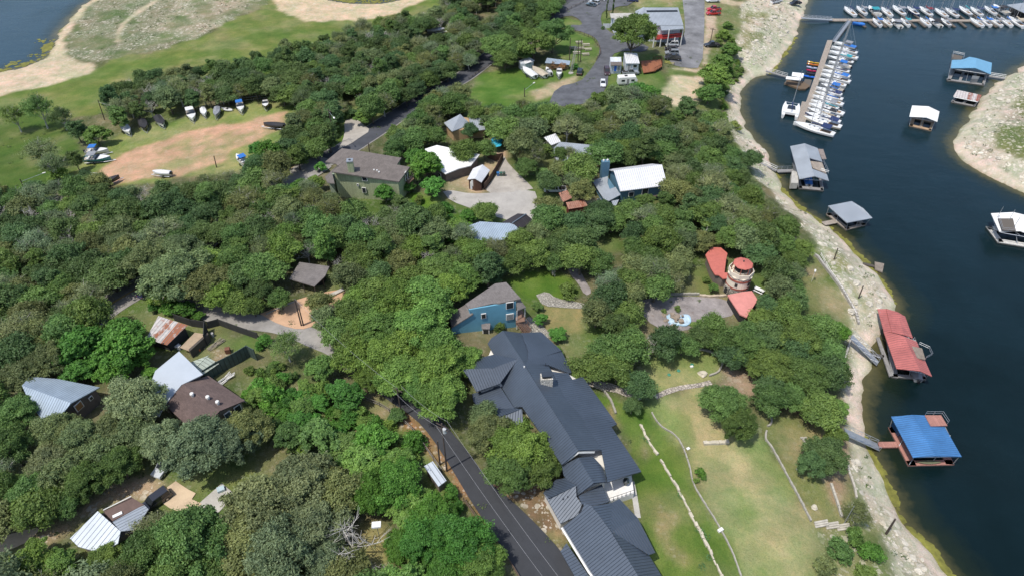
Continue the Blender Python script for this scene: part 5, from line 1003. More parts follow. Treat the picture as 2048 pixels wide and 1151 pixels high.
# grey double-slope boathouse
r, cw, fl = boathouse('big grey-roofed boathouse with an open sun deck cut into its roof',
 [[(1580.3,292.6,3.3),(1609.5,286.9,4.6),(1619,316,4.6),(1624.5,337.5,4.6),(1629.5,352.5,4.6),(1599,358.3,3.3)],[(1609.5,286.9,4.6),(1635,296.4,3.3),(1644.5,323.5,3.3),(1619,316,4.6)],[(1624.5,337.5,4.6),(1654,349,3.3),(1657.8,362,3.3),(1629.5,352.5,4.6)]],
 GMETAL, 3.3, 4.6, [(1580.3,292.6),(1635,296.4),(1657.8,362),(1599,358.3)], [(1597,376),(1648,381),(1640,332),(1585,325)], DOCKG, slips=2)
MB().prism([P(x, y, 3.4) for x, y in ((1620,322),(1644,325),(1653,347),(1626,336))], 3.2, 3.4).build('sun_deck', DOCKW, r, uv=True); rail(r, [P(x, y, 3.4) for x, y in ((1645,325),(1656,348),(1640,343))], 3.4)
MB().prism([P(x, y, 3.2) for x, y in ((1635.5,298),(1646.5,298.5),(1653,318),(1644,318))], 3.0, 3.2).build('side_canopy', M('brown_canopy', (.22,.18,.16), .8), r)
MB().prism([P(x, y, 2.4) for x, y in ((1584,342),(1596,344),(1597,366),(1582,366))], .5, 2.4).build('storage_shed', M('tan_flat_roof'), r)
mb = MB(); a, m_, c = P(1599,358.3,3.2), P(1629.5,352.5,4.5), P(1657.8,362,3.2)
for t in (0, .33, .66, 1): mb.beam(a.lerp(m_, t), Vector((a.lerp(c, t*.5).x, a.lerp(c, t*.5).y, 3.05)), .08); mb.beam(c.lerp(m_, t), Vector((c.lerp(a, t*.5).x, c.lerp(a, t*.5).y, 3.05)), .08)
mb.build('truss', STEEL, r)
gangway('grey gangway from the bank to the big grey-roofed boathouse', (1554,342), (1588,341), .9, .6, 1.6, DOCKG)
gangway('thin long walkway climbing the bank from the gangway of the big grey-roofed boathouse', (1468,302), (1553,341), 3.4, 1.0, 1.0, DOCKG)
r, cw, fl = boathouse('small boathouse with a low grey square roof just off the rocky bank',
 [[(1656,411.6,3.0),(1703.4,402.4,3.0),(1727,417,3.35),(1745,436,3.0),(1693.8,445.5,3.0)]], GMETAL, 3.0, 3.3, [(1656,411.6),(1703.4,402.4),(1745,436),(1693.8,445.5)], [(1652,427),(1693,459.4),(1733,449),(1694,420)], DOCKW, slips=1)
gangway('short flat ramp from the bank to the small grey-roofed boathouse', (1647,447), (1672,442), .8, .6, 1.6, DOCKW, rails=False)
# red boathouse
r, cw, fl = boathouse('long boathouse with pinkish red metal roofs and a grey wooden sun deck',
 [[(1793,736,3.4),(1767,661,3.4),(1796,668,4.6),(1809,672,4.7),(1840,741,4.7)],[(1840,741,4.7),(1809,672,4.7),(1833.5,682.4,3.5),(1864,751.7,3.4)],
  [(1767.5,661,3.2),(1755,617,3.2),(1772.4,617,3.7),(1784,664,3.9)],[(1784,664,4.0),(1772.4,616.5,3.9),(1795,623,4.3),(1810.4,632,3.8),(1826,675.8,3.6),(1809,669,4.4)]],
 REDMET, 3.4, 4.7, [(1758,620),(1808,634),(1862,750),(1793,735)], [(1770,660),(1784,752),(1853,758),(1830,672)], DOCKG, slips=1)
r['label'] = 'long boathouse with pinkish red metal roofs and a grey wooden sun deck'
MB().prism([P(x, y, 4.3) for x, y in ((1817,690),(1844,695.5),(1851,718),(1825,713))], 4.1, 4.3).build('sun_deck', WOOD, r, uv=True); rail(r, [P(x, y, 4.3) for x, y in ((1836,690),(1856,699),(1862,712),(1850,718))], 4.3)
MB().prism([P(x, y, .6) for x, y in ((1752.6,674),(1759,673),(1787,750),(1779,751.5))], .3, .6).build('walkway', DOCKG, r, uv=True)
mb = MB()
for y in (650, 672, 695, 715): u = P(1760+(y-650)*.42+6, y, 0); mb.beam(u+Vector((0, 0, .5)), u+Vector((1.2, .6, 3.2)), .09)
mb.build('brace', STEEL, r)
MB().prism([P(x, y, .6) for x, y in ((1743,705),(1768,709),(1768,714),(1744,711))], .35, .6).build('cross_walk', DOCKG, r)
gangway('steel gangway sloping down the bank to the red-roofed boathouse', (1703,672), (1756,726), 4.3, .6, 1.5, STEEL, truss=True)
# blue boathouse
r, cw, fl = boathouse('boathouse with a bright blue metal roof and a red upper sun deck',
 [[(1782.3,832,3.2),(1824,828.5,4.0),(1870,911,4.0),(1826,914,3.2)],[(1824,828.5,4.0),(1849.8,829.2,3.5),(1861.6,850.7,3.5),(1889,852,3.15),(1923.4,912.3,3.1),(1870,911,4.0)]],
 BOATBLUE, 3.2, 4.0, [(1782.3,832),(1884,829),(1923.4,912.3),(1826,914)], [(1776.8,852.8),(1817,930),(1909,928),(1872,852)], DOCKP, slips=1, walk=1.5)
MB().prism([P(x, y, 3.7) for x, y in ((1849.8,829.2),(1882.4,829.2),(1895,850),(1861.6,850.7))], 3.5, 3.7).build('sun_deck', DOCKP, r, uv=True); rail(r, [P(x, y, 3.7) for x, y in ((1850,829),(1882,829),(1894,847))], 3.7, 1.1)
u, w = P(1782,850,.55), P(1796,872,.55); MB().prism([u, w, w+Vector((.15, 0, 0)), u+Vector((.15, 0, 0))], .6, 2.9).build('side_panel', BOATBLUE, r)
MB().prism([P(x, y, .6) for x, y in ((1756,882.5),(1793,882),(1796,893),(1759,893.5))], .3, .6).build('walkway', DOCKP, r, uv=True)
gangway('steel gangway down to the pink walkway of the blue boathouse', (1690,862), (1757,893), 4.2, .65, 1.7, STEEL, truss=True)
cn = MB(); v = P(1857, 925, .62); vs = []; nseg = 8
for i in range(nseg+1):
    t = i/nseg*2-1; w_ = .38*(1-abs(t)**2.2); vs += [(v.x+t*2.2, v.y-w_, .95), (v.x+t*2.2, v.y, .62), (v.x+t*2.2, v.y+w_, .95)]
cn.mesh(vs, [(3*i+j, 3*i+j+1, 3*i+j+4, 3*i+j+3) for i in range(nseg) for j in (0, 1)]+[(3*i+2, 3*i, 3*i+3, 3*i+5) for i in range(nseg)])
tag(cn.build('canoe', M('olive_canoe', (.16, .17, .10), .5)), 'upturned olive canoe lying on the front deck of the blue boathouse', 'canoe')
# sky blue, rusty, white boathouses
r, cw, fl = boathouse('sky blue gable-roofed boathouse near the far rocky point', [[(1901.7,136.5,3.6),(1904,120,3.6),(1927,119,3.9),(1939,114,4.2),(1953,116.5,5.0),(1951,136,5.0)],[(1953,116.5,5.0),(1983.9,126,3.6),(1981.6,148.6,3.6),(1951,136,5.0)]],
 SKYBLUE, 3.6, 5.0, [(1902,120),(1984,126),(1981.6,148.6),(1901.7,136.5)], [(1894,160),(1969,170.5),(1976,148),(1905,138)], DOCKG, slips=3)
MB().prism([P(x, y, 3.9) for x, y in ((1904,108),(1926.5,112.5),(1923,119.5),(1903,118.5))], 3.7, 3.9).build('sun_deck', DOCKW, r); rail(r, [P(x, y, 3.9) for x, y in ((1904,118),(1905,108),(1927,112.5),(1926,119))], 3.9)
u = P(1950, 160, .6); MB().prism([P(x, y, 2.0) for x, y in ((1945,151.5),(1960,153),(1957,158),(1943,158))], .6, 2.0).build('storage_locker', GMETAL, r)
gangway('low walkway from the sky blue boathouse to the rocky point', (1976,152), (2010,157), .6, .9, 1.4, DOCKG)
r, cw, fl = boathouse('low boat shelter with a rust-striped tin roof at the foot of the rocky point', [[(1914.7,180,2.4),(1963.4,190.4,2.4),(1957.3,203.4,2.1),(1906.4,192.6,2.1)]], M('rust_striped_tin', (.50, .46, .44), .7, var=.2, kind='rust', col2=(.24, .08, .05), sp=.8), 2.2, 2.4,
 [(1914.7,180),(1963.4,190.4),(1957.3,203.4),(1906.4,192.6)], [(1902.5,203.4),(1950,213),(1957,203),(1912,193)], DOCKG, slips=2, walk=.8)
r, cw, fl = boathouse('small free-floating boathouse with a cream white gable roof', [[(1824.3,211.2,3.4),(1857.3,213,4.4),(1853,235,4.4),(1818.8,233.3,3.4)],[(1857.3,213,4.4),(1879,223.4,3.4),(1874.7,243.7,3.4),(1853,235,4.4)]], WHITER, 3.4, 4.4,
 [(1824.3,211.2),(1879,223.4),(1874.7,243.7),(1818.8,233.3)], [(1818,251),(1863.4,261.6),(1870,243),(1824,233)], M('tan_boards', (.42, .29, .18), .8, var=.12, kind='plank', sp=.3), slips=2)
r, cw, fl = boathouse('white boathouse barge with an upper railed deck at the right edge of the cove', [[(1982,426.7,3.6),(2027,424.4,3.9),(2041,462,3.9),(1999,463.4,3.6)],[(2027,424.4,3.9),(2075,436,3.2),(2080,478,3.2),(2041,462,3.9)]], WHITER, 3.6, 3.9,
 [(1982,426.7),(2075,436),(2080,478),(1999,463.4)], [(1996,484),(2075,497),(2068,455),(1972,452)], M('white_boards', (.62, .60, .56), .7, var=.1, kind='plank', sp=.3), slips=1, walk=1.6)
rail(r, [P(x, y, 4.0) for x, y in ((1996,437),(2003,461),(2030,463))], 3.9); MB().prism([P(x, y, 4.0) for x, y in ((1996,437),(2026,437),(2032,463),(2004,461))], 3.9, 4.02).build('upper_deck', DOCKW, r)
for x, y in ((1995,434),(2018,440),(2027,456)): u = P(x, y, 3.9); MB().tube(u, u+Vector((0, 0, 3.2)), .06).build('flag_pole', STEEL, r)
r = empty('old_float', P(1758, 533, 0), 0, 'small sagging old wooden float tied to the rocky bank', 'dock'); MB().prism([P(x, y, .5) for x, y in ((1749.5,523),(1768.5,527),(1765,544),(1750,538))], .2, .5).build('deck', WOOD, r, uv=True); MB().prism([P(x, y, .5) for x, y in ((1726,524),(1750,530),(1750,534),(1725,528))], .3, .48).build('plank_walk', WOOD, r)
# ---- marina
mar = empty('marina_dock', P(1628, 160, 0), 0, 'long boarded dock with rows of moored sailboats on its right side', 'dock')
MB().prism([P(x, y, .6) for x, y in ((1654.7,80.5),(1666,80.5),(1609.5,248),(1591.6,247),(1604,203),(1612,204))], .25, .6).build('deck', DOCKW, mar, uv=True)
MB().prism([P(x, y, .56) for x, y in ((1657,83),(1663,83),(1607,246),(1594,245),(1606,206),(1614,205))], -.3, .25).build('float', FLOATM, mar)
MB().prism([P(x, y, .6) for x, y in ((1610,158),(1624,160),(1620,174),(1605,172))], .3, .59).build('side_deck', DOCKW, mar)
plt = empty('service_float', P(1590, 168, 0), 0, 'small service float with two white canopies left of the long dock', 'dock')
MB().prism([P(x, y, .7) for x, y in ((1568.5,166),(1574,160),(1606,163),(1620,172),(1612,178),(1600,178))], .1, .7).build('deck', M('tan_boards'), plt)
for q in (((1585,144.5),(1608,147),(1606,156),(1583.5,151.5)), ((1573,152.5),(1603,156),(1601,161),(1571.5,158))): MB().prism([P(x, y, 3.0) for x, y in q], 2.85, 3.0).build('canopy', WHITER, plt)
mb = MB()
for x, y in ((1573,158),(1601,161),(1585,151),(1606,155)): u = P(x, y, 2.9); mb.beam((u.x, u.y, .6), u, .1)
mb.build('canopy_frame', STEEL, plt)
gangway('long white-railed gangway from the bank to the service float', (1532,142), (1574,154), 1.6, .8, 1.2, DOCKG, railmat=TRIM)
gangway('long railed steel bridge from the bank to the upper marina pier', (1603,36), (1664,40), 1.8, .8, 1.6, STEEL, truss=True)
gangway('narrow steel bridge linking the upper marina pier to the long dock', (1699,42), (1668,84), .9, .7, 1.3, STEEL, truss=True)
top = empty('upper_pier', P(1850, 42, 0), 0, 'straight upper pier with slanted finger docks across the top right water', 'dock')
MB().prism([P(x, y, .6) for x, y in ((1660,37.5),(2110,40.5),(2110,43.5),(1660,42))], .2, .6).build('deck', DOCKW, top, uv=True)
for x in (1714, 1735, 1755, 1814, 1834, 1893, 1915, 1940, 1976): MB().prism([P(a, c, .6) for a, c in ((x, 42), (x+5, 42), (x+20, 54), (x+15, 54))], .2, .59).build('finger', DOCKW, top)
for x in (1728, 1755, 1810, 1837, 1863, 1890, 1925, 1955, 2005): MB().prism([P(a, c, .6) for a, c in ((x+2, 38), (x+6, 38), (x-9, 27), (x-12, 27))], .2, .59).build('finger', DOCKW, top)
b = Bld('marina_shelter', 'grey-roofed boat shelter cut off by the right end of the upper pier', 2045, 22, 'boathouse', zb=0)
b.roof([[(2014,10,4),(2048,6,5),(2110,2,5),(2110,14,4),(2048,26,3.6)]], GMETAL); b.walls([(2020,12,3.0),(2048,8,3),(2100,6,3),(2100,14,3),(2048,24,3)], DKW, .3, zlow=.1)
# ------------------------------------------------------------------ boats
def loft(prof, L, beam, h, bow=.0, sheer=.25, nst=9, keel=.15, stern=.75):
    """hull rings from stern (x=-L/2) to bow; returns MB verts of hull and the deck outline"""
    vs = []; rings = []
    for i in range(nst+1):
        t = i/nst; x = -L/2+L*t; w = beam/2*(stern+(1-stern)*math.sin(min(1, t*2.2)*math.pi/2))*(1-max(0, (t-.45)/.55)**2.3); w = max(w, .02); zt = h*(1+sheer*t*t)
        rings.append([(x, -w, zt), (x, -w*.92, zt*.45), (x, -w*.45, keel*(-1)+.05+.2*t), (x, 0, -keel+.3*t*t), (x, w*.45, -keel+.05+.2*t), (x, w*.92, zt*.45), (x, w, zt)])
    return rings
def hull_mb(L, beam, h, mb=None, **k):
    R_ = loft(None, L, beam, h, **k); mb = mb or MB(); n = 7; vs = [p for r in R_ for p in r]; fs = []
    for i in range(len(R_)-1):
        for j in range(n-1): fs.append((i*n+j, i*n+j+1, (i+1)*n+j+1, (i+1)*n+j))
    fs.append(tuple(range(n-1, -1, -1))); mb.mesh(vs, fs); return mb, R_
def deck_mb(R_, t0=0, t1=None, zo=0.0, inset=0.0, crown=.0):
    mb = MB(); L = R_[t0:t1]; vs = []
    for r in L: a, c = Vector(r[0]), Vector(r[6]); m_ = (a+c)/2; a = a.lerp(m_, inset); c = c.lerp(m_, inset); vs += [(a.x, a.y, a.z+zo), (m_.x, m_.y, m_.z+zo+crown), (c.x, c.y, c.z+zo)]
    n = len(L); mb.mesh(vs, [(3*i+j+1, 3*i+j, 3*i+j+3, 3*i+j+4) for i in range(n-1) for j in (0, 1)]+[(0, 1, 2)]); return mb
def gm(name, col): return glossy_paint(name, col)
MH = {'white': HULLW, 'navy': gm('navy_gelcoat', (.015, .03, .10)), 'black': gm('black_gelcoat', (.012, .012, .014)), 'blue': gm('blue_gelcoat', (.02, .12, .42)), 'red': gm('red_gelcoat', (.35, .02, .02)), 'cream': gm('cream_gelcoat', (.55, .50, .40)), 'grey': gm('grey_gelcoat', (.25, .26, .27)), 'teal': gm('teal_gelcoat', (.02, .22, .26))}
CV = {'blue': M('blue_canvas', (.02, .14, .45), .8, var=.15), 'navy': M('navy_canvas', (.015, .03, .10), .8, var=.15), 'black': M('black_canvas', (.022, .022, .026), .8, var=.2), 'white': M('white_canvas', (.62, .62, .62), .8, var=.1), 'grey': M('grey_canvas', (.22, .23, .25), .8, var=.15), 'teal': M('teal_canvas', (.02, .25, .30), .8, var=.15), 'maroon': M('maroon_canvas', (.16, .02, .03), .8, var=.15), 'tan': M('tan_canvas', (.42, .36, .27), .8, var=.15)}
ALU = M('aluminium_mast', (.55, .56, .58), .35, metal=.7, var=.05)
def sailboat(L=9.5, hull='white', cover='blue', bim=None, mast=12.0):
    root = empty('sailboat', (0, 0, 0)); bm_ = L*.31; h = 1.05
    hb, R_ = hull_mb(L, bm_, h, stern=.62); hb.build('hull', MH[hull], root, smooth=False); dk = deck_mb(R_, crown=.06).build('deck', MH['white'], root)
    cab = MB(); vs = []; 
    for x, w, z in ((-L*.12, bm_*.31, .5), (L*.08, bm_*.29, .48), (L*.25, bm_*.16, .3), (L*.33, bm_*.06, .1)): vs += [(x, -w*1.12, h*1.05), (x, -w, h*1.05+z), (x, w, h*1.05+z), (x, w*1.12, h*1.05)]
    cab.mesh(vs, [(4*i+j+1, 4*i+j, 4*i+4+j, 4*i+5+j) for i in range(3) for j in range(3)]+[(0, 1, 2, 3), (15, 14, 13, 12)]); cab.build('cabin', HULLW, root)
    MB().box((-L*.28, 0, h+.05), (L*.25, bm_*.42, .1)).build('cockpit', M('teak', (.25, .16, .09), .8), root)
    for x in (L*.0, L*.12): MB().box((x, 0, h*1.05+.52), (.5, .45, .06)).build('hatch', GLASS, root)
    MB().tube((L*.1, 0, h+.2), (L*.1, 0, h+mast), .085, .06, 8).build('mast', ALU, root)
    bo = MB().tube((L*.1, 0, h+1.5), (-L*.30, 0, h+1.4), .06).build('boom', ALU, root); MB().tube((L*.08, 0, h+1.66), (-L*.29, 0, h+1.52), .19, .12, 8).build('sail_cover', CV[cover], bo)
    mb = MB(); mb.tube((L*.1, 0, h+mast), (L*.48, 0, h*1.25), .018, n=4); mb.tube((L*.1, 0, h+mast), (-L*.49, 0, h), .018, n=4)
    for s in (-1, 1): mb.tube((L*.1, 0, h+mast), (L*.07, s*bm_*.45, h), .018, n=4)
    mb.build('rigging', ALU, root); mb = MB(); mb.tube((L*.1, -1.0, h+mast*.55), (L*.1, 1.0, h+mast*.55), .03, n=4); mb.build('spreader', ALU, root)
    if bim: MB().slab([(-L*.38, -bm_*.38, h+1.9), (-L*.16, -bm_*.40, h+1.95), (-L*.16, bm_*.40, h+1.95), (-L*.38, bm_*.38, h+1.9)], .12).build('bimini', CV[bim], root)
    mb = MB()
    for s in (-1, 1):
        pts = [Vector(R_[i][0 if s < 0 else 6]) for i in (0, 2, 4, 6, 8, 9)]
        for a, c in zip(pts[:-1], pts[1:]): mb.tube(a+Vector((0, 0, .55)), c+Vector((0, 0, .55)), .02, n=3); mb.tube(a, a+Vector((0, 0, .55)), .02, n=3)
    mb.build('lifeline', ALU, root); return root
def motorboat(L=6.5, hull='white', cover=None, bim=None, trailer=False, arch=False, motor=True, kind='motorboat'):
    root = empty(kind, (0, 0, 0)); bm_ = L*.36; h = .95; z0 = .55 if trailer else 0
    hb, R_ = hull_mb(L, bm_, h, stern=.85, keel=.2); R2 = [[(x, y, z+z0) for x, y, z in r] for r in R_]; hb.v = [(x, y, z+z0) for x, y, z in hb.v]; hb.build('hull', MH[hull], root)
    if cover:
        mb = MB(); vs = []
        for i, r in enumerate(R2):
            a, c = Vector(r[0]), Vector(r[6]); m_ = (a+c)/2; t = i/len(R2); pk = .55*math.sin(min(1, t*1.6+.15)*math.pi)*(1 if t < .6 else .7)
            vs += [tuple(a*1.0+Vector((0, -.04, .02))-Vector((0, 0, .25))), tuple(a.lerp(m_, .1)+Vector((0, 0, .05))), (m_.x, 0, m_.z+max(pk, .06)), tuple(c.lerp(m_, .1)+Vector((0, 0, .05))), tuple(c+Vector((0, .04, -.23)))]
        n = len(R2); mb.mesh(vs, [(5*i+j+1, 5*i+j, 5*i+j+5, 5*i+j+6) for i in range(n-1) for j in range(4)]+[(0, 1, 2, 3, 4)]); mb.build('boat_cover', CV[cover], root)
    else:
        deck_mb(R2, 5, None, .01, 0, .05).build('foredeck', HULLW, root); deck_mb(R2, 0, 6, -.35, .04).build('cockpit_floor', M('beige_vinyl', (.40, .36, .30), .7), root)
        mb = MB(); mb.slab([(L*.08, -bm_*.42, z0+h+.05), (L*.02, -bm_*.42, z0+h+.55), (L*.02, bm_*.42, z0+h+.55), (L*.08, bm_*.42, z0+h+.05)], .06); mb.build('windscreen', GLASS, root)
        for x in (-L*.08, -L*.3): MB().box((x, 0, z0+h-.15), (.6, bm_*.7, .5)).build('seat', M('white_vinyl', (.6, .6, .58), .6), root)
        if bim: 
            bb = MB().slab([(-L*.3, -bm_*.42, z0+h+1.3), (L*.02, -bm_*.44, z0+h+1.35), (L*.02, bm_*.44, z0+h+1.35), (-L*.3, bm_*.42, z0+h+1.3)], .1).build('bimini', CV[bim], root); mb = MB()
            for s in (-1, 1): mb.tube((-L*.14, s*bm_*.43, z0+h), (-L*.28, s*bm_*.42, z0+h+1.3), .03, n=4); mb.tube((-L*.14, s*bm_*.43, z0+h), (L*.0, s*bm_*.42, z0+h+1.3), .03, n=4)
            mb.build('bimini_frame', ALU, bb)
    if motor: MB().box((-L/2-.3, 0, z0+h*.75), (.5, .45, .75)).build('outboard_motor', MH['black'], root)
    if trailer:
        mb = MB(); mb.beam((-L*.45, -bm_*.4, .45), (L*.3, -bm_*.3, .45), .12); mb.beam((-L*.45, bm_*.4, .45), (L*.3, bm_*.3, .45), .12); mb.beam((L*.3, -bm_*.3, .45), (L*.66, 0, .45), .12); mb.beam((L*.3, bm_*.3, .45), (L*.66, 0, .45), .12); mb.beam((-L*.45, -bm_*.4, .45), (-L*.45, bm_*.4, .45), .12); mb.beam((-L*.1, -bm_*.55, .35), (-L*.1, bm_*.55, .35), .12)
        tr = mb.build('trailer_frame', STEEL, root)
        for s in (-1, 1): MB().tube((-L*.1, s*(bm_*.5-.1), .33), (-L*.1, s*(bm_*.5+.12), .33), .33, n=12).build('wheel', MH['black'], root)
    return root
def dirpx(px, py, qx, qy, z=0):
    a, c = P(px, py, z), P(qx, qy, z); return math.atan2(c.y-a.y, c.x-a.x)
def put(o, px, py, rz, label, cat, group=None, z=0, world=None):
    v = P(px, py, z) if world is None else world; o.location = v; o.rotation_euler = (0, 0, rz); tag(o, label, cat, group); return o
# upper pier, far side (bows pointing up-left)
upp = [(1698,27,'white','navy',None,9.5),(1721,25,'white','grey','grey',8.5),(1746,25,'white','teal','teal',10),(1771,28,'white','navy',None,9.5),(1795,24.5,'white','grey','grey',10),(1823,26,'navy','navy','navy',9),(1849,26.5,'white','maroon','maroon',9.5),(1880,30,'white','grey',None,9),(1901,29,'white','navy','navy',9),(1928,26,'grey','teal',None,9.5),(1950,27,'white','navy','navy',9),(1978,25,'white','blue','blue',8.5),(1999,22,'white','black','black',10)]
an = dirpx(1745, 32, 1722, 14)
lw = ['first', 'second', 'third', 'fourth', 'fifth', 'sixth', 'seventh', 'eighth', 'ninth', 'tenth', 'eleventh', 'twelfth', 'last']
for i, (x, y, hl, cv, bm_, L) in enumerate(upp):
    o = sailboat(L, hl, cv, bm_, random.uniform(11, 14)) if i not in (2, 12) else motorboat(L, hl, None, bm_, kind='cabin_cruiser', motor=False)
    put(o, x, y, an+random.uniform(-.06, .06), f'{hl}-hulled boat with {cv} canvas moored beyond the upper pier, {lw[i]} from left', 'boat', 'boats on the far side of the upper pier')
low = [(1752,49,'white','blue',7.5),(1771,49,'cream','tan',7.5),(1791,50.5,'white','grey',8.5),(1808,49,'white','teal',7.5),(1848,48.5,'white','blue',8),(1868,49,'white','black',8.5),(1889,49,'grey','grey',7.5),(1951,49,'white','blue',8.5),(1969,48.5,'white','blue',8),(1989,48.5,'white','grey',8.5),(2010,48.5,'white','blue',8.5),(2030,48,'white','tan',11)]
for i, (x, y, hl, cv, L) in enumerate(low):
    o = sailboat(L, hl, cv, cv if i % 3 != 1 else None, random.uniform(9, 12)) if i not in (2, 5) else motorboat(L, hl, None, cv, motor=True)
    put(o, x, y, an+random.uniform(-.08, .08), f'{hl} boat with {cv} canvas on the near side of the upper pier, {lw[i]} from left', 'boat', 'boats on the near side of the upper pier')
o = motorboat(4.8, 'blue', 'blue', None, motor=False, kind='jet_boat'); put(o, 1716, 51.5, dirpx(1725, 53, 1705, 50), 'small bright blue covered boat at the left end of the upper pier', 'boat')
# long dock, right side: bows against the dock
N1 = 18; cvs = ['grey','blue','white','teal','blue','grey','navy','blue','black','blue','blue','navy','blue','grey','teal','black','tan','navy']
ang2 = dirpx(1664, 274, 1590, 252); hls = ['white', 'white', 'white', 'grey', 'white', 'cream']
for i in range(N1):
    t = i/(N1-1); y = 91+(246-91)*t**.95; xd = 1668-(y-84)*.385+2; L = 9.0+1.5*((i*7) % 5)/4+(1.5 if i >= 14 else 0); half = L*.5*FPX/(np.array([P(xd, y, 0).x, P(xd, y, 0).y, -HC])@FW)
    hl = hls[i % 6] if i != 16 else 'navy'
    o = sailboat(L, hl, cvs[i], cvs[i] if i % 2 else None, 10+((i*5) % 4)) if i not in (0, 4, 9) else motorboat(8, hl, None, cvs[i])
    put(o, xd+half*.95, y+3, ang2+random.uniform(-.05, .05), f"{hl} boat with {cvs[i]} canvas right of the long dock, {('first '+'second third fourth fifth sixth seventh eighth ninth tenth eleventh twelfth thirteenth fourteenth fifteenth sixteenth seventeenth eighteenth').split()[i]} from its far end", 'boat', 'boats on the right side of the long dock')
o = sailboat(13.0, 'white', 'navy', 'navy', 17); put(o, 1626, 262, ang2, 'largest white sailboat with a navy bimini across the near end of the long dock', 'sailboat')
# catamaran
cat_ = empty('catamaran', (0, 0, 0)); 
for s in (-1, 1):
    hb, R_ = hull_mb(9.5, 1.35, 1.3, stern=.7); hb.v = [(x, y+s*2.1, z) for x, y, z in hb.v]; h_ = hb.build('hull', HULLW, cat_); dm = deck_mb(R_); dm.v = [(x, y+s*2.1, z) for x, y, z in dm.v]; dm.build('deck', HULLW, cat_); MB().box((-.6, s*2.1, 1.42), (1.8, .4, .05)).build('window', GLASS, cat_)
MB().prism([(-3.4, -2.4), (1.8, -2.4), (2.6, 0), (1.8, 2.4), (-3.4, 2.4)], 1.0, 1.75).build('cabin', HULLW, cat_); MB().prism([(-1, -1.3), (1.6, -1.1), (1.6, 1.1), (-1, 1.3)], 1.76, 1.95).build('window', GLASS, cat_)
MB().tube((1.4, 0, 1.7), (1.4, 0, 14), .1, .07).build('mast', ALU, cat_); MB().tube((1.2, 0, 3.2), (-3.3, 0, 3.1), .2, .14).build('sail_cover', CV['navy'], cat_)
mb = MB(); mb.tube((4.4, -2.1, 1.5), (4.4, 2.1, 1.5), .07); mb.build('crossbeam', ALU, cat_)
put(cat_, 1580, 226, dirpx(1578, 236, 1582, 214), 'white twin-hulled catamaran left of the near end of the long dock', 'catamaran')
# small craft on the left side of the dock
def kayak(col, L=3.6, kind='kayak'):
    root = empty(kind, (0, 0, 0)); hb, R_ = hull_mb(L, .8, .3, stern=.35, keel=.05, sheer=.3); hb.build('hull', gm(kind+'_'+str(col)[:5], col), root); deck_mb(R_, crown=.12).build('deck', gm(kind+'_'+str(col)[:5], col), root); MB().box((-.2, 0, .42), (.8, .4, .05)).build('cockpit', DKW, root); return root
for (x, y, col, lab, cat, kd, L) in ((1627,127,(.5,.3,.02),'yellow kayak at the far end of the small craft rack by the long dock','kayak','kayak',4.2),(1626,131,(.55,.16,.02),'orange kayak beside the yellow one by the long dock','kayak','kayak',4.2),(1624,137,(.35,.38,.5),'pale lilac covered craft next to the orange kayak','boat','rowing_boat',3.8),(1623,143,(.35,.01,.06),'crimson jet ski beside the long dock','jet ski','jet_ski',3.4),(1622,149,(.02,.02,.03),'black jet ski between the crimson one and the blue float','jet ski','jet_ski',3.4),(1619,155,(.02,.12,.5),'bright blue floating ramp beside the service float','float','floating_ramp',4.6)):
    o = kayak(col, L, kd); put(o, x-1, y, dirpx(x, y, x-20, y-3), lab, cat, z=.1); o.scale = (1, 1.7 if kd != 'kayak' else 1.0, 1.3)
# boat shown inside the grey and red boathouses
o = motorboat(6.5, 'white', 'blue', None); put(o, 1614, 362, dirpx(1614, 366, 1606, 330), 'blue covered boat in the left slip of the big grey-roofed boathouse', 'boat')
o = motorboat(6.0, 'grey', 'grey', None); put(o, 1826, 742, dirpx(1826, 745, 1815, 715), 'grey covered boat under the near end of the red boathouse roof', 'boat')
# algae on the shallows
ALG = M('algae', (.16, .155, .026), .9, var=.55, sc=.5)
def algae(name, pts, wmin, wmax, n, seed, dens=1.0):
    rs = random.Random(seed); L = [Vector((x, y, 0)) for x, y in smooth_poly([tuple(P(a, c)[:2]) for a, c in pts], 2)]; mb = MB(); seg = []
    tot = sum((q-p).length for p, q in zip(L[:-1], L[1:]))
    for i in range(n):
        d = rs.uniform(0, tot)
        for p, q in zip(L[:-1], L[1:]):
            l = (q-p).length
            if d < l: break
            d -= l
        c = p.lerp(q, d/l)
        if vn1(c.x*.16+9, c.y*.16) < .38 and rs.random() < .85: continue
        t = (q-p).normalized(); nr = Vector((t.y, -t.x, 0)); 
        hw = (wmax if vn1(c.x*.2, c.y*.2) > .45 else wmin); c = c+nr*(hw*rs.random()**1.3)*(1); r = rs.uniform(.2, .75)*(1.7 if rs.random() < .15 else 1); k = rs.randint(7, 10); ph = rs.uniform(0, 6); vs = [(c.x+r*math.cos(6.283*j/k+ph)*rs.uniform(.6, 1.3), c.y+r*math.sin(6.283*j/k+ph)*rs.uniform(.6, 1.3)) for j in range(k)]
        z = .02+.003*rs.random()+i*.00002; vv = [(c.x, c.y, z+.06)]+[(a, b_, z) for a, b_ in vs]; mb.mesh(vv, [(0, 1+j, 1+(j+1) % k) for j in range(k)])
    o = mb.build(name, ALG, None); return tag(o, 'yellow-green algae floating in the shallows', 'algae', kind='stuff')
def vn1(x, y): return float(vnoise(np.array([x]), np.array([y]), 1.0, 5)[0])
tag(algae('algae', [(1548,332),(1560,374),(1592,408),(1632,438),(1662,458)], 1.2, 3.2, 700, 1), 'yellow-green algae along the bank above and below the big grey-roofed boathouse')
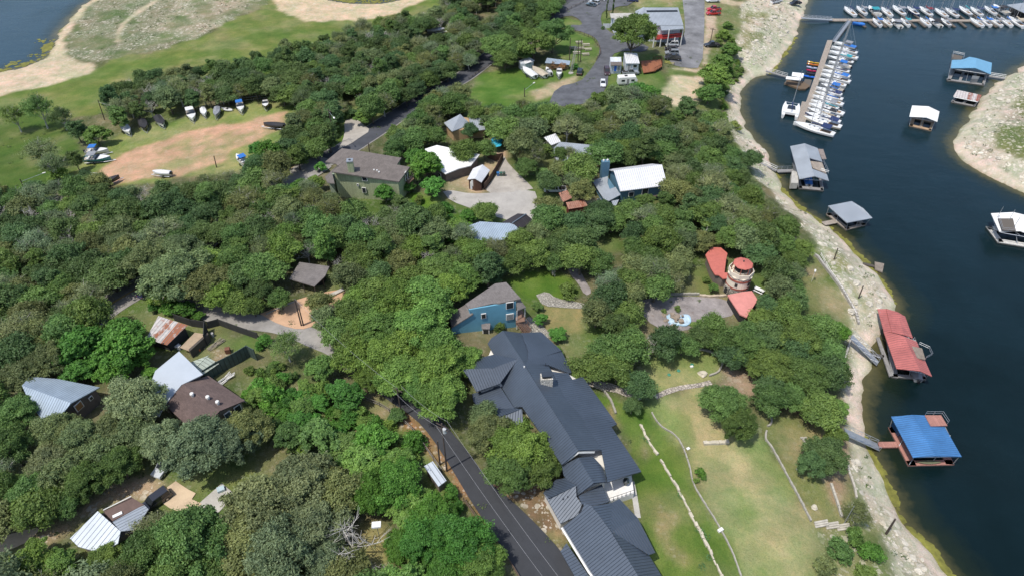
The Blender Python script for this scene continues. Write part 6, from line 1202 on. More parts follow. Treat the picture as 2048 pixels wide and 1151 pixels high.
tag(algae('algae', [(1676,468),(1709,501),(1736,527),(1756,554),(1776,581),(1794,606)], 1.4, 4.0, 1000, 2), 'yellow-green algae along the bank between the square grey-roofed and red-roofed boathouses')
tag(algae('algae', [(1733,868),(1739,901),(1755,928),(1772,964),(1789,1001),(1812,1044),(1842,1077),(1869,1104),(1900,1151),(1930,1200)], 1.2, 3.4, 1500, 3), 'yellow-green algae along the bank near and below the blue boathouse')
tag(algae('algae', [(1592,75),(1579,97),(1556,130),(1542,148)], .6, 2.2, 200, 4), 'yellow-green algae along the bank near the service float')
tag(algae('algae', [(113,73),(104,92),(97,112),(57,131),(0,143),(-40,155)], 3, 7, 900, 6), 'yellow-green algae in the corner of the left lake')
tag(algae('algae', [(884,-30),(820,4),(742,9),(690,6),(630,-4)][::-1] if False else [(630,-8),(690,5),(742,8),(810,0),(850,-14)][::-1], 4, 12, 900, 7), 'yellow-green algae film on the pond at the top')
# ------------------------------------------------------------------ vehicles
TYRE = M('tyre', (.02, .02, .02), .9, var=.1); RIM = M('rim', (.4, .4, .42), .35, metal=.7, var=.05); LAMP = glossy_paint('headlight_lens', (.6, .6, .58), .1); TAILL = glossy_paint('tail_light', (.35, .02, .02), .2)
def car(kind='sedan', col=(.5, .5, .5), cn='silver'):
    paint = glossy_paint('car_paint_'+cn, col, .28, .8); L, W, Ht = {'sedan': (4.7, 1.8, 1.42), 'suv': (4.8, 1.9, 1.75), 'pickup': (5.7, 2.0, 1.85), 'van': (5.2, 2.0, 2.1)}[kind]
    root = empty(kind if kind != 'sedan' else 'car', (0, 0, 0)); hl = L/2; z1 = .95 if kind != 'sedan' else .82
    prof = [(-hl, .35), (-hl, z1-.1), (-hl+.1, z1), (hl-1.3 if kind != 'van' else hl-.7, z1+.03), (hl-.15, z1-.15), (hl, z1-.35), (hl, .35)]
    def extr(pf, w0, w1, mat, name, par):
        mb = MB(); n = len(pf); zt = max(p[1] for p in pf); vs = []
        for s in (-1, 1):
            for x, z in pf: vs.append((x, s*(w0+(w1-w0)*max(0, (z-.5)/max(.1, zt-.5))), z))
        mb.mesh(vs, [tuple(range(n)), tuple(range(2*n-1, n-1, -1))]+[((i+1) % n, i, n+i, n+(i+1) % n) for i in range(n)]); return mb.build(name, mat, par)
    body = extr(prof, W/2, W/2-.06, paint, 'body', root)
    cabs = {'sedan': [(-hl+.45, z1), (-hl+1.15, Ht), (hl-2.3, Ht), (hl-1.35, z1)], 'suv': [(-hl+.05, z1), (-hl+.3, Ht), (hl-2.1, Ht), (hl-1.3, z1)], 'pickup': [(-.75, z1), (-.6, Ht), (hl-2.3, Ht), (hl-1.5, z1)], 'van': [(-hl+.03, z1), (-hl+.1, Ht), (hl-1.4, Ht), (hl-.6, z1)]}[kind]
    extr([(x, z+(.01 if i in (0, 3) else -.07)) for i, (x, z) in enumerate(cabs)], W/2-.05, W/2-.2, GLASS, 'window', root)
    a, c = cabs[1], cabs[2]; MB().prism([(a[0]-.04, -W/2+.24), (c[0]+.04, -W/2+.26), (c[0]+.04, W/2-.26), (a[0]-.04, W/2-.24)], Ht-.09, Ht).build('roof', paint, root)
    mb = MB()
    for s in (-1, 1):
        for x in ((a[0]+c[0])/2, ): mb.beam((x, s*(W/2-.06), z1), (x, s*(W/2-.22), Ht-.05), .1)
        mb.beam((cabs[3][0], s*(W/2-.08), z1), (c[0], s*(W/2-.24), Ht-.06), .09); mb.beam((cabs[0][0], s*(W/2-.08), z1), (a[0], s*(W/2-.22), Ht-.06), .12)
    mb.build('pillar', paint, root)
    if kind == 'pickup': MB().box((-hl+1.05, 0, z1+.012), (1.75, W-.36, .02)).build('cargo_bed', DKW, root)
    for x in (-hl+.95, hl-.95):
        for s in (-1, 1):
            w = MB().tube((x, s*(W/2-.2), .34), (x, s*(W/2+.02), .34), .35, n=14).build('wheel', TYRE, root); MB().tube((x, s*(W/2), .34), (x, s*(W/2+.035), .34), .2, n=10).build('rim', RIM, w)
    for s in (-1, 1): MB().box((hl-.02, s*(W/2-.32), z1-.25), (.1, .35, .16)).build('headlight', LAMP, root); MB().box((-hl+.01, s*(W/2-.2), z1-.2), (.08, .2, .22)).build('tail_light', TAILL, root)
    return root
def putg(o, px, py, qx, qy, label, cat, group=None, off=.03):
    g = G(px, py); rz = math.atan2(G(qx, qy).y-g.y, G(qx, qy).x-g.x); z = max(H(g.x+dx, g.y+dy) for dx in (-1, 0, 1) for dy in (-1, 0, 1)); o.location = (g.x, g.y, g.z*.5+z*.5+off+.08); o.rotation_euler = (0, 0, rz); return tag(o, label, cat, group)
def fgrp(s): return s
CARS = [('pickup',(.03,.03,.035),'charcoal',1345,119.5,1330,118,'black pickup, nearest in the row parked beside the restaurant ramp'),('suv',(.25,.27,.29),'grey',1343,109.5,1328,108.5,'grey car second from the near end of the row by the ramp'),('sedan',(.02,.02,.025),'black',1342,101,1328,100,'black car third in the row by the ramp'),('suv',(.5,.52,.54),'silver',1343,92,1328,91,'silver car at the far end of the row by the ramp'),
 ('pickup',(.03,.035,.045),'charcoal',1423,93.5,1408,93,'dark pickup alone on the grass right of the ramp'),('pickup',(.45,.02,.02),'red',1426,30,1410,30,'red pickup, the nearer of two red trucks right of the ramp'),('pickup',(.4,.02,.03),'red',1427,22,1412,22,'red pickup, the farther of two red trucks right of the ramp'),('pickup',(.68,.69,.7),'white',1425,4.5,1412,4.5,'white pickup at the top right of the ramp'),
 ('pickup',(.68,.69,.7),'white',1551,6.5,1566,8,'white pickup on the dirt road at the head of the water'),('pickup',(.03,.02,.02),'black',1589,11,1574,9,'dark red-black pickup on the dirt road at the head of the water'),
 ('sedan',(.06,.09,.11),'slate',1182,13,1170,11,'dark slate car on the brick-coloured bay at the top lot'),('suv',(.4,.42,.44),'silver',1188,8.5,1176,6.5,'silver car behind the dark slate one at the top lot'),('sedan',(.4,.43,.46),'silver',1201,1.5,1188,0,'silver car at the very top of the lot'),('suv',(.02,.03,.1),'navy',1265,3.5,1252,3,'navy blue car parked behind the restaurant'),
 ('sedan',(.68,.69,.7),'white',1205.5,170,1206,182,'white car driving on the grey lane below the ticket hut'),('suv',(.05,.02,.02),'maroon',1213.5,147.5,1216,160,'dark maroon car parked beside the ticket hut'),('suv',(.03,.03,.03),'black',1159.5,147.5,1163,136,'small black vehicle at the edge of the boat lawn'),
 ('pickup',(.3,.32,.35),'grey',1260,148.5,1275,149,'silver grey pickup in front of the white trailer building'),('pickup',(.68,.69,.7),'white',1110,383,1097,382,'white pickup parked beside the red shed'),
 ('suv',(.33,.37,.39),'silver',334,934,318,952,'silver hatchback under the grey-green oak'),('suv',(.015,.018,.022),'black',313,1006,296,1018,'black car beside the tan patio slab'),('suv',(.02,.03,.045),'navy',300,586,316,574,'dark blue car half hidden beside the highway'),('sedan',(.03,.03,.035),'charcoal',664,650,650,656,'dark car parked under the oaks by the orange dirt lot')]
for k, col, cn, x, y, qx, qy, lab in CARS: putg(car(k, col, cn), x, y, qx, qy, lab, 'car' if k in ('sedan', 'suv') else 'pickup', None)
# camper trailer
ct = empty('camper_trailer', (0, 0, 0)); mb = MB(); pf = [(-3.1, .55), (-3.1, 2.7), (-2.8, 2.95), (2.6, 2.95), (3.2, 2.0), (3.0, .8), (2.5, .55)]; n = len(pf)
mb.mesh([(x, s*1.2, z) for s in (-1, 1) for x, z in pf], [tuple(range(n)), tuple(range(2*n-1, n-1, -1))]+[((i+1) % n, i, n+i, n+(i+1) % n) for i in range(n)]); mb.build('body', HULLW, ct)
for x in (-1.6, 1.6): MB().box((x, -1.22, 1.9), (1.1, .06, .6)).build('window', GLASS, ct)
MB().box((0, -1.22, 1.55), (.7, .06, 1.7)).build('door', M('grey_door'), ct); MB().box((-.5, 0, 3.05), (.9, .7, .25)).build('roof_unit', DKTRIM, ct); MB().box((0, -1.215, .8), (6.0, .04, .15)).build('stripe', DKTRIM, ct)
for x in (-.5, .4): 
    for s in (-1, 1): MB().tube((x, s*1.0, .33), (x, s*1.22, .33), .33, n=12).build('wheel', TYRE, ct)
putg(ct, 1253, 170, 1275, 170.5, 'white camper trailer parked on the grass below the silver grey pickup', 'trailer')
# boats on trailers
def tb(px, py, qx, qy, lab, L=6.4, hull='white', cover=None, bim=None, cat='boat'): putg(motorboat(L, hull, cover, bim, True), px, py, qx, qy, lab, cat, 'boats stored on trailers')
tb(256,266,266,278,'white covered boat at the left end of the row on the storage lot',6.5,'white','white'); tb(290,257,296,270,'black covered boat, second in the row on the storage lot',7,'black','black'); tb(323,250,332,262,'black and white boat with a black cover, third in the row',7,'white','black')
tb(385,237,390,251,'white fishing boat with a tall console, tallest in the row on the storage lot',7.5,'white',None,'white'); tb(410,232,414,242,'small white covered boat between two larger boats in the row',5.2,'white','white'); tb(436,232,434,244,'grey covered boat right of the small white one',6,'grey','grey'); tb(483,222,487,236,'white boat with a blue bimini near the right end of the row',6.5,'white',None,'blue'); tb(533,216,534,226,'black and white boat beside the woods at the end of the storage row',5.5,'black',None,None)
o = kayak((.6,.6,.58), 4.0, 'dinghy'); o.scale = (1, 2.2, 1.6); putg(o, 455,222,445,221,'small white upturned dinghy lying on the grass between stored boats', 'boat')
tb(198,310,216,308,'white wakeboard boat with a blue bimini, upper of the pair at the lot corner',6.2,'white',None,'blue'); tb(198,325,222,323,'long boat with a pale green deck, lower of the pair at the lot corner',7.4,'teal',None,'grey')
tb(486,328,478,322,'white boat with a bright blue cover at the lower right of the dirt lot',6,'white',None,'blue'); tb(550,258,534,258,'low dark boat at the right end of the dirt lot',6.2,'black','black'); tb(327,354,318,354,'white boat nose showing behind the trees below the dirt lot',4.8,'white','white'); tb(222,370,232,366,'dark covered boat in the shade below the dirt lot',5.5,'black','black')
tb(872,67,886,66,'silver covered boat standing alone beside the tree-lined track',7,'grey','white'); tb(1058,152,1040,142,'white speedboat at the left of the boat lawn row',8,'white','white'); tb(1078,151,1060,142,'white boat with a tan cover, second on the boat lawn',8,'white','tan'); tb(1097,150,1090,143,'small white and red open boat, third on the boat lawn',4.6,'white',None,None); tb(1118,153,1118,162,'white open boat with a dark motor at the right of the boat lawn row',5.5,'white',None,None)
# old flat trailer
ft = empty('flat_trailer', (0, 0, 0)); mb = MB(); 
for s in (-.9, 0, .9): mb.beam((-3, s, .5), (3, s, .5), .12)
for x in (-3, -1, 1, 3): mb.beam((x, -.9, .5), (x, .9, .5), .1)
mb.beam((3, -.9, .5), (4.5, 0, .5), .1); mb.beam((3, .9, .5), (4.5, 0, .5), .1); mb.build('frame', STEEL, ft)
for s in (-1, 1): MB().tube((-.4, s*.95, .33), (-.4, s*1.15, .33), .33, n=12).build('wheel', TYRE, ft)
putg(ft, 162, 358, 190, 352, 'empty steel boat trailer in the shade at the lower left of the lot', 'trailer')
# ------------------------------------------------------------------ poles, lamps, wires
POLES = []
def pole(bx, by, tx, ty, lab, arms=1, tf=False, h=None, lamp=None, r=.16, mat=None, name='utility_pole'):
    g = G(bx, by); hh = 3
    if h is None:
        best = 1e9
        for k in range(20, 200):
            q = toP(g.x, g.y, g.z+k*.1)
            if abs(q[1]-ty) < best: best = abs(q[1]-ty); hh = k*.1
    else: hh = h
    hh = min(hh, 13.5); root = empty(name, g, 0, lab, 'pole'); tx_ = P(tx, ty, g.z+hh); tp = Vector((g.x+(tx_.x-g.x)*.5, g.y, g.z+hh)) if abs(tx_.x-g.x) < 2 else Vector((g.x, g.y, g.z+hh))
    MB().tube((g.x, g.y, g.z-.5), tp, r, r*.7, 8).build('shaft', mat or POLEW, root)
    for k in range(arms): a = tp-Vector((0, 0, .5+k*.8)); MB().beam(a+Vector((-.9, .5, 0)), a+Vector((.9, -.5, 0)), .13).build('crossarm', POLEW, root)
    if tf: a = tp-Vector((-.35, .2, 2.0)); MB().tube(a, a+Vector((0, 0, .95)), .3, n=12).build('transformer', M('pale_transformer', (.55, .56, .56), .5), root)
    if lamp:
        q = P(lamp[0], lamp[1], tp.z-.2); MB().tube(tp-Vector((0, 0, .8)), q, .045).build('lamp_arm', STEEL, root); MB().box(q, (.8, .35, .18), math.atan2(q.y-tp.y, q.x-tp.x)).build('lamp_head', TRIM, root)
    POLES.append(tp); return tp
p1 = pole(893.7,941,883.7,846,'tall pole with a pale transformer and crossarm standing beside the private road', 2, True); pole(880,928,875,881,'shorter bare pole beside the transformer pole', 0)
p2 = pole(804,833,794,775,'pole with a crossarm in the shade where the private road begins', 1); p3 = pole(602.7,651,591.4,597.5,'taller of two poles standing in the orange dirt lot', 0); pole(607,651,599.4,616,'shorter of two poles standing in the orange dirt lot', 0)
pole(671,288,656,218,'tall pole with wires left of the asphalt street', 1, lamp=(668,236)); pole(738.8,303.5,737,286,'short pole behind the green shingled house roof', 0); pole(209,240,200,200,'street light at the left end of the storage lot', 0, lamp=(219,211), name='street_light'); pole(433,335,430,312,'small dark pole in the dirt lot', 0)
pole(48,374,40,358,'street light above the left woods', 0, lamp=(88,346), name='street_light'); pole(1069,122,1069,62,'dark pole beside the white shed on the boat lawn', 0); p6 = pole(1139,120,1140,76,'left pole of the group by the leaning lattice mast', 0); pole(1156,124,1156,80,'middle pole of the group by the leaning lattice mast', 0); pole(1161,124,1162,78,'right pole of the group by the leaning lattice mast', 0)
pole(1049,194,1049,176,'street light at the lower edge of the boat lawn', 0, lamp=(1068,166), name='street_light'); pole(1420,88,1426,56,'dark pole standing by the dark pickup', 1); pole(968,77,962,55,'pole with a crossarm among the oaks by the track', 1); pole(1116,20,1114,0,'pole in the trees at the top', 0)
pole(1122,405,1124,374,'thin dark pole beside the rusty lean-to', 0, r=.09); pole(1668,519,1674.5,495.8,'dark leaning post on the rocky bank below the corner seawall', 0, name='post'); pole(1717,596,1725,571.8,'dark leaning post on the middle of the rocky bank', 0, name='post'); pole(1772,1067,1787.6,1037,'thick leaning post near the lower bank', 0, name='post', r=.2); pole(1623,563,1630,541,'white lamp post in the grass beside the seawall', 0, r=.05, mat=TRIM, name='lamp_post', lamp=(1630.5,541)); pole(1687,1048,1706,1011,'slanting grey pole at the railroad-tie steps', 0, r=.08, mat=STEEL, name='post')
pole(578,700,570,660,'pole among the pale feathery tree beside the lane', 0, r=.12)
def wire(a, c, lab, sag=.8, off=0):
    mb = MB(); n = 14; d = (c-a); nr = Vector((-d.y, d.x, 0)).normalized()*off; pr = None
    for k in range(n+1):
        t = k/n; q = a.lerp(c, t)+nr-Vector((0, 0, sag*4*t*(1-t)))
        if pr is not None: mb.tube(pr, q, .015, n=4, cap=False)
        pr = q
    tag(mb.build('power_line', M('wire', (.35, .35, .36), .5, var=.05), None), lab, 'wire', 'overhead wires')
wire(p1, p2, 'left overhead wire between the transformer pole and the pole at the bend', off=-.8); wire(p1, p2, 'right overhead wire between the transformer pole and the pole at the bend', off=.8); e1 = P(1130, 1190, 14); wire(p1, e1, 'left overhead wire running along the private road off the bottom', off=-.9); wire(p1, e1, 'right overhead wire running along the private road off the bottom', off=.9); wire(p2, p3, 'overhead wire from the bend to the orange dirt lot', 1.2)
# leaning lattice mast
g0, g1 = G(1142, 147), G(1153, 96); g0.z += .3; a, c = g0, P(1152, 95, g0.z+5.0); rt = empty('lattice_mast', g0, 0, 'leaning steel lattice mast beside the rusty shrubs', 'mast'); mb = MB(); d = (c-a).normalized(); u = Vector((1, 0, 0))*.4; w = Vector((0, .4, .3))
cr = [u, -u, w]; n = 14
for q in cr: mb.tube(a+q, c+q, .045)
for k in range(n):
    for i in range(3): mb.tube(a.lerp(c, k/n)+cr[i], a.lerp(c, (k+1)/n)+cr[(i+1) % 3], .03, n=4)
mb.build('lattice', M('dull_steel', (.2, .2, .19), .7), rt); MB().lathe([(.9, g0.z-.4), (.8, g0.z)], 12, (g0.x, g0.y)).build('footing', CONC, rt)
# ------------------------------------------------------------------ fences
def fence(pts, h, lab, mat, kind='board_fence', rails=False, step=2.2, smooth=0, t=.06):
    L = [Vector((x, y, 0)) for x, y in (smooth_poly(gp(pts), smooth) if smooth else gp(pts))]; g = L[0]; root = empty(kind, (g.x, g.y, H(g.x, g.y)), 0, lab, 'fence')
    mb = MB(); pm = MB(); Z = lambda v: H(v.x, v.y)
    for a, c in zip(L[:-1], L[1:]):
        n = max(1, int((c-a).length/step))
        for k in range(n):
            u, w = a.lerp(c, k/n), a.lerp(c, (k+1)/n); pm.beam((u.x, u.y, Z(u)-.3), (u.x, u.y, Z(u)+h+.1), .14)
            if rails:
                for f in (.45, .95): mb.beam((u.x, u.y, Z(u)+h*f), (w.x, w.y, Z(w)+h*f), .1)
            else:
                d = (w-u).normalized(); nr = Vector((-d.y, d.x, 0))*t; zu, zw = Z(u), Z(w)
                mb.mesh([(u.x-nr.x, u.y-nr.y, zu-.2), (w.x-nr.x, w.y-nr.y, zw-.2), (w.x-nr.x, w.y-nr.y, zw+h), (u.x-nr.x, u.y-nr.y, zu+h), (u.x+nr.x, u.y+nr.y, zu-.2), (w.x+nr.x, w.y+nr.y, zw-.2), (w.x+nr.x, w.y+nr.y, zw+h), (u.x+nr.x, u.y+nr.y, zu+h)], [(0, 1, 2, 3), (7, 6, 5, 4), (3, 2, 6, 7), (0, 3, 7, 4), (1, 5, 6, 2)])
    u = L[-1]; pm.beam((u.x, u.y, Z(u)-.3), (u.x, u.y, Z(u)+h+.1), .14)
    mb.build('rails' if rails else 'boards', mat, root, uv=True); pm.build('posts', WOOD if rails else mat, root); return root
DR_ = M('dark_rail_wood', (.13, .09, .065), .85, var=.2)
fence([(728,800),(760,812),(800,838),(826,862),(852,898),(884,945)], 1.2, 'grey rail fence along the left edge of the private road, upper stretch', M('grey_rail', (.2, .18, .16), .85), 'rail_fence', True)
fence([(928,1002),(955,1040),(985,1080),(1010,1110),(1040,1160)], 1.1, 'reddish brown rail fence along the lower left edge of the private road', DR_, 'rail_fence', True)
fence([(1104,48),(1125,36)], 1.0, 'short brown rail fence at the top junction', DR_, 'rail_fence', True); fence([(1130,60),(1160,68),(1185,78),(1199,96),(1201,108),(1192,122)], 1.0, 'curved brown rail fence round the picnic lawn', DR_, 'rail_fence', True); fence([(1135,22),(1160,10),(1190,-6)], 1.0, 'brown rail fence along the road at the top', DR_, 'rail_fence', True)
fence([(938,160),(958,146),(978,134)], .9, 'low brown rail fence beside the asphalt street and the boat lawn', DR_, 'rail_fence', True)
fence([(398,217),(450,210),(505,203),(560,197)], 1.6, 'chain-link fence behind the stored boats', M('chainlink', (.2, .21, .2), .6), 'chain_link_fence', True)
fence([(974,315),(990,322),(1006,318)], 1.9, 'dark brown board fence behind the small garage', PLANK_B); fence([(1006,318),(992,345),(975,372),(968,380)], 1.9, 'dark brown board fence along the gravel drive beside the small garage', PLANK_B)
fence([(350,640),(385,652),(416,656)], 1.9, 'black board fence piece behind the rusty shed', BLKW); fence([(418,656),(440,650),(478,664),(518,678)], 1.8, 'long black board fence beside the lane', BLKW); fence([(415,690),(416,662)], 2.8, 'tall black gate panel between the plywood platform and the lane', BLKW)
fence([(414,762),(440,745),(470,730),(500,712),(515,720)], 3.0, 'tall green metal panel fence above the vine-covered mound', GRNP, step=3.5)
fence([(1165,440),(1200,446)], 1.6, 'dark board fence piece below the red shed', BLKW)
fence([(1640,510),(1660,545),(1690,592),(1712,632)], .8, 'low white pipe fence on the seawall', TRIM, 'pipe_fence', True)
fence([(1408,134),(1425,134)], .9, 'yellow gate barrier by the dark pickup', M('yellow_paint', (.5, .4, .06), .6), 'gate', True); fence([(1328,127),(1348,131)], .9, 'yellow barrier at the end of the parked row', M('yellow_paint'), 'gate', True)
# ------------------------------------------------------------------ stone garden walls
def swall(pts, w, h, lab, mat=None, name='stone_wall', smooth=2, jit=.15):
    L = line3(pts, smooth, .6); mb = MB(); rs = random.Random(len(pts)*7+int(pts[0][0]))
    for i in range(len(L)-1):
        if jit > .3 and rs.random() < .14: continue
        p, q = L[i], L[i+1]; d = (q-p); rz = math.atan2(d.y, d.x); m_ = (p+q)/2; hh = h*rs.uniform(1-jit, 1+jit)
        mb.box((m_.x+rs.uniform(-jit, jit)*w*.4, m_.y+rs.uniform(-jit, jit)*w*.4, H(m_.x, m_.y)+hh/2-.15+rs.uniform(0, .02)), (d.length*rs.uniform(.9, 1.12), w*rs.uniform(1-jit, 1+jit), hh+.3), rz+rs.uniform(-jit, jit)*.4)
    o = mb.build(name, mat or M('pale_limestone', (.50, .45, .35), .9, var=.2)); tag(o, lab, 'wall'); return o
CURB = M('pale_curb_stone', (.33, .31, .26), .9, var=.2)
swall([(1280,848),(1300,888),(1323.4,924.4),(1343.4,957.6),(1366.6,997.5),(1386.6,1040.8),(1406.6,1074),(1420,1104),(1440,1144),(1460,1190)], .36, .34, 'rough pale stone edging in the green strip nearest the large house', jit=.45)
swall([(1303.4,824.6),(1310,838),(1323.4,854.5),(1350,868),(1365,891),(1380,934),(1383,957.6),(1393,981),(1423,1027.5),(1446.5,1067.4),(1466.5,1107),(1479.8,1147),(1495,1190)], .22, .3, 'winding grey garden wall between the green strip and the big lawn', CURB)
swall([(1532,862),(1530,880),(1536,884),(1552.6,911),(1579,961),(1602.5,1004),(1621,1042.5)], .28, .45, 'straight pale wall along the right side of the big lawn', CURB, smooth=1)
swall([(1370,700),(1400,698),(1425,705),(1447,722),(1438,745),(1418,752)], .3, .4, 'curved stone wall round the small lawn', CURB); swall([(1530,812),(1535,826),(1544,838),(1541,850),(1534,852)], .3, .35, 'short curled stone edging right of the spreading oak', CURB); swall([(1406.6,887),(1430,886),(1456.5,884.4)], .6, .5, 'short straight stone wall in the middle of the big lawn', smooth=0)
swall([(1600,876),(1612,876),(1605,878),(1612,890)], .3, .35, 'small stone corner right of the big lawn', CURB, smooth=0); swall([(1661,967.6),(1672,1000),(1682.4,1034)], .35, .5, 'left wooden retaining wall below the dark oak', M('bleached_timber', (.42, .39, .33), .9, var=.25), 'retaining_wall', 0, .05); swall([(1694,924),(1703,960),(1712,996)], .35, .5, 'right wooden retaining wall beside the bank', M('bleached_timber'), 'retaining_wall', 0, .05)
swall([(1600,505),(1629,507),(1653,541),(1686,584),(1709.5,624),(1716,648)], .5, .7, 'grey seawall along the edge of the grass behind the rocky bank', M('grey_concrete_wall', (.36, .34, .31), .9), 'seawall', 1, .06); swall([(1703,674),(1690,712),(1676,757.6)], .4, .5, 'grey seawall running down from the steel gangway', M('grey_concrete_wall'), 'seawall', 0, .05)
swall([(1186,770),(1205,778),(1222,800),(1231,827)], .35, .4, 'curved stone edging left of the stone path', CURB); swall([(1290,592),(1340,590),(1398,589)], .4, .5, 'stone retaining wall behind the old paved court', CURB, smooth=0); swall([(1398,592),(1425,594),(1452,592)], .5, .5, 'low tan wall between the old court and the lighthouse tower', M('tan_kerb', (.46, .38, .28), .9), smooth=0)
swall([(1152,505),(1158,515),(1166,530)], .3, .5, 'mossy wall on the slope above the asphalt path', CURB, smooth=0); swall([(1142,430),(1180,438),(1210,440)], .5, .5, 'pale stone wall below the red shed', smooth=0); swall([(1192,416),(1193,437)], .5, .3, 'short pale edging right of the red shed', CURB, smooth=0)
swall([(650,599),(668,590),(687,581)], .9, .5, 'pale concrete ledge along the orange dirt lot', CONC, 'concrete_ledge', 0, .02); swall([(533,629),(560,616),(592,603)], .25, .3, 'thin pale kerb along the upper edge of the orange dirt lot', CURB, 'kerb', 0, .02)
for i in range(3):
    x0, y0 = 1628+i*22, 1046+i*3; a, c = G(x0, y0), G(x0+24, y0-2); mb = MB()
    for k in range(3): mb.box(((a.x+c.x)/2, (a.y+c.y)/2-k*.32, a.z+.25-k*.12), ((c-a).length, .3, .28), math.atan2(c.y-a.y, c.x-a.x))
    tag(mb.build('timber_steps', M('bleached_timber')), ['left', 'middle', 'right'][i]+' stack of weathered timber steps at the lower right of the big lawn', 'steps')
# ------------------------------------------------------------------ painted pond, benches, bins and the like
pp = [(1332,629),(1345,628),(1358,632),(1368,629),(1378,631),(1382,640),(1381,648),(1371,654),(1356,650),(1344,653),(1336,645)]; pw = smooth_poly(gp(pp+[pp[0]]), 2)[:-1]; pc = Vector((sum(p[0] for p in pw)/len(pw), sum(p[1] for p in pw)/len(pw), 0)); zc = H(pc.x, pc.y)
pd = empty('painted_pond', (pc.x, pc.y, zc), 0, 'empty kidney-shaped pond painted pale blue with a rock island', 'pond'); PB = M('pale_blue_paint', (.34, .50, .62), .7, var=.2, sc=1.5)
MB().prism(pw, zc-.4, zc+.24).build('rim', PB, pd); MB().prism([tuple(Vector((x, y, 0)).lerp(pc, .12)[:2]) for x, y in pw], zc+.1, zc+.248).build('basin', M('pale_blue_floor', (.45, .58, .66), .7, var=.25, sc=1.2), pd)
def rock_mb(mb, x, y, z, r, rs):
    b0 = len(mb.v); vs = []; n = 7
    for zz, rr in ((-.35, .9), (.15, 1.0), (.55, .65)):
        for k in range(n): t = 6.283*k/n+zz; q = r*rr*rs.uniform(.75, 1.2); vs.append((x+q*math.cos(t), y+q*math.sin(t), z+zz*r*rs.uniform(.8, 1.1)))
    mb.mesh(vs, [(i*n+k, i*n+(k+1) % n, (i+1)*n+(k+1) % n, (i+1)*n+k) for i in range(2) for k in range(n)]+[tuple(range(2*n, 3*n))])
rs = random.Random(3); mb = MB(); g = G(1356, 640)
for k in range(14): rock_mb(mb, g.x+rs.uniform(-1.1, 1.1), g.y+rs.uniform(-1.0, 1.0), g.z+.35+rs.uniform(0, .5), rs.uniform(.3, .6), rs)
mb.build('rock_island', M('brown_rock', (.27, .22, .17), .95, var=.3), pd)
for k, (x, y) in enumerate(((1333,630),(1346,652),(1381,652),(1330,640))):
    mb = MB(); g = G(x, y)
    for j in range(4): rock_mb(mb, g.x+rs.uniform(-.6, .6), g.y+rs.uniform(-.5, .5), g.z+.1, rs.uniform(.25, .5), rs)
    mb.build('edge_rocks', M('brown_rock'), pd)
def table(px, py, lab, mat, rz=0.0, L=1.9, group='picnic tables on the lawn'):
    g = G(px, py); root = empty('picnic_table', g, rz, lab, 'picnic table', group)
    def lb(c, d, nm): MB().box(c, d).build(nm, mat, root, local=False)
    lb((0, 0, .74), (L, .75, .06), 'table_top'); lb((0, -.7, .44), (L, .28, .05), 'bench'); lb((0, .7, .44), (L, .28, .05), 'bench')
    for x in (-L*.36, L*.36):
        m = MB(); m.beam((x, -.8, 0), (x, -.1, .72), .09); m.beam((x, .8, 0), (x, .1, .72), .09); m.beam((x, -.75, .4), (x, .75, .4), .08); m.build('leg_frame', mat, root, local=False)
for i, (x, y) in enumerate(((1172,92),(1161,99),(1176,101),(1171,111),(1153,108),(1146,98),(1158,87))):
    table(x, y, ['farthest pale picnic table on the lawn inside the curved fence', 'picnic table in the middle left of the fenced lawn', 'picnic table in the middle right of the fenced lawn', 'nearest picnic table on the right of the fenced lawn', 'nearest picnic table on the left of the fenced lawn', 'leftmost picnic table on the fenced lawn, by the poles', 'picnic table beside the farthest one, under the oaks'][i], M('pale_bench_wood', (.42, .37, .30), .8), .1, 2.6)
table(1517, 583, 'bright white picnic table beside the pink terrace', M('white_plastic', (.75, .75, .73), .6), -.7, 2.2, None)
BINC = {'blue': glossy_paint('bin_blue', (.02, .12, .3), .4), 'green': glossy_paint('bin_green', (.03, .10, .06), .4), 'dkgreen': glossy_paint('bin_dark', (.04, .06, .035), .4)}
def bin_(px, py, c, lab):
    g = G(px, py); root = empty('wheelie_bin', g, .2, lab, 'bin'); mb = MB(); mb.mesh([(-.25, -.28, .05), (.25, -.28, .05), (.25, .28, .05), (-.25, .28, .05), (-.33, -.36, 1.0), (.33, -.36, 1.0), (.33, .36, 1.0), (-.33, .36, 1.0)], [(3, 2, 1, 0), (0, 1, 5, 4), (1, 2, 6, 5), (2, 3, 7, 6), (3, 0, 4, 7)]); mb.build('body', BINC[c], root, local=False); MB().slab([(-.36, -.4, 1.06), (.36, -.4, 1.06), (.36, .38, 1.12), (-.36, .38, 1.12)], .07).build('lid', BINC[c], root, local=False)
    for s in (-1, 1): MB().tube((s*.22, .36, .12), (s*.3, .36, .12), .12, n=8).build('wheel', TYRE, root, local=False)
bin_(996,352,'blue','blue wheelie bin on the gravel drive'); bin_(1002,352,'green','green wheelie bin beside the blue one on the gravel drive'); bin_(1008,352,'dkgreen','dark green wheelie bin, rightmost on the gravel drive'); bin_(896,358,'blue','blue wheelie bin against the wall of the flat white-roofed house')
